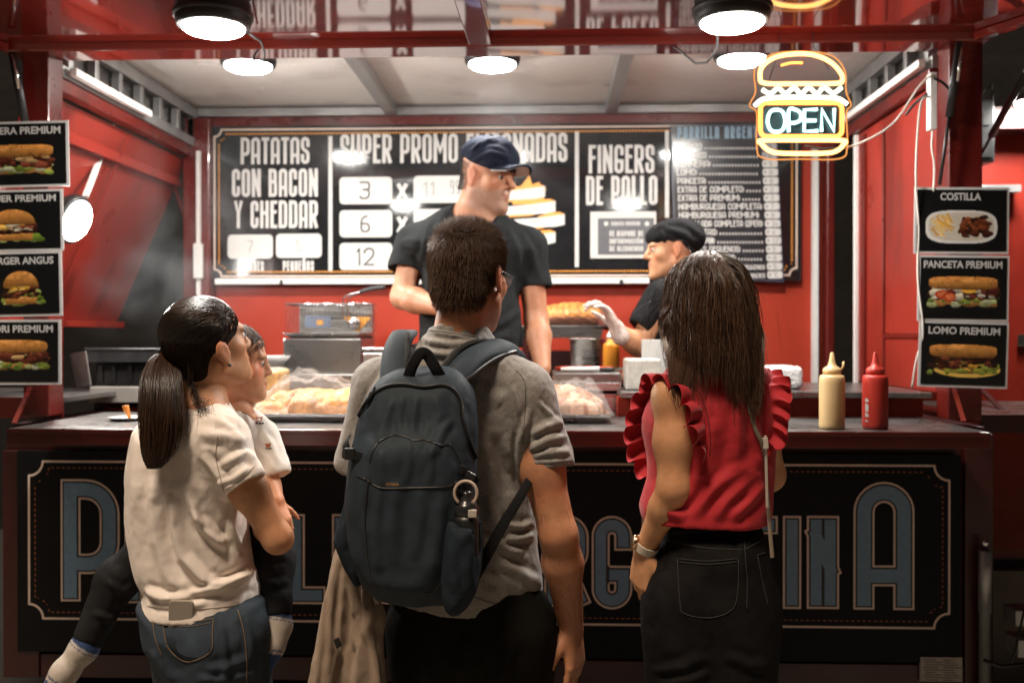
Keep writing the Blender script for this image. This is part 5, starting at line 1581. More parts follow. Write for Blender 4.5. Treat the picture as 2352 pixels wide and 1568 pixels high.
for sh, el, wr in ((shL, elL, wrL), (shR, elR, wrR)):
    s.cone(nb_ + V3(0, 0, -.02), sh, .05, .058, .05); s.chain([sh, sh + (el - sh) * .55, el], [.056, .050, .043], .03); s.chain([el, el + (wr - el) * .30, wr], [.043, .047, .029], .02)
hand(s, wrR, (.10, -.12, -1), (-.85, .55, 0), 1.05, -1, (.30, .34, .40, .46), (.35, .2))
hand(s, wrL, (-.2, .8, -.3), (.5, .2, -.8), 1.0, 1, (.5, .5, .5, .5))
for hp, x in ((hipL, -.01), (hipR, .02)):
    leg(s, hp, V3(hp[0] + x, D + .02, .50), V3(hp[0] + x, D, .09), [.095, .065, .045])
skin_mesh('body', s, .0045, man, M['skin_light'], (.46, .200, .105), face_paint(hc, Fm, HK, (.36, .12, .09), (.06, .035, .02), (.11, .075, .055)))
eyes(man, L, Fm, HK)
# T-shirt
tee_grey = fabric('tee_grey', (.27, .252, .235), var=.22, vscale=160, weave=700, bump=.0006)
s = SDF()
s.chain([W(1075, 1470, D + .01), W(1060, 1330, D + .01), waist, chest, nb_ - V3(0, 0, .055)], [.122, .124, .122, .130, .086], .05, ((1, 0, 0), 1.44))
for sh in (shL, shR): s.cone(nb_ + V3(0, 0, -.035), sh, .066, .072, .05)
s.cone(nb_ - V3(0, .0, .03), W(1053, 760, D), .082, .072, .03)
s.box(W(1060, 700, D + .02), (.14, .16, .062), frame_of((0, 1, -.22)), .004, .004, 's')
s.cone(shR, W(1258, 1055, D - .035), .070, .064, .03); s.cone(shL, W(826, 1060, D + .02), .070, .060, .03)
hem = W(1180, 1425, D)
s.plane(W(1180, 1412, D), (-.16, .0, -1))
s.cone(hc + Fm @ V3(0, -.025, -.02), nb_ + V3(.002, .018, -.010), .0560, .0695, .004, 's')
s.ell(nb_ + V3(.02, .075, .04), (.075, .07, .06), None, .01, 's')
dR = unit(W(1258, 1055, D - .035) - shR); a = W(1259, 1072, D - .038); s.cone(a + dR * .085, a + dR * .3, .085, .09, .003, 's'); s.cone(a + dR * -.012, a + dR * .1, .057, .058, .003, 's')
dL = unit(W(826, 1060, D + .02) - shL); a = W(824, 1082, D + .02); s.cone(a + dL * .085, a + dL * .3, .085, .09, .003, 's')
tee_f = [([(1215, 940), (1195, 1010), (1200, 1080), (1205, 1130)], .012, .016), ([(1180, 885), (1195, 930), (1200, 990)], .010, .009), ([(1215, 1000), (1250, 985), (1290, 975)], .012, .010), ([(1210, 1035), (1255, 1010), (1300, 1005)], .010, .009), ([(1225, 1045), (1270, 1035), (1310, 1040)], .009, .007),
  ([(1235, 920), (1265, 960), (1290, 1000)], .009, .006), ([(1210, 1060), (1260, 1056), (1322, 1058)], .004, .004),
  ([(1100, 1000), (1130, 1080), (1150, 1180)], .024, .010), ([(1160, 1000), (1180, 1080), (1180, 1180)], .024, .012), ([(1105, 1130), (1135, 1190), (1160, 1230)], .016, .011), ([(1110, 1220), (1160, 1260), (1200, 1270)], .012, .014), ([(1150, 1240), (1190, 1235), (1225, 1225)], .011, .012), ([(1130, 1290), (1180, 1310), (1240, 1345)], .016, .014),
  ([(1150, 1200), (1200, 1205), (1225, 1195)], .01, .010), ([(1110, 1310), (1160, 1335), (1210, 1360)], .018, .008), ([(960, 775), (1040, 792), (1110, 785)], .010, .008), ([(940, 800), (1030, 815), (1120, 806)], .013, .010), ([(985, 757), (1045, 768), (1100, 775)], .006, .004),
  ([(905, 850), (880, 930), (860, 1030)], .012, .010), ([(880, 850), (850, 920), (830, 1000)], .011, .010), ([(860, 870), (830, 960), (815, 1050)], .010, .009), ([(1080, 870), (1110, 900), (1150, 930)], .02, .007)]
tee, tv, tf = cloth('shirt', s, .0037, man, tee_grey, tee_f, D - .1, seed=41, wrinkle=.0032, noise=(.0045, 9.), noise2=(.0022, 42.))
tt = bvh(tv, tf)
mb = MB(); seam(mb, tt, [(1214, 1062), (1240, 1064), (1280, 1060), (1316, 1056)], .0010); seam(mb, tt, [(1090, 1372), (1150, 1390), (1220, 1412), (1268, 1424)], .0010); seam(mb, tt, [(1185, 850), (1206, 880), (1205, 950), (1202, 1020)], .0012); seam(mb, tt, [(985, 758), (1040, 765), (1100, 775)], .0012)
mb.build('stitching', mat('stitch_grey', (.12, .11, .10), .8), tee)
q = drape(tt, [(1245, 1422), (1256, 1426), (1256, 1437), (1245, 1433)], .0015)
if len(q) == 4: mb = MB(); mb.prism(q, (0, -.001, 0)); mb.build('hem_label', M['ink_black'], tee)
# trousers
dark_t = fabric('trouser_dark', (.010, .0088, .0068), var=.2)
s = SDF(); s.chain([W(1080, 1380, D), W(1085, 1480, D)], [.118, .122], .05, ((1, 0, 0), 1.40))
for hp, x in ((hipL, -.01), (hipR, .02)):
    s.chain([hp, V3(hp[0] + x, D + .02, .50), V3(hp[0] + x, D, .06)], [.115, .090, .075], .06)
cloth('trousers', s, .007, man, dark_t, [([(1080, 1450), (1070, 1500), (1060, 1568)], .02, .012), ([(1180, 1470), (1160, 1520), (1150, 1568)], .02, .010), ([(950, 1470), (970, 1530), (975, 1568)], .02, .01)], D, seed=44)
for hp, x in ((hipL, -.01), (hipR, .02)):
    s = SDF(); a = V3(hp[0] + x, D, .05); s.cone(a + V3(0, -.05, 0), a + V3(0, .20, -.012), .046, .038, .02); s.plane(a + V3(0, 0, -.045), (0, 0, -1)); v, f = s.mesh(.008); mesh_obj('shoe', v, f, M['black_plastic'], man, True)
# short hair: a dark cap and many short strands
s = SDF()
s.ell(L(0, -.014, .036), np.array([.0805, .101, .0840]) * HK, Fm, 0); s.ell(L(0, -.050, -.030), np.array([.066, .052, .056]) * HK, Fm, .03)
s.ell(L(0, .068, -.060), np.array([.13, .085, .10]) * HK, Fm, .005, 's')
s.ell(L(.082, -.004, -.010), np.array([.016, .030, .034]) * HK, Fm, .004, 's'); s.ell(L(-.082, -.004, -.010), np.array([.016, .030, .034]) * HK, Fm, .004, 's')
v, f = s.mesh(.004); hb = mesh_obj('hair', v, f, M['hair_base'], man, True)
N = normals(v, f); rng = np.random.default_rng(8)
pk = rng.choice(len(v), 17000); R0 = v[pk] + rng.normal(0, .0012, (len(pk), 3)); Nn = N[pk]
q = (R0 - hc) @ Fm / HK
low = np.clip((q[:, 2] + .075) / .13, 0, 1); top = np.clip((q[:, 2] - .05) / .06, 0, 1)
ln = .006 + .008 * low + .006 * top + .007 * rng.random(len(pk)) + .010 * rng.random(len(pk)) * (q[:, 2] < -.055)
fl = np.stack([.25 * vnoise(R0 * 16, 2) + .25 * top, .5 * top + .2 * vnoise(R0 * 18, 4), -1.0 + 1.4 * top], 1) @ Fm.T
# a whirl near the crown
d0 = Nn * (.35 + .35 * top[:, None]) + fl * .85 + rng.normal(0, 1, (len(pk), 3)) * (.09 + .18 * top[:, None])
keep = (ln > 0) & ~((q[:, 1] > .055) & (q[:, 2] < .03))
P = flow_hair(R0[keep], d0[keep], 5, ln[keep], (0, 0, -.25), [(hc + Fm @ (V3(0, -.014, .036) * HK), np.array([.079, .099, .0820]) * HK, Fm)], .035, 9)
strands('strands', P, .00048, M['hair_matte'], hb, .35, hair_cols(int(keep.sum()), (.120, .064, .036), 4, .6))
# glasses
gl = MB()
for sx in (-1, 1):
    c = L(sx * .033, .112, .000); gl.tube([c + Fm @ (V3(.024 * math.cos(t), -.004 * abs(math.cos(t)), .017 * math.sin(t)) * HK) for t in np.linspace(0, 2 * math.pi, 20)[:-1]], .0014, 6, closed=True)
    gl.tube([L(sx * .057, .108, .004), L(sx * .072, .085, .006), L(sx * .083, .0, .010), L(sx * .084, -.018, -.006)], .0016, 6)
gl.tube([L(-.009, .114, .003), L(.009, .114, .003)], .0014, 6)
go = gl.build('glasses', M['black_metal'], man)
mb = MB()
for sx in (-1, 1): c = L(sx * .033, .112, .000); mb.add([c] + [c + Fm @ (V3(.023 * math.cos(t), -.004 * abs(math.cos(t)), .016 * math.sin(t)) * HK) for t in np.linspace(0, 2 * math.pi, 21)[:-1]], [(0, i + 1, (i + 1) % 20 + 1) for i in range(20)])
mb.build('lenses', mat('lens_glass', (.9, .95, 1), .05, alpha=.22, spec=.8), go)

# ------------------------------------------------------------ the backpack he wears
BD = 2.20
bp_ = thing('backpack', 'dark blue grey backpack with black zips worn on the man\'s back', 'backpack', tuple(W(960, 1150, BD)))
nyl = fabric('pack_nylon', (.029, .039, .049), .62, var=.10, weave=500, bump=.0003, sheen=.05, vscale=14)
nyl2 = fabric('pack_mesh', (.018, .026, .033), .75, var=.15, weave=260, bump=.0010, sheen=.05)
web = fabric('pack_webbing', (.012, .012, .013), .7, rib=('Z', 220), bump=.0005)
def yb(x, z):
    t = np.clip((z - W(0, 1390, BD)[2]) / (W(0, 850, BD)[2] - W(0, 1390, BD)[2]), 0, 1)
    return BD + .045 - .035 * np.sin(np.clip(t, 0, 1) * 3.1) + .03 * t, .105 - .022 * t + .012 * np.sin(t * 3.14)
s = SDF()
out = [(958, 846), (1000, 843), (1040, 850), (1068, 872), (1085, 910), (1092, 970), (1093, 1060), (1093, 1180), (1092, 1280), (1080, 1355), (1040, 1385), (980, 1394), (920, 1392), (860, 1372), (828, 1330), (806, 1270), (797, 1180), (800, 1080), (810, 1000), (826, 930), (855, 880), (900, 852)]
s.ext(poly_w(out, BD), yb, .075, .02)
# the front pocket bulges out
out2 = [(880, 1010), (940, 998), (1020, 1005), (1052, 1080), (1056, 1200), (1040, 1320), (980, 1368), (900, 1365), (840, 1310), (822, 1200), (826, 1090), (846, 1025)]
s.ext(poly_w(out2, BD - .06), lambda x, z: (BD - .015 + 0 * x, .085 + 0 * x), .055, .035)
pf = [([(960, 905), (950, 960), (946, 1000)], .012, .009), ([(1000, 905), (1010, 950), (1000, 1000)], .016, .009), ([(905, 915), (885, 960), (870, 1015)], .014, .008), ([(1040, 905), (1062, 960), (1070, 1060)], .012, .008), ([(1040, 960), (1005, 1010), (990, 1050)], .012, .010), ([(925, 905), (915, 955), (925, 1000)], .010, .006), ([(980, 905), (985, 950), (975, 1000)], .010, .006),
  ([(870, 1130), (862, 1220), (870, 1320)], .014, .008), ([(905, 1110), (900, 1200), (905, 1300)], .02, .007), ([(1010, 1130), (1005, 1230), (985, 1330)], .018, .009), ([(960, 1120), (965, 1200), (955, 1290)], .02, .006), ([(840, 1060), (835, 1160), (842, 1260)], .012, .009), ([(880, 1030), (872, 1070), (880, 1120)], .012, .006), ([(940, 1010), (938, 1060), (930, 1110)], .010, .006), ([(985, 1020), (990, 1070), (985, 1110)], .010, .006), ([(820, 1330), (900, 1350), (1000, 1350)], .02, .006), ([(1060, 1240), (1040, 1320), (1000, 1370)], .012, .007)]
ARMH = (shR, elR, wrR)
pk_, pv, pfc = cloth('main_body', s, .0042, bp_, nyl, pf, BD - .08, seed=51, noise=(.0035, 14.), noise2=(.0008, 60.), wob=4, gain=.62, wrinkle=.0016, wst=(30, 20, 9))
pt = bvh(pv, pfc)
# pipings and zips lying on the body
mb = MB()
for ln_ in ([(868, 1016), (900, 1000), (935, 1004), (950, 1012), (975, 1010), (1012, 1022), (1030, 1020), (1050, 1045), (1062, 1080), (1066, 1115)], [(820, 1092), (845, 1103), (875, 1120), (950, 1120), (1020, 1118), (1040, 1112)], [(868, 1016), (855, 1040), (850, 1060)], [(1030, 1022), (1012, 1023)], [(1056, 1130), (1042, 1200), (1036, 1290), (1000, 1352), (975, 1362)], [(846, 1100), (838, 1200), (850, 1320), (868, 1352)]):
    seam(mb, pt, ln_, .0022, .0002)
mb.build('piping', M['black_plastic'], pk_)
for ln_ in ([(826, 955), (850, 915), (885, 890), (925, 884), (975, 890), (1018, 886), (1045, 900), (1058, 930), (1062, 960), (1075, 1010), (1092, 1050)], [(1044, 1106), (1052, 1150), (1056, 1180)]):
    mb = MB(); seam(mb, pt, ln_, .0052, .0005, 8); z = mb.build('zip', web, pk_)
    mb = MB(); seam(mb, pt, ln_, .0022, .0048, 6); mb.build('zip_teeth', M['black_metal'], z)
mb = MB()
for a, b in (((866, 894), (848, 930)), ((858, 905), (838, 940)), ((1047, 1112), (1060, 1150))):
    q = drape(pt, [a, b], .008)
    if len(q) == 2: mb.tube([q[0], (q[0] + q[1]) / 2 + V3(.003, -.004, 0), q[1]], .0030, 6)
mb.build('zip_puller', web, pk_)
# lettering on the pocket
q = drape(pt, [(886, 1104), (916, 1104)], .0)
c = q[0]; o = font_text('brand_lettering', 'ECHUA', mat('ochre_print', (.38, .19, .06), .6), pk_, W(886, 0, c[1])[0], W(916, 0, c[1])[0], W(0, 1109.5, c[1])[2], W(0, 1103, c[1])[2], c[1], .01)
vs = np.empty(len(o.data.vertices) * 3, np.float32); o.data.vertices.foreach_get('co', vs); vs = vs.reshape(-1, 3) + parent_loc(pk_)
for i in range(len(vs)):
    h = pt.ray_cast(Vector((vs[i, 0], 0.5, vs[i, 2])), Vector((0, 1, 0)))
    if h[0] is not None: vs[i, 1] = h[0][1] - .0012
o.data.vertices.foreach_set('co', (vs - parent_loc(pk_)).astype(np.float32).ravel()); o.data.update()
# side pockets
s = SDF()
s.ext(poly_w([(1040, 1170), (1062, 1178), (1104, 1192), (1106, 1290), (1096, 1350), (1062, 1392), (1030, 1380), (1016, 1300), (1024, 1220)], BD - .01), lambda x, z: (BD - .035 + 0 * x, .092 + 0 * x), .055, .02)
s.plane(W(1085, 1190, BD - .10), (-.20, 0, 1))
s.cone(W(1072, 1140, BD - .075), W(1072, 1260, BD - .075), .030, .030, .004, 's')
o, v1, f1 = cloth('side_pocket', s, .0042, bp_, nyl2, [([(1040, 1230), (1036, 1300), (1045, 1360)], .012, .006), ([(1080, 1250), (1075, 1310), (1085, 1370)], .014, .006)], BD - .06, seed=53)
t1 = bvh(v1, f1); mb = MB(); seam(mb, t1, [(1042, 1182), (1062, 1192), (1085, 1200), (1103, 1202)], .0032); mb.build('pocket_hem', web, o)
s = SDF()
s.ext(poly_w([(806, 1130), (785, 1180), (768, 1235), (770, 1252), (795, 1305), (822, 1345), (838, 1300), (830, 1200)], BD + .03), lambda x, z: (BD + .04 + 0 * x, .05 + 0 * x), .035, .02)
cloth('side_pocket', s, .0042, bp_, nyl2, [([(815, 1150), (795, 1210), (790, 1260)], .01, .006)], BD, seed=54)
# shoulder straps
def strap(name, path, w, th, m, parent=bp_, n=6, up=(0, -.8, .6)):
    P = smooth([np.array(p) for p in path], n); mb = MB(); G = []
    for i, p in enumerate(P):
        t = unit(P[min(i + 1, len(P) - 1)] - P[max(i - 1, 0)]); sd_ = unit(np.cross(t, up)); u2 = np.cross(sd_, t)
        ww = w[0] + (w[1] - w[0]) * i / (len(P) - 1) if hasattr(w, '__len__') else w
        G.append([p + sd_ * ww * math.cos(a) * .5 * (1.0 if abs(math.cos(a)) < .9 else 1.0) + u2 * th * .5 * math.sin(a) * 1.2 for a in np.linspace(0, 2 * math.pi, 17)])
    mb.grid(np.array(G)); return mb.build(name, m, parent)
strap('shoulder_strap', [W(905, 872, 2.245), W(906, 835, 2.285), W(912, 800, 2.33), W(924, 772, 2.385), W(932, 768, 2.43), W(925, 790, 2.50), W(905, 850, 2.54)], (.066, .058), .018, nyl)
strap('shoulder_strap', [W(1035, 878, 2.245), W(1060, 846, 2.275), W(1092, 816, 2.32), W(1130, 800, 2.365), W(1165, 803, 2.40), W(1188, 830, 2.44), W(1190, 900, 2.52)], (.064, .056), .018, nyl)
rope = fabric('strap_edge', (.030, .028, .026), .8, rib=('Z', 120), bump=.001)
mb = MB(); mb.tube(smooth([W(930, 850, 2.262), W(936, 815, 2.30), W(934, 785, 2.345), W(936, 768, 2.385)], 6), .0075, 8); mb.tube(smooth([W(1015, 848, 2.262), W(1050, 806, 2.31), W(1090, 786, 2.35), W(1130, 786, 2.39)], 6), .0080, 8); mb.build('strap_piping', rope, bp_)
MB().tube(smooth([W(1062, 882, 2.24), W(1085, 862, 2.265), W(1115, 838, 2.31), W(1150, 818, 2.36), W(1185, 808, 2.405)], 6), .0065, 8).build('strap_edging', M['black_plastic'], bp_)
MB().tube(smooth([W(880, 872, 2.25), W(884, 830, 2.29), W(893, 795, 2.34)], 6), .0060, 8).build('strap_edging', M['black_plastic'], bp_)
# haul loop
strap('haul_loop', [W(938, 866, 2.215), W(948, 838, 2.205), W(962, 815, 2.20), W(972, 810, 2.20), W(984, 818, 2.205), W(1000, 845, 2.21), W(1014, 868, 2.22)], .026, .006, web, n=6, up=(0, -1, .15))
# compression straps and buckles, waist strap
strap('side_strap', [W(788, 1040, 2.18), W(805, 1043, 2.145), W(832, 1050, 2.13)], .024, .004, web, up=(0, -1, .1))
mb = MB(); p = W(803, 1042, 2.138); mb.box(p - V3(.012, .004, .013), p + V3(.012, .004, .013)); mb.build('buckle', M['black_plastic'], bp_, bevel=.003)
strap('side_strap', [W(800, 1005, 2.2), W(794, 1018, 2.17), W(798, 1035, 2.16)], .02, .004, web, up=(-.5, -1, .1))
strap('side_strap', [W(1052, 1078, 2.12), W(1072, 1085, 2.125), W(1092, 1108, 2.16)], .022, .004, web, up=(0, -1, .1))
mb = MB(); p = W(1080, 1092, 2.122); mb.box(p - V3(.011, .004, .008), p + V3(.011, .004, .008), Matrix.Rotation(math.radians(30), 3, 'Y')); mb.build('buckle', M['black_plastic'], bp_, bevel=.003)
strap('waist_strap', smooth([W(1092, 1318, 2.20), W(1120, 1270, 2.235), W(1155, 1205, 2.262), W(1195, 1140, 2.285), W(1225, 1085, 2.36)], 3), (.028, .020), .004, web, up=(.0, -1, .1))
# water bottle in the pocket
wb = thing('water_bottle', 'dark water bottle with a loop lid in the side pocket of the backpack', 'bottle', tuple(W(1071, 1190, BD)))
bc = W(1071, 1196, BD - .075)
mb = MB(); mb.lathe([(.026, -.13), (.027, -.12), (.027, .0), (.026, .012)], bc, 24); mb.build('flask', M['black_plastic'], wb)
mb = MB(); mb.lathe([(.0265, .013), (.0275, .016), (.0275, .030), (.021, .040), (.014, .044), (.014, .058), (.011, .064), (0, .066)], bc, 24); lid = mb.build('lid', mat('lid_black', (.02, .02, .02), .25), wb)
mb = MB(); cc = bc + V3(0, -.0, .060); mb.tube([cc + V3(.024 * math.sin(t), -.016, .002 - .026 * math.cos(t)) for t in np.linspace(.62, 2 * math.pi - .62, 18)], .0034, 8); mb.build('carry_loop', mat('loop_beige', (.50, .38, .30), .5), wb)
mb = MB(); p = bc + V3(.010, -.0255, .012); mb.box(p - V3(.004, .004, .0), p + V3(.014, .006, .017)); mb.build('band_print', mat('band_beige', (.50, .44, .38), .5), wb, bevel=.002)

# ------------------------------------------------------------ the beige cardigan hanging below the backpack
knit = fabric('cardigan_knit', (.46, .34, .25), .9, var=.10, rib=('Z', 230), bump=.0016)
cg = SDF()
CD = 2.30
cout = [(782, 1230), (800, 1260), (850, 1340), (888, 1400), (884, 1460), (890, 1568), (896, 1700), (800, 1760), (700, 1700), (712, 1568), (728, 1470), (745, 1380), (760, 1290)]
cg.ext(poly_w(cout, CD), lambda x, z: (CD + .05 * np.sin((x + .35) * 38) * .35 + 0 * z, .040 + 0 * x), .035, .02)
cf = [([(775, 1270), (765, 1370), (752, 1480), (738, 1600)], .012, .016), ([(790, 1290), (785, 1400), (770, 1500), (745, 1640)], .014, .014), ([(830, 1330), (845, 1400), (835, 1480), (820, 1640)], .014, .020), ([(860, 1380), (852, 1450), (860, 1520), (870, 1640)], .012, .016), ([(780, 1480), (800, 1520), (812, 1568), (820, 1640)], .016, .012), ([(752, 1320), (742, 1420), (730, 1520), (720, 1640)], .008, .010), ([(800, 1340), (822, 1420), (812, 1500)], .010, .012)]
co_, cv, cfc = cloth('cardigan', cg, .0042, None, knit, cf, CD - .04, seed=61, noise=(.006, 10.), wob=5)
tag(co_, 'beige knitted cardigan hanging down below the backpack beside the man\'s hip', 'cardigan')
ct = bvh(cv, cfc); q = drape(ct, [(765, 1468), (778, 1462), (786, 1480), (774, 1488)], .0015)
if len(q) == 4: mb = MB(); mb.prism(q, (0, -.0012, 0)); mb.build('care_label', M['ink_black'], co_)

# fine hairs on his right arm
rng = np.random.default_rng(77); n = 2600; t_ = rng.random(n); up_ = rng.random(n) < .42
A0 = np.where(up_[:, None], shR + (elR - shR) * (.55 + .45 * t_[:, None]), elR + (wrR - elR) * t_[:, None] * .9)
dA = np.where(up_[:, None], unit(elR - shR), unit(wrR - elR)); rA = np.where(up_, .047 - .004 * t_, np.interp(t_, [0, .3, .9], [.043, .047, .032]))
th = rng.uniform(0, 6.28, n); e1 = np.cross(dA, np.array([0, 1., 0])); e1 /= np.linalg.norm(e1, axis=1, keepdims=True); e2 = np.cross(dA, e1)
nr = np.cos(th)[:, None] * e1 + np.sin(th)[:, None] * e2
strands('arm_hair', flow_hair(A0 + nr * rA[:, None], nr * .5 + dA * .9 + rng.normal(0, .25, (n, 3)), 4, rng.uniform(.006, .014, n), (0, 0, -.6), [], .08, 78), .00022, M['hair_matte'], [c for c in man.children if c.name.startswith('body')][0], .3, hair_cols(n, (.05, .025, .014), 79))
# ------------------------------------------------------------ the mother with the ponytail
D = 2.46
mo = thing('person', 'woman with a long dark ponytail in a cream T-shirt and blue jeans, holding a child', 'person', (*W(450, 1000, D)[:2], 0))
hc = W(474, 790, D); Fm = frame_of((.72, .69, .20), (.03, 0, 1)); HK = 1.0
nb_ = W(462, 925, D); chest = W(440, 1060, D + .01); waist = W(452, 1240, D); pel = W(468, 1430, D)
shR = W(505, 1010, D - .07); shL = W(372, 1010, D + .13)
el = W(638, 1236, D - .06); wr = W(585, 1165, D + .20)
elL, wrL = W(420, 1230, D + .30), W(560, 1200, D + .32)
s = SDF()
s.chain([pel, waist, chest, nb_ - V3(0, 0, .03)], [.075, .065, .070, .05], .05, ((.45, -.9, 0), 1.2))
L = head(s, hc, Fm, HK, True, chin=.93, ear=(.014, -.017))
s.cone(hc + Fm @ V3(0, -.025, -.05), nb_ + V3(.0, .0, -.01), .048, .055, .03)
for a in (shR, shL): s.cone(nb_ - V3(0, 0, .01), a, .040, .050, .05)
s.chain([shR, shR + (el - shR) * .5, el], [.047, .0435, .035], .03); s.chain([el, el + (wr - el) * .35, wr], [.035, .0365, .025], .02)
s.chain([shL, elL, wrL], [.05, .04, .026], .02)
hand(s, wr, (-.8, .5, .1), (0, .6, -.6), .92, 1, (.4, .4, .4, .4)); hand(s, wrL, (.9, -.3, .1), (0, -.8, .2), .92, 1, (.4, .4, .4, .4))
hips = [(W(430, 1470, D + .07), -.01), (W(520, 1470, D - .05), .0)]
for hp, x in hips: leg(s, hp, V3(hp[0] + .01, hp[1], .47), V3(hp[0], hp[1], .08), [.07, .05, .040])
fp0 = face_paint(hc, Fm, HK, (.42, .13, .10), (.05, .03, .02))
skin_mesh('body', s, .0042, mo, M['skin_light'], (.58, .285, .150), fp0)
eyes(mo, L, Fm, HK)
MB().lathe([(.0045, 0), (.004, .003), (0, .0042)], L(.0845, .012, -.053), 10, Fm @ V3(1, -.3, 0)).build('earring', M['black_plastic'], mo)
# T-shirt
cream = fabric('tee_cream', (.82, .73, .66), var=.05, weave=650, bump=.0004, vscale=12)
s = SDF()
out = [(455, 912), (400, 930), (345, 955), (305, 985), (291, 1040), (287, 1110), (291, 1190), (300, 1260), (315, 1325), (334, 1362), (322, 1384), (330, 1410), (338, 1500), (460, 1520), (580, 1500), (593, 1380), (590, 1330), (575, 1290), (566, 1230), (560, 1170), (562, 1110), (575, 1060), (572, 1010), (545, 970), (505, 940), (485, 920)]
zt = zlerp([W(0, y, D)[2] for y in (912, 990, 1100, 1250, 1360, 1420)], [.060, .105, .128, .122, .125, .135])
s.ext(poly_w(out, D), lambda x, z: (D + .01 - .25 * (x - nb_[0]) * .3, zt(z)), .115, .02)
hs = W(556, 1101, D - .09)
s.cone(shR, hs, .058, .056, .035)
s.cone(nb_ - V3(0, 0, .03), shR, .055, .058, .05); s.cone(nb_ - V3(0, 0, .03), shL, .055, .06, .05)
s.plane(W(460, 1403, D), (.03, 0, -1))
d_ = unit(W(556, 1102, D - .09) - W(505, 1015, D - .075)); a = W(556, 1102, D - .09)
s.cone(a + d_ * .085, a + d_ * .26, .085, .09, .003, 's'); pass
s.box(W(470, 868, D), (.12, .14, .040), frame_of((.4, .8, -.30)), .004, .004, 's'); s.cone(hc + Fm @ V3(0, -.02, -.05), nb_ + V3(0, 0, .01), .050, .060, .004, 's')
mf = [([(356, 1090), (352, 1160), (360, 1240), (392, 1320), (430, 1380)], .018, .012), ([(392, 1130), (400, 1210), (420, 1280), (470, 1335), (540, 1345)], .016, .016), ([(430, 1130), (450, 1190), (500, 1235), (530, 1240)], .016, .013), ([(440, 1170), (460, 1215), (520, 1262)], .010, .012), ([(520, 1190), (535, 1240), (545, 1290)], .012, .012), ([(545, 1150), (530, 1210), (560, 1265)], .010, .012),
  ([(330, 1350), (380, 1372), (440, 1376)], .014, .016), ([(430, 1360), (500, 1352), (560, 1325), (590, 1300)], .014, .018), ([(480, 1340), (530, 1330), (575, 1320)], .010, .010), ([(340, 1385), (410, 1395), (470, 1388)], .010, .008), ([(500, 1372), (560, 1345), (592, 1335)], .012, .012),
  ([(500, 1075), (560, 1040), (590, 1060)], .012, .008), ([(455, 1000), (520, 1000), (560, 1020)], .018, .010), ([(470, 1040), (505, 1090), (520, 1130)], .012, .012), ([(500, 1110), (535, 1100), (575, 1075)], .008, .006), ([(500, 960), (540, 985), (565, 1030)], .012, .006), ([(318, 1000), (310, 1100), (320, 1200)], .02, .006)]
ts, tv, tf = cloth('shirt', s, .0037, mo, cream, mf, D - .1, seed=71, wrinkle=.0028, noise=(.0045, 8.), noise2=(.0010, 40.))
tt = bvh(tv, tf); mb = MB(); seam(mb, tt, [(500, 1000), (496, 1050), (508, 1105), (516, 1135)], .0011); seam(mb, tt, [(338, 1391), (400, 1398), (470, 1397), (540, 1388), (586, 1370)], .0009); seam(mb, tt, [(513, 1124), (545, 1108), (585, 1070)], .0009); mb.build('stitching', mat('stitch_cream', (.40, .33, .28), .8), ts)
# jeans
den = fabric('denim', (.032, .045, .060), .85, var=.30, weave=520, bump=.0007, vscale=13)
s = SDF()
jo = [(335, 1370), (333, 1420), (340, 1475), (366, 1520), (400, 1580), (420, 1640), (600, 1640), (617, 1568), (618, 1480), (608, 1400), (594, 1365), (460, 1360)]
s.ext(poly_w(jo, D), lambda x, z: (D + .0 + 0 * x, .135 + 0 * x), .125, .02)
for hp, x in hips: s.chain([hp, V3(hp[0] + .01, hp[1], .47), V3(hp[0], hp[1], .07)], [.098, .070, .058], .05)
js, jv, jf = cloth('jeans', s, .0045, mo, den, [([(505, 1400), (512, 1470), (520, 1540), (515, 1568)], .012, .008), ([(350, 1490), (375, 1530), (400, 1568)], .016, .010), ([(470, 1540), (520, 1535), (580, 1510)], .016, .009), ([(450, 1560), (520, 1560), (600, 1540)], .014, .008), ([(560, 1400), (575, 1460), (580, 1520)], .012, .006)], D - .1, seed=73, noise=(.004, 9.))
jt = bvh(jv, jf); th_ = mat('tan_thread', (.15, .10, .06), .8)
mb = MB(); seam(mb, jt, [(368, 1410), (368, 1425), (420, 1430), (490, 1420)], .0014, .001); seam(mb, jt, [(372, 1420), (384, 1480), (410, 1510), (440, 1518), (484, 1495), (488, 1450), (490, 1420)], .0014, .001); seam(mb, jt, [(374, 1434), (430, 1438), (486, 1430)], .0009, .001); seam(mb, jt, [(546, 1400), (560, 1450), (566, 1510), (566, 1568)], .0014, .001); seam(mb, jt, [(348, 1405), (356, 1460), (372, 1505)], .0014, .001)
mb.build('stitching', th_, js)
q = [drape(jt, [p], .0025) for p in [(370, 1415), (420, 1431), (489, 1421), (487, 1492), (440, 1516), (410, 1508), (384, 1478)]]
if all(q): mb = MB(); c = sum(x[0] for x in q) / len(q); mb.add([c + V3(0, -.002, 0)] + [x[0] for x in q] + [x[0] + V3(0, .006, 0) for x in q], [(0, 1 + (i + 1) % 7, 1 + i) for i in range(7)] + [(1 + i, 1 + (i + 1) % 7, 8 + (i + 1) % 7, 8 + i) for i in range(7)], True); mb.build('back_pocket', den, js)
for hp, x in hips:
    s = SDF(); a = V3(hp[0], hp[1], .05); s.cone(a + V3(0, -.05, 0), a + V3(.10, .12, -.012), .042, .034, .02); s.plane(a + V3(0, 0, -.045), (0, 0, -1)); v, f = s.mesh(.008); mesh_obj('shoe', v, f, M['white_plastic'], mo, True)
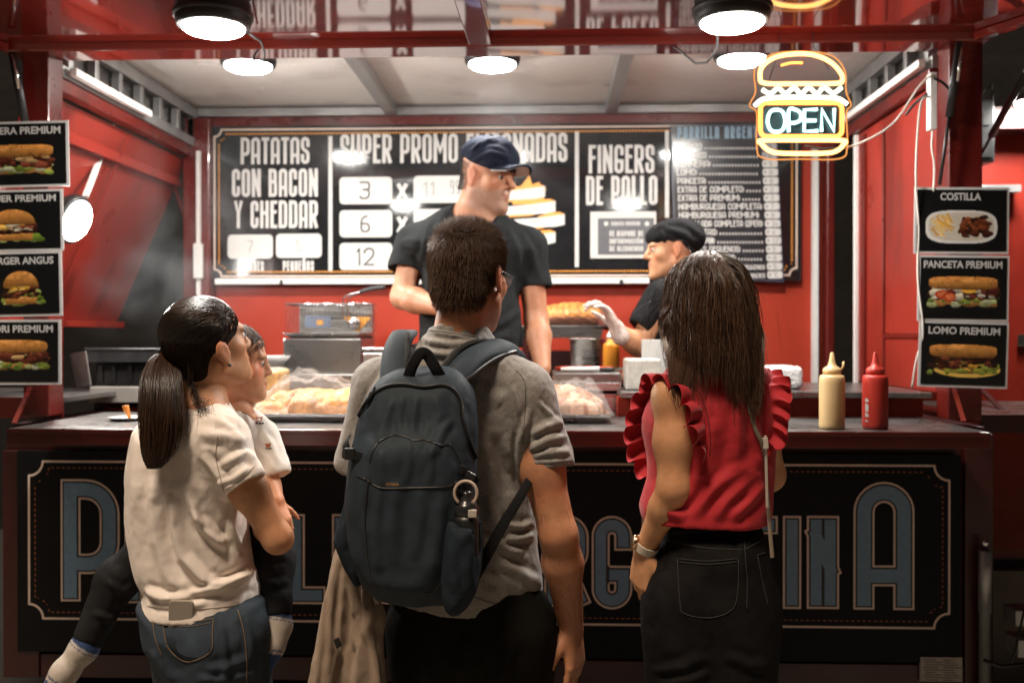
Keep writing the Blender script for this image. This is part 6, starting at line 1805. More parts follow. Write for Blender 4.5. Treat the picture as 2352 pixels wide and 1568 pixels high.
# hair combed back to a ponytail
tie = W(391, 803, D - .012)
s = SDF()
s.ell(L(0, -.012, .036), np.array([.0790, .1000, .0865]) * HK, Fm, 0); s.ell(L(0, -.042, -.030), np.array([.064, .050, .072]) * HK, Fm, .03); s.cone(L(0, -.062, .0), tie, .040, .016, .03)
s.ell(L(0, .092, -.050), np.array([.15, .090, .115]) * HK, Fm, .006, 's'); s.ell(L(0, .118, .030), np.array([.12, .070, .055]) * HK, Fm, .006, 's')
for sx in (-1, 1): s.ell(L(sx * .083, .010, -.030), np.array([.018, .024, .032]) * HK, Fm, .004, 's'); s.ell(L(sx * .075, .024, -.064), np.array([.05, .060, .058]) * HK, Fm, .006, 's')
v, f = s.mesh(.004); hb = mesh_obj('hair', v, f, M['hair_base'], mo, True)
N = normals(v, f); rng = np.random.default_rng(15); pk = rng.choice(len(v), 5200); R0 = v[pk] + rng.normal(0, .0008, (len(pk), 3))
kk = 9; P = [R0]; p = R0.copy()
BALL = [(hc + Fm @ (V3(0, -.012, .036) * HK), np.array([.0793, .1003, .0868]) * HK, Fm)]
seg = np.minimum(.065, np.linalg.norm(R0 - tie, axis=1)) / (kk - 1)
for i in range(kk - 1):
    d = tie - p; l = np.linalg.norm(d, axis=1, keepdims=True); d /= np.maximum(l, 1e-6)
    p = p + d * seg[:, None] * np.minimum(1, l / .012) + rng.normal(0, .00022, p.shape); p = push_out(p, BALL); P.append(p.copy())
strands('strands', np.stack(P, 1), .0013, M['hair'], hb, .7, hair_cols(len(pk), (.024, .012, .007), 6, .45))
# ponytail
n = 3000; g = rng.integers(0, 30, n)
a = rng.uniform(0, 6.28, n); rr = .014 * np.sqrt(rng.random(n)); R0 = tie + np.stack([rr * np.cos(a) * .4, rr * np.cos(a), rr * np.sin(a)], 1)
off = np.stack([np.cos(a) * rr, np.sin(a) * rr * .8, 0 * a], 1) / .014
guide = smooth([tie, W(372, 828, D - .055), W(365, 880, D - .105), W(364, 950, D - .135), W(362, 1010, D - .148), W(356, 1075, D - .152)], 3); guide = np.array(guide)
wid = np.interp(np.linspace(0, 1, len(guide)), [0, .15, .35, .6, .85, 1], [.014, .029, .043, .046, .038, .018])
lnk = 1.03 - .34 * rng.random(n) ** 1.8 + .05 * rng.normal(0, .5, 31)[g]; drop = np.array([(.10 if o > .2 else 0.0) for o in off[:, 0]])
PP = []
cl = rng.normal(0, .20, (31, 2))
for i, (gp, w_) in enumerate(zip(guide, wid)):
    u = i / (len(guide) - 1); uu = u * (lnk - .14 * np.clip(off[:, 0], 0, 1))
    base = np.stack([np.interp(uu, np.linspace(0, 1, len(guide)), guide[:, c]) for c in range(3)], 1); ww = np.interp(uu, np.linspace(0, 1, len(guide)), wid)
    PP.append(base + np.stack([off[:, 0] * ww * 1.0 + cl[g, 0] * ww * u, off[:, 1] * ww * .75 + cl[g, 1] * ww * u, 0 * ww], 1) + rng.normal(0, .0005, (n, 3)) + np.stack([.0012 * np.sin(g * 1.7 + u * 9), .001 * np.cos(g + u * 11), 0 * a], 1))
strands('ponytail', np.stack(PP, 1), .0009, M['hair'], hb, .45, hair_cols(n, (.048, .022, .011), 7, .55))
# loose strands on the shoulder and below the tie
n = 26; R0 = np.array([L(.035 + .025 * rng.random(), -.085 + .02 * rng.random(), -.055 + .03 * rng.random()) for _ in range(n)])
e = W(494, 950, D - .09); mid = W(432, 915, D - .09)
PP = [R0 * (1 - t) ** 2 + 2 * t * (1 - t) * (mid + rng.normal(0, .008, (n, 3))) + t * t * (e + rng.normal(0, .020, (n, 3)) - V3(.03, 0, 0) * rng.random((n, 1))) for t in np.linspace(0, 1, 9)]
strands('loose_hair', np.stack(PP, 1), .0009, M['hair'], hb, .4, hair_cols(n, (.022, .011, .006), 8))
mb = MB()
for k in range(4): c = tie + (W(384, 812, D - .02) - tie) * (k * .8 - .8); ax = unit(W(372, 828, D - .04) - W(400, 798, D)); u1 = unit(np.cross(ax, (0, 1, 0))); u2 = np.cross(ax, u1); mb.tube([c + .0185 * (math.cos(t) * u1 + math.sin(t) * u2) for t in np.linspace(0, 6.283, 17)[:-1]], .0042, 7, closed=True)
mb.build('hair_tie', mat('tie_grey', (.035, .035, .033), .7, bump=.0006, bscale=300), mo)
# phone in the back pocket
ph = thing('phone', 'phone in a pale case sticking out of the back pocket of the jeans', 'phone', tuple(W(415, 1395, D - .12)))
q = drape(jt, [(388, 1425), (446, 1428)], .004)
c0 = (q[0] + q[1]) / 2 if len(q) == 2 else W(415, 1425, D - .13)
tq = drape(tt, [(416, 1385)], .0); ytop = (tq[0][1] if tq else c0[1]) - .010
ex_ = unit(V3(1, -.04, 0)); uz = unit(W(416, 1378, ytop) - c0)
o8 = []
for x_, z_ in rrect(-.030, .030, -.06, np.linalg.norm(W(416, 1378, ytop) - c0), .010): o8.append(c0 + ex_ * x_ + uz * z_ + V3(0, -.003, 0))
mb = MB(); mb.prism(o8, (0, .009, 0)); mb.build('case', mat('case_pale', (.45, .40, .33), .35, var=.05), ph, bevel=.002)

# ------------------------------------------------------------ the child on her arm
D = 2.64
ch = thing('person', 'child in a white T-shirt, dark trousers and striped socks, on the woman\'s arm', 'person', tuple(W(560, 1100, D)))
hc = W(540, 832, D); Fm = frame_of((.975, .20, -.10), (.02, 0, 1)); HK = .86
nb_ = W(528, 940, D); chest = W(545, 1030, D); pel = W(540, 1200, D + .03)
sh = W(600, 1000, D - .06); el = W(616, 1120, D - .10); wr = W(634, 1150, D - .13)
s = SDF()
s.chain([pel, chest, nb_], [.055, .060, .04], .05)
L = head(s, hc, Fm, HK, True, nose=.97, chin=.92)
s.ell(L(.036, .055, -.038), np.array([.026, .026, .026]) * HK, Fm, .02)
s.cone(hc + Fm @ V3(0, -.01, -.05), nb_, .036, .042, .03); s.cone(nb_, sh, .03, .036, .04)
s.chain([sh, el], [.036, .030], .02); s.chain([el, wr], [.030, .022], .02)
hand(s, wr, (.45, -.35, -.75), (-.5, .5, -.2), .62, 1, (.5, .5, .5, .5), (.6, .3))
k1, a1 = W(628, 1290, D - .11), W(633, 1405, D - .15); k2, a2 = W(270, 1330, D + .06), W(205, 1462, D + .02)
s.chain([pel, k1, a1], [.05, .035, .026], .03); s.chain([pel + V3(-.05, .05, 0), k2, a2], [.045, .035, .026], .03)
skin_mesh('body', s, .0042, ch, M['skin_light'], (.62, .31, .18), face_paint(hc, Fm, HK, (.50, .17, .13), (.08, .05, .03), None, .3))
eyes(ch, L, Fm, HK)
rng = np.random.default_rng(25); s = SDF(); s.ell(L(0, -.012, .037), np.array([.0795, .0995, .087]) * HK, Fm, 0); s.ell(L(0, .105, -.020), np.array([.14, .098, .100]) * HK, Fm, .005, 's')
v, f = s.mesh(.005); hb = mesh_obj('hair', v, f, mat('hair_base_brown', (.045, .025, .015), .8, var=.3, vscale=40), ch, True); N = normals(v, f); pk = rng.choice(len(v), 1500)
strands('strands', flow_hair(v[pk], N[pk] * .5 + np.tile(Fm @ V3(.3, -.1, -.6), (len(pk), 1)), 5, rng.uniform(.010, .020, len(pk)), tuple(Fm @ V3(.2, .1, -.6)), [(hc + Fm @ (V3(0, -.012, .037) * HK), np.array([.08, .10, .0875]) * HK, Fm)], .08, 26), .0009, M['hair'], hb, .4, hair_cols(len(pk), (.075, .042, .024), 9))
wtee = fabric('tee_white', (.80, .76, .70), var=.04, weave=650, bump=.0004)
s = SDF()
s.ext(poly_w([(488, 905), (470, 960), (470, 1100), (480, 1250), (570, 1250), (604, 1180), (602, 1100), (612, 1040), (625, 1000), (612, 965), (585, 942), (560, 930), (540, 936), (515, 925)], D), lambda x, z: (D + 0 * x, .10 + 0 * x), .09, .02)
hs = W(628, 1080, D - .08); s.cone(sh, hs, .046, .045, .03); dd = unit(hs - sh); s.cone(hs + dd * .052, hs + dd * .2, .052, .055, .003, 's'); pass
s.cone(hc + Fm @ V3(0, -.01, -.05), nb_ + V3(.01, -.01, -.012), .040, .048, .005, 's')
ct_, cv, cf = cloth('shirt', s, .0042, ch, wtee, [([(560, 945), (580, 1000), (590, 1060)], .012, .006), ([(600, 985), (622, 1020), (640, 1070)], .010, .006), ([(590, 1020), (615, 1050), (630, 1080)], .010, .005), ([(540, 960), (560, 1010), (575, 1060)], .012, .005)], D - .08, seed=81)
ctt = bvh(cv, cf); bear = mat('bear_print', (.36, .10, .035), .7, var=.2, vscale=90); mb = MB(); mb2 = MB()
for cx, cy, k in ((596, 964, 1), (616, 1023, .8), (556, 1010, .0)):
    for dx, dy, r in ((0, 0, 7), (-6, -4, 3), (5, -5, 3), (-6, 8, 3), (1, 9, 3), (7, 8, 3)):
        if k == 0: continue
        q = drape(ctt, [(cx + (dx + r * math.cos(t)) * k, cy + (dy + r * .8 * math.sin(t)) * k) for t in np.linspace(0, 6.283, 8)[:-1]], .0012)
        if len(q) == 7: (mb if dy < 5 else mb2).poly(q[::-1])
mb.build('bear_print', bear, ct_); mb2.build('bear_shadow_print', M['ink_black'], ct_)
mb = MB()
for i, (x, y) in enumerate(((556, 946), (560, 948), (564, 949), (569, 951), (574, 952), (578, 953))): seam(mb, ctt, [(x, y), (x + 2, y + 3), (x + 3.5, y + 1)], .0006, .0006)
mb.build('tiny_lettering', M['ink_black'], ct_)
# trousers and socks
dk = fabric('child_trousers', (.020, .020, .021), var=.2)
s = SDF(); s.chain([pel + V3(0, 0, .02), W(590, 1235, D - .05), k1, a1], [.085, .068, .050, .040], .03); s.chain([pel + V3(-.05, .05, 0), W(350, 1265, D + .07), k2, a2], [.08, .064, .054, .040], .03)
for a_, k_ in ((a1, k1), (a2, k2)): d = unit(a_ - k_); s.cone(a_ + d * .052, a_ + d * .2, .052, .06, .002, 's')
cloth('trousers', s, .005, ch, dk, [([(610, 1260), (640, 1275), (660, 1270)], .012, .008), ([(605, 1330), (635, 1340), (662, 1330)], .012, .008), ([(240, 1330), (280, 1360), (310, 1350)], .012, .008), ([(210, 1400), (250, 1420), (280, 1410)], .012, .008)], D - .1, seed=83, noise=(.004, 12.))
for a_, k_, to in ((a1, k1, W(608, 1522, D - .20)), (a2, k2, W(112, 1590, D - .02))):
    d = unit(a_ - k_); st_ = a_ - d * .012; heel = st_ + d * .045
    s = SDF(); s.chain([st_, heel], [.034, .033], .01); s.chain([heel, heel + (to - heel) * .55, to], [.034, .033, .026], .025); s.ell(heel + unit(d) * .012 - unit(to - heel) * .012, (.030, .030, .030), None, .02)
    v, f = s.mesh(.004)
    tpar = ((v - st_) @ unit(to - st_)) / np.linalg.norm(to - st_); c = np.tile(np.array([.50, .44, .38]), (len(v), 1)) * (1 + .12 * fbm(v * 160, 3))[:, None]
    blue = (.035, .065, .16)
    dh = np.linalg.norm(v - (heel + d * .022 - unit(to - heel) * .02), axis=1)
    for m in (tpar < .20, (tpar > .23) & (tpar < .245), tpar > .84, (tpar > .765) & (tpar < .79), dh < .024): c[m] = np.array(blue)
    mesh_obj('sock', v, f, M.setdefault('sock', fabric('sock_knit', (1, 1, 1), vcol=True, weave=400, bump=.0008)), ch, True, colors=c)
# ------------------------------------------------------------ the woman in the red ruffled blouse
D = 2.33
rw_ = thing('person', 'woman with loose dark brown hair in a red ruffled blouse and black jeans, white watch', 'person', (*W(1630, 1000, D)[:2], 0))
hc = W(1619, 692, D + .02); Fm = frame_of((-.30, 1, -.06), (0, 0, 1)); HK = .93
nb_ = W(1628, 835, D + .01); chest = W(1630, 960, D + .02); waist = W(1628, 1150, D + .02); pel = W(1632, 1310, D + .01)
shL = W(1548, 910, D - .045); shR = W(1732, 890, D + .03)
el, wr = W(1548, 1122, D - .070), W(1480, 1262, D + .0)
s = SDF()
s.chain([pel, waist, chest, nb_ - V3(0, 0, .03)], [.085, .068, .072, .05], .05, ((1, 0, 0), 1.30))
L = head(s, hc, Fm, HK, True)
s.cone(hc + Fm @ V3(0, -.025, -.05), nb_, .048, .055, .03)
for a in (shL, shR): s.cone(nb_, a, .038, .046, .05)
s.chain([shL, shL + (el - shL) * .5, el], [.0445, .0425, .036], .03); s.chain([el, el + (wr - el) * .3, wr], [.036, .0345, .0225], .02)
elR = W(1765, 1090, D + .12); wrR = W(1715, 1150, D + .30); s.chain([shR, elR, wrR], [.045, .038, .024], .02)
hand(s, wr, (-.10, .10, -1), (.7, .5, .1), .95, 1, (.32, .40, .46, .55), (.3, .35), .05); hand(s, wrR, (-.7, .6, .2), (0, .4, -.8), .95, 1)
hips = [(W(1578, 1400, D), -.0), (W(1690, 1400, D), .0)]
for hp, x in hips: leg(s, hp, V3(hp[0], D, .48), V3(hp[0], D, .08), [.07, .05, .042])
skin_mesh('body', s, .0042, rw_, M['skin_light'], (.60, .305, .155), face_paint(hc, Fm, HK, (.42, .13, .10), (.05, .03, .02)))
eyes(rw_, L, Fm, HK)
redc = fabric('blouse_red', (.42, .022, .030), .75, var=.06, weave=600, bump=.0003, vscale=10)
s = SDF()
out = [(1600, 850), (1560, 866), (1535, 890), (1552, 930), (1560, 1000), (1545, 1080), (1500, 1130), (1480, 1160), (1484, 1200), (1500, 1300), (1740, 1300), (1757, 1190), (1760, 1120), (1764, 1010), (1770, 940), (1768, 895), (1745, 860), (1690, 842), (1645, 848)]
zt = zlerp([W(0, y, D)[2] for y in (842, 920, 1050, 1150, 1200)], [.06, .11, .115, .118, .125])
s.ext(poly_w(out, D), lambda x, z: (D + .02 + 0 * x, zt(z)), .105, .02)
s.chain([waist, chest, nb_ - V3(0, 0, .03)], [.108, .112, .07], .04, ((1, 0, 0), 1.30))
for a in (shL, shR): s.cone(nb_ - V3(0, 0, .005), a + V3(0, 0, .004), .045, .046, .04)
s.plane(W(1620, 1197, D), (-.02, 0, -1))
# armholes
s.ell(shL + V3(-.045, -.0, -.035), (.036, .12, .085), None, .006, 's') if False else None
s.cone(hc + Fm @ V3(0, -.02, -.05), nb_ + V3(0, 0.0, .008), .052, .060, .005, 's')
rf = [([(1640, 1195), (1690, 1130), (1750, 1080)], .018, .012), ([(1590, 1190), (1660, 1110), (1745, 1050)], .018, .010), ([(1670, 1195), (1720, 1150), (1757, 1110)], .016, .012), ([(1560, 1160), (1590, 1130), (1610, 1080)], .018, .009), ([(1690, 930), (1700, 1000), (1690, 1080)], .016, .009), ([(1640, 960), (1635, 1040), (1620, 1110)], .02, .007), ([(1500, 1150), (1530, 1175), (1580, 1190)], .014, .012), ([(1735, 940), (1745, 1010), (1740, 1080)], .012, .008), ([(1600, 900), (1590, 960), (1600, 1020)], .016, .006)]
bs, bv, bf = cloth('blouse', s, .0037, rw_, redc, rf, D - .1, seed=91, noise=(.004, 9.), noise2=(.0008, 40.))
bt = bvh(bv, bf)
# ruffles: a gathered strip sewn along each armhole, seen from behind
def ruffle(name, path, outdir, width, waves, amp, seed):
    P = np.array(smooth([np.array(p, float) for p in path], 14)); n = len(P); rng = np.random.default_rng(seed)
    s_ = np.cumsum(np.r_[0, np.linalg.norm(np.diff(P, axis=0), axis=1)]); s_ /= s_[-1]
    ph = s_ * waves * 6.283 + .9 * vnoise(np.stack([s_ * 9, 0 * s_, 0 * s_], 1), seed)
    G = []
    od = np.array([np.interp(s_, np.linspace(0, 1, len(outdir)), [unit(o)[c] for o in outdir]) for c in range(3)]).T
    wv = np.interp(s_, [0, .12, .5, .88, 1], [.3, .9, 1, .85, .25]) * width * (1 + .15 * vnoise(np.stack([s_ * 13, 0 * s_ + 3, 0 * s_], 1), seed + 1))
    for i in range(n):
        t = unit(P[min(i + 1, n - 1)] - P[max(i - 1, 0)]); o = unit(od[i] - t * np.dot(od[i], t)); nn = np.cross(t, o)
        row = []
        for j in range(9):
            u = j / 8; a = amp * u ** .8
            row.append(P[i] + o * wv[i] * u * (1 - .10 * u) + nn * a * math.sin(ph[i] + .5 * u) + t * a * .8 * math.cos(ph[i]) * u + np.array([0, 0, -.012]) * u * u)
        G.append(row)
    G = np.array(G); mb = MB(); mb.grid(G)
    ob = mb.build(name, redc, bs); so = ob.modifiers.new('thick', 'SOLIDIFY'); so.thickness = .0014; sb_ = ob.modifiers.new('sub', 'SUBSURF'); sb_.levels = 1; sb_.render_levels = 1
    return ob
def dr(pts, lift=.002): return drape(bt, pts, lift)
lp = dr([(1560, 858), (1580, 872), (1602, 895), (1618, 925), (1630, 960), (1638, 1000), (1640, 1040), (1632, 1065)], .001)
lead = [W(1532, 870, D + .07), W(1540, 860, D + .02)]
lp2 = [W(1598, 905, D - .085), W(1610, 940, D - .11)]
ruffle('ruffle', [W(1500, 1100, D + .07), W(1498, 1040, D + .09), W(1502, 960, D + .08), W(1522, 895, D + .045), W(1550, 868, D - .005), W(1580, 876, D - .055), W(1603, 910, D - .088), W(1614, 950, D - .100), W(1620, 1000, D - .103), W(1618, 1040, D - .10)],
       [(-.7, -.3, -.1), (-1, -.2, 0), (-1, -.25, .1), (-.95, -.3, .35), (-.8, -.5, .3), (-.62, -.75, .05), (-.62, -.75, -.1), (-.6, -.75, -.2), (-.5, -.7, -.35)], .080, 12, .014, 3)
ruffle('ruffle', [W(1752, 850, D + .06), W(1762, 862, D + .01), W(1766, 890, D - .035), W(1768, 930, D - .05), W(1762, 985, D - .05), W(1748, 1030, D - .055)],
       [(.9, .1, .3), (1, -.2, .25), (1, -.35, .05), (.95, -.4, -.1), (.8, -.5, -.3), (.5, -.6, -.4)], .056, 8, .012, 4)
mb = MB(); seam(mb, bt, [(1570, 866), (1592, 886), (1612, 915), (1626, 960), (1632, 1010), (1630, 1045)], .0012, .0006); mb.build('stitching', mat('dark_red_thread', (.12, .008, .01), .8), bs)
# jeans
blk = fabric('black_denim', (.0095, .0085, .0085), .85, var=.35, weave=520, bump=.0006, vscale=14)
s = SDF()
jo = [(1545, 1185), (1530, 1235), (1500, 1290), (1486, 1360), (1488, 1440), (1496, 1520), (1505, 1600), (1510, 1680), (1755, 1680), (1762, 1600), (1772, 1500), (1780, 1400), (1779, 1340), (1766, 1260), (1745, 1200), (1745, 1180)]
s.ext(poly_w(jo, D), lambda x, z: (D + .02 + 0 * x, .128 + 0 * x), .120, .02)
for hp, x in hips: s.chain([hp, V3(hp[0], D, .48), V3(hp[0], D, .07)], [.098, .068, .060], .05)
s.cone(W(1640, 1560, D - .13), W(1640, 1760, D - .13), .012, .02, .03, 's')
js, jv, jf = cloth('jeans', s, .0045, rw_, blk, [([(1500, 1540), (1570, 1530), (1620, 1500)], .016, .008), ([(1510, 1568), (1580, 1560), (1630, 1540)], .014, .008), ([(1660, 1500), (1720, 1525), (1765, 1520)], .016, .007), ([(1540, 1260), (1530, 1400), (1540, 1540)], .016, .006), ([(1700, 1225), (1698, 1270), (1712, 1330)], .008, .004)], D - .1, seed=93, noise=(.004, 10.))
jt = bvh(jv, jf); mb = MB(); thr = mat('grey_thread', (.028, .024, .021), .8)
for ln_ in ([(1555, 1282), (1625, 1288), (1695, 1282)], [(1558, 1290), (1625, 1295), (1692, 1290)], [(1556, 1284), (1562, 1380), (1572, 1408), (1630, 1418), (1680, 1400), (1694, 1360), (1696, 1284)], [(1535, 1240), (1620, 1258), (1705, 1262)], [(1708, 1225), (1712, 1290), (1716, 1330), (1715, 1400)], [(1738, 1275), (1758, 1268)], [(1740, 1278), (1752, 1340), (1764, 1390)], [(1540, 1224), (1640, 1218), (1745, 1205)], [(1708, 1262), (1740, 1245), (1762, 1225)]): seam(mb, jt, ln_, .0011, .0008)
mb.build('stitching', thr, js)
mb = MB()
for x, y in ((1699, 1216), (1545, 1226)):
    q = drape(jt, [(x, y - 12), (x + 1, y + 14)], .003)
    if len(q) == 2: mb.bar(q[0], q[1], .010, .004, up=(0, -1, 0))
mb.build('belt_loop', blk, js)
for hp, x in hips:
    s = SDF(); a = V3(hp[0], D, .05); s.cone(a + V3(0, -.05, 0), a + V3(-.03, .15, -.012), .042, .034, .02); s.plane(a + V3(0, 0, -.045), (0, 0, -1)); v, f = s.mesh(.008); mesh_obj('shoe', v, f, M['black_plastic'], rw_, True)
# watch
ax = unit(wr - el); c = wr - ax * .012; u1 = unit(np.cross(ax, (0, 1, 0))); u2 = np.cross(ax, u1)
mb = MB(); G = np.array([[c + ax * w_ + (.0268) * (math.cos(t) * u1 + math.sin(t) * u2) for w_ in (-.010, -.009, .009, .010)] for t in np.linspace(0, 6.283, 33)[:-1]]); mb.grid(G, closed_u=True)
wt = mb.build('watch', mat('strap_cream', (.62, .55, .46), .5), rw_); so = wt.modifiers.new('thick', 'SOLIDIFY'); so.thickness = .0028; so.offset = 1
fd = unit(V3(-.95, -.1, .25) - ax * np.dot(V3(-.95, -.1, .25), ax)); mb = MB(); mb.lathe([(.017, .0), (.018, .004), (.017, .008), (.015, .009), (0, .009)], c + fd * .026, 20, fd); mb.build('watch_case', mat('rose_gold', (.70, .48, .30), .25, metal=1.0), wt)
# hair: a dark base and long loose strands
s = SDF(); s.ell(L(0, -.014, .036), np.array([.0790, .0995, .0865]) * HK, Fm, 0); s.ell(L(0, -.05, -.03), np.array([.068, .052, .075]) * HK, Fm, .03)
s.ell(L(0, .085, -.045), np.array([.13, .085, .105]) * HK, Fm, .006, 's')
s.ext(poly_w([(1535, 700), (1528, 790), (1545, 850), (1610, 880), (1680, 900), (1725, 880), (1730, 800), (1718, 700), (1640, 660)], D), lambda x, z: (D - .005 + 0 * x, .04 + 0 * x), .035, .03)
v, f = s.mesh(.004); hb = mesh_obj('hair', v, f, M['hair_base'], rw_, True); N = normals(v, f)
rng = np.random.default_rng(33); q = (v - hc) @ Fm / HK
cand = np.where((q[:, 2] > -.02) & ~((q[:, 1] > .05) & (q[:, 2] < .05)))[0]
n = 9000; pk = rng.choice(cand, n); R0 = v[pk] + N[pk] * .001; qq = q[pk]
part = .012
side = np.where(qq[:, 0] > part, 1.0, -1.0)
g = (np.floor((np.arctan2(qq[:, 0], -qq[:, 1]) + 3.2) * 14) + 90 * (qq[:, 2] > .07)).astype(int); g -= g.min()
topw = np.clip((qq[:, 2] - .05) / .05, 0, 1)
d0 = np.stack([side * (.25 + .2 * rng.random(n)) * topw + qq[:, 0] * 7, qq[:, 1] * 3 - .15, -.8 + .5 * topw], 1) @ Fm.T + N[pk] * .35
ln_g = np.random.default_rng(12).uniform(.80, 1.14, g.max() + 1)[g]
SB = [(hc + Fm @ (V3(0, -.014, .036) * HK), np.array([.083, .1035, .0905]) * HK, Fm), (hc + Fm @ V3(.0, -.015, -.075), np.array([.078, .082, .12]), Fm), ]
BK = [(chest + V3(0, 0, .02), np.array([.28, .128, .22])), (nb_ + V3(0, 0, -.035), np.array([.22, .085, .07]))]
leftish = np.clip((-qq[:, 0]) / .06, 0, 1)
ln = .205 - .038 * leftish + .05 * rng.normal(0, .5, n) + .5 * np.clip(qq[:, 2], 0, .1) * .9
ln = ln * ln_g
def gv(p):
    dx = p[:, 0] - hc[0] + .0; return np.stack([-np.sign(dx) * 7 * np.clip(np.abs(dx) - .082, 0, .1) + .05, -.06 * np.ones(len(p)), -1.0 * np.ones(len(p))], 1)
P = flow_hair(R0, d0, 17, ln, gv, SB, .05, 34, g, .17, 95., BK)
gc = np.random.default_rng(2).uniform(.6, 1.6, g.max() + 1)[g]
strands('strands', P, .00072, M['hair'], hb, .45, hair_cols(n, (.066, .034, .020), 35, .55) * gc[:, None])
# flyaway hairs
n2 = 110; pk = rng.choice(cand, n2); P = flow_hair(v[pk], N[pk] + rng.normal(0, .4, (n2, 3)), 12, rng.uniform(.08, .24, n2), (0, -.02, -.9), SB, .10, 36); strands('flyaway_hair', P, .00028, M['hair'], hb, .5, hair_cols(n2, (.05, .027, .016), 37))
# bag strap across the back
bg_ = thing('bag_strap', 'thin taupe shoulder strap with pale buckle running down the red blouse', 'bag strap', tuple(W(1755, 1100, D)))
sp = dr([(1712, 905), (1722, 945), (1735, 985), (1748, 1020)], .004)
sp = sp + [W(1757, 1060, D - .07), W(1762, 1130, D - .055), W(1767, 1200, D - .06), W(1774, 1280, D - .07)]
strap('strap', sp, .010, .004, mat('taupe', (.22, .17, .13), .6, var=.1, vscale=40), bg_, 6, (.3, -1, 0))
mb = MB(); mb.bar(W(1758, 1000, D - .09), W(1762, 1165, D - .075), .006, .004, up=(0, -1, 0)); mb.bar(W(1757, 1005, D - .092), W(1759, 1030, D - .092), .012, .006, up=(0, -1, 0)); mb.build('strap_end', mat('pale_leather', (.55, .48, .42), .5), bg_, bevel=.001)
# ------------------------------------------------------------ things on the counter
def heap(name, m, parent, x0, x1, y0, y1, z, hgt, seed, nx=90, ny=60, rid=.0, edge=.25, sc=(9, 30), cols=None, pieces=None):
    xs = np.linspace(x0, x1, nx); ys = np.linspace(y0, y1, ny); X, Y = np.meshgrid(xs, ys, indexing='ij')
    u = (X - x0) / (x1 - x0); v = (Y - y0) / (y1 - y0)
    e = np.clip(np.minimum(np.minimum(u, 1 - u), np.minimum(v, 1 - v)) / edge, 0, 1) ** .6
    P = np.stack([X.ravel(), Y.ravel(), 0 * X.ravel()], 1)
    n1 = fbm(P * sc[0], seed, 3).reshape(X.shape); n2 = fbm(P * sc[1], seed + 4, 3).reshape(X.shape)
    if pieces:
        g_ = np.random.default_rng(seed); Zb = np.full(X.shape, -1.0); cid = np.zeros(X.shape)
        for q in range(pieces[0]):
            cx, cy, a_ = g_.uniform(x0, x1), g_.uniform(y0, y1), g_.uniform(0, 3.14); L1, L2, H = np.array(pieces[1:]) * g_.uniform(.8, 1.2); du, dv = X - cx, Y - cy
            uu, vv = (du * math.cos(a_) + dv * math.sin(a_)) / L1, (dv * math.cos(a_) - du * math.sin(a_)) / L2; r2 = uu ** 2 + (vv + .35 * uu * uu) ** 2
            zz_ = np.where(r2 < 1, np.sqrt(np.clip(1 - r2, 0, 1)) * H + g_.uniform(0, .25) * hgt, -1); m_ = zz_ > Zb; Zb = np.where(m_, zz_, Zb); cid = np.where(m_, g_.uniform(.65, 1.3), cid)
    rg = (1 - np.abs(fbm(P * sc[1] * .7 * np.array([1, 1.6, 1]), seed + 8, 3))).reshape(X.shape)
    Z = z + hgt * e * (.72 + .45 * n1 + .16 * n2) + rid * (rg - .6) * np.minimum(e * 2, 1)
    if pieces: Z = z + hgt * e * (.55 + .25 * n1) + np.maximum(Zb, 0) * np.minimum(1, e * 3) + .0015 * n2
    V = np.stack([X, Y, Z], -1).reshape(-1, 3)
    ii = (np.arange(nx - 1)[:, None] * ny + np.arange(ny - 1)[None, :]).ravel()
    F = np.stack([ii, ii + ny, ii + ny + 1, ii + 1], 1)
    c = cols(V, n1.ravel(), n2.ravel(), rg.ravel()) if cols else None
    if pieces and c is not None: c = c * np.maximum(cid, .5).ravel()[:, None]
    return mesh_obj(name, V, F, m, parent, True, colors=c)

def tray_shape(mb, x0, x1, y0, y1, z0, z1, lip=.012, sl=.012):
    def ring(i, z): return [(x0 + i, y0 + i, z), (x1 - i, y0 + i, z), (x1 - i, y1 - i, z), (x0 + i, y1 - i, z)]
    R = [ring(sl + .004, z0), ring(0, z1 - .003), ring(-lip, z1 - .003), ring(-lip, z1), ring(.002, z1), ring(sl + .006, z0 + .003)]
    vs = [p for r in R for p in r]; fs = [(0, 3, 2, 1), (20, 21, 22, 23)]
    for k in range(5):
        for i in range(4): fs.append((k * 4 + i, k * 4 + (i + 1) % 4, k * 4 + 4 + (i + 1) % 4, k * 4 + 4 + i))
    mb.add(vs, fs)

film, nf, bf_ = nodes_of('cling_film')
bf_.inputs['Base Color'].default_value = (.92, .90, .88, 1); bf_.inputs['Roughness'].default_value = .10; bf_.inputs['Alpha'].default_value = .09; bf_.inputs['Specular IOR Level'].default_value = 1.0
tcn = nf.nodes.new('ShaderNodeTexCoord'); nn1 = nf.nodes.new('ShaderNodeTexNoise'); nn1.inputs['Scale'].default_value = 34; nn1.inputs['Detail'].default_value = 4; nn1.inputs['Distortion'].default_value = 1.4
bmp = nf.nodes.new('ShaderNodeBump'); bmp.inputs['Distance'].default_value = .012; nf.links.new(tcn.outputs['Object'], nn1.inputs['Vector']); nf.links.new(nn1.outputs['Fac'], bmp.inputs['Height']); nf.links.new(bmp.outputs[0], bf_.inputs['Normal'])
meat_m = mat('food', (1, 1, 1), .45, vcol=True, bump=.003, bscale=55, var=.15, vscale=60)
def pies(V, n1, n2, rg): return np.array([.56, .24, .075]) * (1 + .35 * n2[:, None]) * np.where((rg > .86)[:, None], np.array([1.25, 1.3, 1.35]), 1.0)
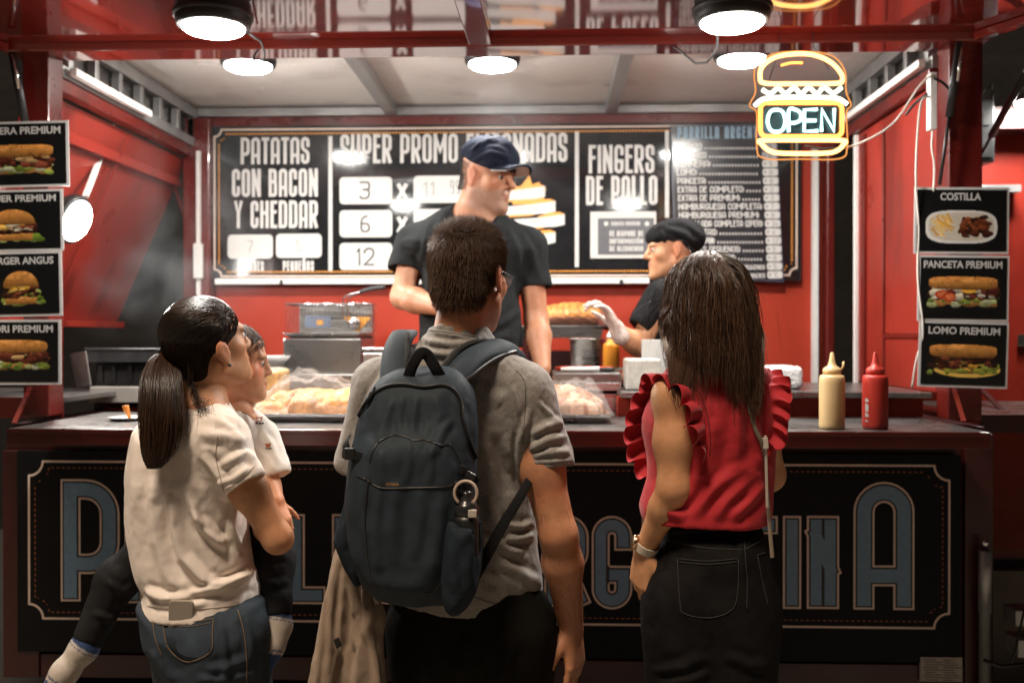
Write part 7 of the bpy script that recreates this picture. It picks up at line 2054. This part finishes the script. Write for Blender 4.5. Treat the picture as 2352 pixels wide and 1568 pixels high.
def meats(V, n1, n2, rg): return np.where((n2 > .12)[:, None], np.array([.30, .125, .06]), np.array([.46, .26, .16])) * (1 + .4 * n1[:, None])

for lb, px0, px1, colf, seed in (('wide steel tray of golden pastries under cling film left of the man with the backpack', 548, 1000, pies, 3), ('smaller steel tray of brown meat under cling film right of the man with the backpack', 1150, 1404, meats, 17)):
    Dt = 3.29; zt = 1.214
    a = W(px0, 950, Dt); b = W(px1, 950, Dt); x0, x1 = a[0], b[0]
    t = thing('food_tray', lb, 'tray', ((x0 + x1) / 2, Dt + .16, zt), 'steel food trays on the counter')
    mb = MB(); tray_shape(mb, x0, x1, Dt, Dt + .34, zt + .0005, zt + .030); mb.build('tray', M['chrome'], t, bevel=.002)
    heap('food', meat_m, t, x0 + .012, x1 - .012, Dt + .012, Dt + .33, zt + .006, .112, seed, 150, 100, cols=colf, pieces=(70, .062, .038, .022) if colf is pies else (150, .040, .026, .016))
    heap('cling_film', film, t, x0 - .004, x1 + .004, Dt - .004, Dt + .344, zt + .026, .132, seed + 40, 150, 100, .020, .22, (7, 34))
# raised back lid of the right tray
# squeeze bottles
def squeeze(label, px, col, D_, open_cap=False):
    base = W(px, 963, D_); base[2] = 1.2138
    t = thing('squeeze_bottle', label, 'bottle', tuple(base), 'squeeze bottles on the counter')
    k = D_ / FPX; r = 28.5 * k
    m1 = mat('bottle_plastic', col, .38, var=.05, vscale=20, sss=.0)
    mb = MB(); mb.lathe([(r * .90, 0), (r * .98, .004), (r, .012), (r, 100 * k), (r * .985, 108 * k), (r * .97, 116 * k), (r * .90, 121 * k), (r * .60, 123 * k)], base, 32); mb.build('bottle', m1, t)
    mb = MB(); mb.lathe([(r * .62, 122.5 * k), (r * .70, 123 * k), (r * .72, 134 * k), (r * .60, 138 * k), (r * .34, 143 * k), (r * .26, 150 * k), (r * .13, 171 * k), (r * .10, 173 * k), (0, 173 * k)], base, 24); c = mb.build('cap', m1, t)
    if open_cap:
        mb = MB(); mb.tube([base + V3(r * .66, -.005, 134 * k), base + V3(r * .86, -.006, 142 * k), base + V3(r * .84, -.006, 152 * k)], .0035, 8); mb.build('cap_plug', m1, t)
    return t, base, k, r
t, b0, k, r = squeeze('tall cream yellow squeeze bottle of mustard on the counter', 1911, (.74, .52, .25), 3.14, True)
mb = MB()
for i in range(11):
    a = math.radians(-28); z = (36 + i * 5.6) * k; p = b0 + V3(r * 1.004 * math.sin(math.radians(50)), -r * 1.004 * math.cos(math.radians(50)), z); ex = V3(math.cos(math.radians(50)), math.sin(math.radians(50)), 0)
    mb.bar(p - ex * .004, p + ex * .004, .0004, .0022); mb.bar(p - ex * .004 * (1 if i % 2 else -1) - V3(0, 0, .001), p - ex * .004 * (1 if i % 2 else -1) + V3(0, 0, .004), .0004, .0012, up=(1, 0, 0))
mb.build('moulded_lettering', mat('amber_ink', (.30, .10, .02), .5), t)
t, b0, k, r = squeeze('red squeeze bottle of ketchup on the counter, right of the mustard', 2010, (.46, .035, .022), 3.14)
mb = MB()
for z0_, z1_, w_ in ((40, 58, .0), (28, 37, .0), (62, 70, 0), (17, 21, 0)):
    for a in (-62, -56, -50):
        p = b0 + V3(r * 1.004 * math.sin(math.radians(a)), -r * 1.004 * math.cos(math.radians(a)), 0); mb.bar(p + V3(0, 0, z0_ * k), p + V3(0, 0, z1_ * k - (.003 if a == -50 else 0)), .0035, .0006, up=(p - b0))
mb.build('white_lettering', M['white_print'], t)
# fryer with baskets on the back counter
bc_ = thing('back_counter', 'steel back counter on the left carrying the fryer', 'counter', (-1.1, 4.5, 1.2))
MB().box((-1.42, 4.22, .4505), (-.62, 4.98, 1.34)).build('cabinet', M['steel_worn'], bc_, bevel=.004)
fy = thing('deep_fryer', 'steel countertop fryer with wire basket and black handle at the red wall', 'fryer', tuple(W(740, 850, 4.3)))
X0, X1, Z0, Z1 = bx(650, 830, 764, 850, 4.3)
Z0 = 1.3405
mb = MB(); mb.box((X0, 4.3, Z0), (X1, 4.62, Z1 - .025)); mb.build('housing', M['steel_worn'], fy, bevel=.006)
mb = MB(); tray_shape(mb, X0 + .004, X1 - .004, 4.296, 4.626, Z1 - .0245, Z1, .006, .02); mb.build('oil_pan', M['chrome'], fy, bevel=.002)
X0b, X1b, Z0b, Z1b = bx(690, 858, 700, 795, 4.66)
mb = MB(); mb.box((X0b, 4.64, Z1 - .05), (X1b, 4.70, Z1b)); hd_ = mb.build('control_head', M['steel'], fy, bevel=.005)
mb = MB(); p0 = W(768, 745, 4.635); mb.box(W(700, 725, 4.636) , W(760, 752, 4.636) + V3(0, .003, 0)); mb.build('label', mat('label_blue', (.16, .19, .26), .4, var=.2, vscale=40), hd_)
mb = MB(); mb.poly([W(790, 728, 4.634), W(852, 728, 4.634), W(822, 765, 4.634)]); mb.poly([W(728, 735, 4.634), W(742, 735, 4.634), W(742, 746, 4.634), W(728, 746, 4.634)]); mb.build('warning_sticker', M['orange_print'], hd_)
mb = MB(); mb.lathe([(.028, 0), (.028, .012), (.022, .02), (0, .02)], W(815, 742, 4.633), 20, (0, -1, 0)); mb.build('dial', M['chrome'], hd_)
mb = MB()
bx0, bx1 = W(660, 0, 4.42)[0], W(852, 0, 4.42)[0]; zt_, zb_ = W(0, 699, 4.4)[2], W(0, 770, 4.4)[2]
for i in range(26):
    x = bx0 + (bx1 - bx0) * i / 25
    for y in (4.38, 4.56): mb.bar((x, y, zb_), (x, y, zt_), .0012, .0012, up=(0, 1, 0))
for i in range(13):
    z = zb_ + (zt_ - zb_) * i / 12
    for y in (4.379, 4.561): mb.bar((bx0, y, z), (bx1, y, z), .0012, .0012)
    for x in (bx0, bx1): mb.bar((x, 4.38, z), (x, 4.56, z), .0012, .0012)
mb.tube([(bx0, 4.38, zt_), (bx1, 4.38, zt_), (bx1, 4.56, zt_), (bx0, 4.56, zt_)], .004, 6, closed=True)
bk = mb.build('wire_basket', M['chrome'], fy)
mb = MB()
for dx in (0, 12): mb.tube(smooth([W(786 + dx, 735, 4.375), W(788 + dx, 690, 4.36), W(800 + dx, 677, 4.34), W(835, 668, 4.30)], 5), .0035, 6)
mb.build('basket_rod', M['chrome'], bk)
mb = MB(); mb.tube(smooth([W(826, 671, 4.305), W(850, 663, 4.28), W(884, 660, 4.25)], 5), [.009] * 5 + [.010] * 5 + [.008], 10, flat=.7); mb.build('basket_handle', M['black_plastic'], bk)
# steel gastro pans right of the fryer
gp = thing('gastro_pan', 'small steel pan with a lid right of the fryer', 'pan', tuple(W(868, 850, 4.24)))
X0, X1, Z0, Z1 = bx(834, 905, 798, 850, 4.235); mb = MB(); mb.box((X0, 4.235, 1.3405), (X1, 4.40, Z1 - .022)); mb.build('pan', M['steel'], gp, bevel=.005)
mb = MB(); mb.box((X0 - .006, 4.229, Z1 - .0215), (X1 + .006, 4.406, Z1)); mb.build('lid', M['chrome'], gp, bevel=.005)
# grill on the left
gr = thing('griddle', 'black lidded griddle on a steel stand at the smoky left opening', 'griddle', tuple(W(330, 930, 4.05)))
X0, X1, Z0, Z1 = bx(193, 520, 802, 832, 4.05)
mb = MB(); mb.box((X0, 4.05, Z0), (X1, 4.55, Z1)); mb.tube([(X0, 4.052, Z1), (X1, 4.052, Z1)], .006, 8); mb.build('lid', M['black_metal'], gr, bevel=.008)
X0c, X1c, Z0c, Z1c = bx(215, 510, 834, 886, 4.08); mb = MB(); mb.box((X0c, 4.10, Z0c), (X1c, 4.5, Z1c)); mb.build('fire_box', M['black_plastic'], gr, bevel=.004)
mb = MB()
for px in (232, 262, 300, 352): a = W(px, 840, 4.09); mb.box(a - V3(.012, .0, .07), a + V3(.006, .006, 0)); mb.build
mb.build('bracket', M['black_metal'], gr)
X0d, X1d, Z0d, Z1d = bx(205, 515, 888, 925, 4.06); mb = MB(); mb.box((X0d, 4.06, Z0d), (X1d, 4.5, Z1d)); mb.build('front_panel', mat('griddle_steel', (.34, .31, .28), .45, metal=.2, var=.12, vscale=8), gr, bevel=.004)
mb = MB(); mb.box((X0d + .01, 4.08, .4505), (X0d + .05, 4.48, Z0d - .001)); mb.box((X1d - .05, 4.08, .4505), (X1d - .01, 4.48, Z0d - .001)); mb.box((X0d + .051, 4.14, 1.2005), (X1d - .051, 4.4, Z0d - .02)); mb.build('stand', M['black_metal'], gr)
tag(MB().prism([W(160, 812, 4.15), W(196, 806, 4.0), W(208, 884, 4.0), W(176, 892, 4.15)], (.004, 0, 0)).build('splash_guard', mat('guard', (.42, .38, .36), .4, var=.15, vscale=10)), 'pale tilted splash guard plate at the left end of the griddle', 'splash guard')
# paper plate with an orange scoop on the counter end
pl_ = thing('paper_plate', 'white paper plate with an orange fork on the left end of the counter', 'plate', tuple(W(292, 962, 3.36)))
c = W(292, 962, 3.36); c[2] = 1.2138
mb = MB(); mb.lathe([(.0, .001), (.045, .001), (.062, .010), (.064, .012), (.045, .004), (0, .004)], c, 24); mb.build('plate', M['white_print'], pl_)
mb = MB(); mb.tube([c + V3(.005, .01, .005), c + V3(.0, .0, .03), c + V3(-.004, -.005, .05)], [.006, .010, .012], 8, flat=.5); mb.build('fork', mat('orange_plastic', (.70, .22, .03), .4), pl_)
# bread in a clear wrapper and a white bowl
br = thing('bread_pack', 'pack of pale buns in clear wrapping beside the child', 'bread', tuple(W(628, 880, 3.66)))
X0, X1, Z0, Z1 = bx(584, 638, 850, 880, 3.65); s = SDF(); s.box(((X0 + X1) / 2, 3.74, (1.214 + Z1) / 2), ((X1 - X0) / 2, .09, (Z1 - 1.214) / 2), None, .015); v, f = s.mesh(.005); v = v + normals(v, f) * (.004 * fbm(v * 30, 3))[:, None]; v[:, 2] = np.maximum(v[:, 2], 1.2138); mesh_obj('buns', v, f, mat('bun_crust', (.55, .34, .14), .5, var=.25, vscale=20), br, True)
heap('wrapper', film, br, X0 - .006, X1 + .006, 3.645, 3.835, Z1 - .008, .014, 77, 60, 60, .012, .2, (14, 60))
bw = MB(); c = W(622, 838, 4.32); c[2] = 1.3405; bw.lathe([(.04, 0), (.05, .003), (.075, .05), (.095, .075), (.092, .076), (.07, .05), (0, .006)], c, 28); tag(bw.build('bowl', M['white_print']), 'white bowl on the back counter left of the fryer', 'bowl')
# right: prep block, knives, pots, roast
pbk = MB(); X0, X1, _, _ = bx(1268, 1428, 855, 880, 3.74); pbk.box((X0, 3.74, 1.3055), (X1, 4.05, 1.366)); tag(pbk.build('prep_block', M['steel_worn'], None, bevel=.006), 'steel prep block on the worktop carrying the knives', 'prep block')
red_pl = mat('red_handle', (.60, .06, .03), .35); ktop = 1.367
for (pa, pb_, col, lab, yy) in (((1275, 836), (1358, 831), red_pl, 'knife with a red handle lying on the prep block, left one', 3.86), ((1348, 842), (1408, 838), red_pl, 'knife with a shorter red handle on the prep block, right one', 3.82), ((1288, 851), (1376, 850), M['white_plastic'], 'white handled knife in front of the red handled knives', 3.77)):
    a = W(pa[0], pa[1], yy); b = W(pb_[0], pb_[1], yy + .02); a[2] = b[2] = ktop + .010
    t = thing('knife', lab, 'knife', tuple(a), 'knives on the prep block')
    mb = MB(); mb.tube([a, a + (b - a) * .25, a + (b - a) * .8, b], [.007, .010, .009, .011], 10, flat=.8); mb.build('handle', col, t)
    mb = MB(); mb.prism([b, b + V3(.05, .02, .008), b + V3(.075, .03, 0), b + V3(0, 0, -.009)], (0, .002, 0)); mb.build('blade', M['chrome'], t)
for pa, pb_, yy in (((1378, 852), (1412, 856), 3.755), ((1416, 852), (1456, 855), 3.80)):
    a = W(pa[0], pa[1], yy); b = W(pb_[0], pb_[1], yy); zz = ktop + .009 if pa[0] < 1400 else 1.316
    a[2] = b[2] = zz; 
    mb = MB(); mb.tube([a, (a + b) / 2, b], [.008, .010, .008], 8, flat=.7); tag(mb.build('tong_handle', M['black_plastic']), 'black grip lying %s' % ('on the edge of the prep block' if pa[0] < 1400 else 'on the worktop right of the prep block'), 'grip', 'black grips by the knives')
rs = thing('roast_stand', 'steel tray table at the red wall carrying the roast', 'tray table', tuple(W(1315, 775, 4.55)))
X0, X1, Z0, Z1 = bx(1190, 1388, 748, 776, 4.5)
mb = MB(); tray_shape(mb, X0, X1, 4.5, 4.85, Z0, Z1, .006, .01); mb.build('tray', M['steel'], rs, bevel=.003)
mb = MB()
for x in (X0 + .03, X1 - .03):
    for y in (4.53, 4.82): mb.box((x - .012, y - .012, .4505), (x + .012, y + .012, Z0 - .0005))
mb.box((X0 + .03, 4.60, 1.2005), (X1 - .03, 4.80, Z0 - .06)); mb.build('stand', M['dark_red'], rs)
c = W(1316, 722, 4.66); s = SDF(); s.ell(c + V3(-.02, 0, -.005), (.15, .11, .062), None, 0); s.ell(c + V3(.07, .01, -.012), (.075, .08, .052), None, .03); v, f = s.mesh(.006)
N = normals(v, f); v = v + N * (.006 * fbm(v * 26, 4) - .007 * np.clip(1 - np.abs(np.sin(v[:, 0] * 95 + 2 * vnoise(v * 12, 3))) * 3, 0, 1) * (v[:, 2] > c[2] - .01) - .005 * np.clip(1 - np.abs(np.sin((v[:, 2] + v[:, 0] * .5) * 120)) * 3, 0, 1))[:, None]
v[:, 2] = np.maximum(v[:, 2], Z0 + .005)
n2 = fbm(v * 40, 9); col = np.where((v[:, 2] > c[2] - .012)[:, None], np.array([.58, .24, .055]), np.array([.42, .17, .10])) * (1 + .5 * n2[:, None]); gro = np.clip(1 - np.abs(np.sin(v[:, 0] * 95 + 2 * vnoise(v * 12, 3))) * 2.6, 0, 1) * (v[:, 2] > c[2] - .01); col = col * (1 - .7 * gro[:, None])
tag(mesh_obj('roast', v, f, meat_m, None, True, colors=np.clip(col, .01, 1)), 'scored golden brown roast joint on a steel tray behind the counter', 'roast')
s = SDF(); c2 = W(1392, 735, 4.62); s.ell(c2, (.045, .06, .045), None, 0); v, f = s.mesh(.006); v = v + normals(v, f) * (.006 * fbm(v * 30, 5))[:, None]; v[:, 2] = np.maximum(v[:, 2], Z0 + .005)
tag(mesh_obj('meat_piece', v, f, mat('dark_meat', (.20, .05, .035), .5, var=.4, vscale=25, bump=.003, bscale=50)), 'dark red piece of meat at the right end of the roast tray', 'meat')
pt_ = thing('steel_pot', 'tapered steel pot below the gloved hand', 'pot', tuple(W(1347, 830, 4.14))); c = W(1347, 836, 4.14); c[2] = 1.3055; hh = W(0, 777, 4.14)[2] - c[2]
mb = MB(); mb.lathe([(.055, 0), (.060, .004), (.070, hh - .006), (.078, hh - .003), (.078, hh), (.068, hh), (.056, .01), (0, .01)], c, 28); mb.build('pot', M['steel'], pt_)
mb = MB(); mb.tube(smooth([c + V3(.074, -.02, hh - .01), c + V3(.09, -.03, hh - .05), c + V3(.072, -.03, hh - .08)], 5), .005, 6); mb.build('handle', mat('blue_grip', (.02, .03, .12), .5), pt_)
c = W(1404, 850, 4.0); c[2] = 1.3056; k = 4.0 / FPX; hh = W(0, 778, 4.0)[2] - c[2]
ob_ = thing('sauce_bottle', 'plain orange sauce bottle below the gloved hand', 'bottle', tuple(c)); mb = MB(); mb.lathe([(.030, 0), (.033, .004), (.033, hh - .03), (.030, hh - .02), (.018, hh - .012), (.018, hh)], c, 24); mb.build('bottle', mat('orange_sauce', (.85, .33, .03), .35), ob_)
mb = MB(); mb.lathe([(.019, hh + .0005), (.019, hh + .012), (.006, hh + .035), (0, hh + .036)], c, 16); mb.build('nozzle', M['white_plastic'], ob_)
X0, X1, Z0, Z1 = bx(1474, 1540, 780, 838, 3.8)
tag(MB().box((X0, 3.80, 1.3056), (X1, 3.815, Z1)).build('white_board', M['white_print'], None, bevel=.002), 'white upright board on the worktop left of the long haired woman', 'board')
X0, X1, Z0, Z1 = bx(1438, 1520, 824, 892, 3.62); bb = MB(); bb.box((X0, 3.62, 1.3056), (X1, 3.78, Z1)); tag(bb.build('plastic_tub', mat('tub', (.62, .60, .54), .3, var=.2, vscale=25, bump=.002, bscale=40), None, bevel=.008), 'cloudy white plastic tub on the worktop in front of the white board', 'tub')
# steel inset trays near the worktop edge
X0, X1, Z0, Z1 = bx(1395, 1470, 858, 880, 3.7); mb = MB(); mb.box((.13, 3.70, 1.2140), (.26, 3.72, 1.33)); tag(mb.build('end_plate', M['steel'], None, bevel=.003), 'narrow upright steel plate closing the worktop beside the meat tray', 'plate')
# crumpled bag at right
c = W(1800, 880, 3.75); s = SDF(); s.box((c[0], 3.78, 1.348), (.062, .07, .040), None, .02); v, f = s.mesh(.004); N = normals(v, f); v = v + N * (.010 * (1 - np.abs(fbm(v * 28, 4, 3))) + .006 * (1 - np.abs(fbm(v * 60, 9, 2))) - .01)[:, None]; v[:, 2] = np.maximum(v[:, 2], 1.3056)
tag(mesh_obj('plastic_bag', v, f, mat('bag_white', (.80, .80, .80), .18, bump=.004, bscale=45, spec=.8), None, False), 'crumpled white plastic bag on the right end of the worktop', 'bag')

# ------------------------------------------------------------ cooking smoke drifting at the left end of the trailer
def smoke_box(lo, hi, dens, scale, seed):
    m = bpy.data.materials.new('smoke'); m.use_nodes = True; nt = m.node_tree; nt.nodes.remove(nt.nodes['Principled BSDF'])
    pv_ = nt.nodes.new('ShaderNodeVolumePrincipled'); pv_.inputs['Color'].default_value = (.85, .87, .9, 1); pv_.inputs['Anisotropy'].default_value = .2
    tc = nt.nodes.new('ShaderNodeTexCoord'); n = nt.nodes.new('ShaderNodeTexNoise'); n.inputs['Scale'].default_value = scale; n.inputs['Detail'].default_value = 3; n.inputs['Distortion'].default_value = 1.2
    r = nt.nodes.new('ShaderNodeMapRange'); r.inputs['From Min'].default_value = .46; r.inputs['From Max'].default_value = .75; r.inputs['To Max'].default_value = dens; r.clamp = True
    nt.links.new(tc.outputs['Object'], n.inputs['Vector']); nt.links.new(n.outputs['Fac'], r.inputs['Value'])
    # thin out towards the walls of the box
    g = nt.nodes.new('ShaderNodeTexGradient'); g.gradient_type = 'SPHERICAL'; mp = nt.nodes.new('ShaderNodeMapping'); mp.inputs['Location'].default_value = (-1, -1, -1); mp.inputs['Scale'].default_value = (2, 2, 2)
    nt.links.new(tc.outputs['Generated'], mp.inputs[0]); nt.links.new(mp.outputs[0], g.inputs[0])
    mu = nt.nodes.new('ShaderNodeMath'); mu.operation = 'MULTIPLY'; nt.links.new(r.outputs[0], mu.inputs[0]); nt.links.new(g.outputs['Fac'], mu.inputs[1])
    nt.links.new(mu.outputs[0], pv_.inputs['Density']); nt.links.new(pv_.outputs[0], nt.nodes['Material Output'].inputs['Volume'])
    o = MB().box(lo, hi).build('smoke', m); tag(o, kind='stuff'); o['label'] = 'thin grey cooking smoke rising at the left opening of the trailer'
    return o
smoke_box((-2.4, 4.1, 1.36), (-1.2, 4.98, 2.60), 2.2, 2.6, 1)
sm = smoke_box((-1.70, 3.66, 1.95), (1.30, 4.95, 2.58), .22, 1.6, 2); sm['label'] = 'thin haze of cooking smoke hanging under the trailer ceiling round the lamps'
S.cycles.volume_step_rate = 2.0; S.cycles.volume_max_steps = 64
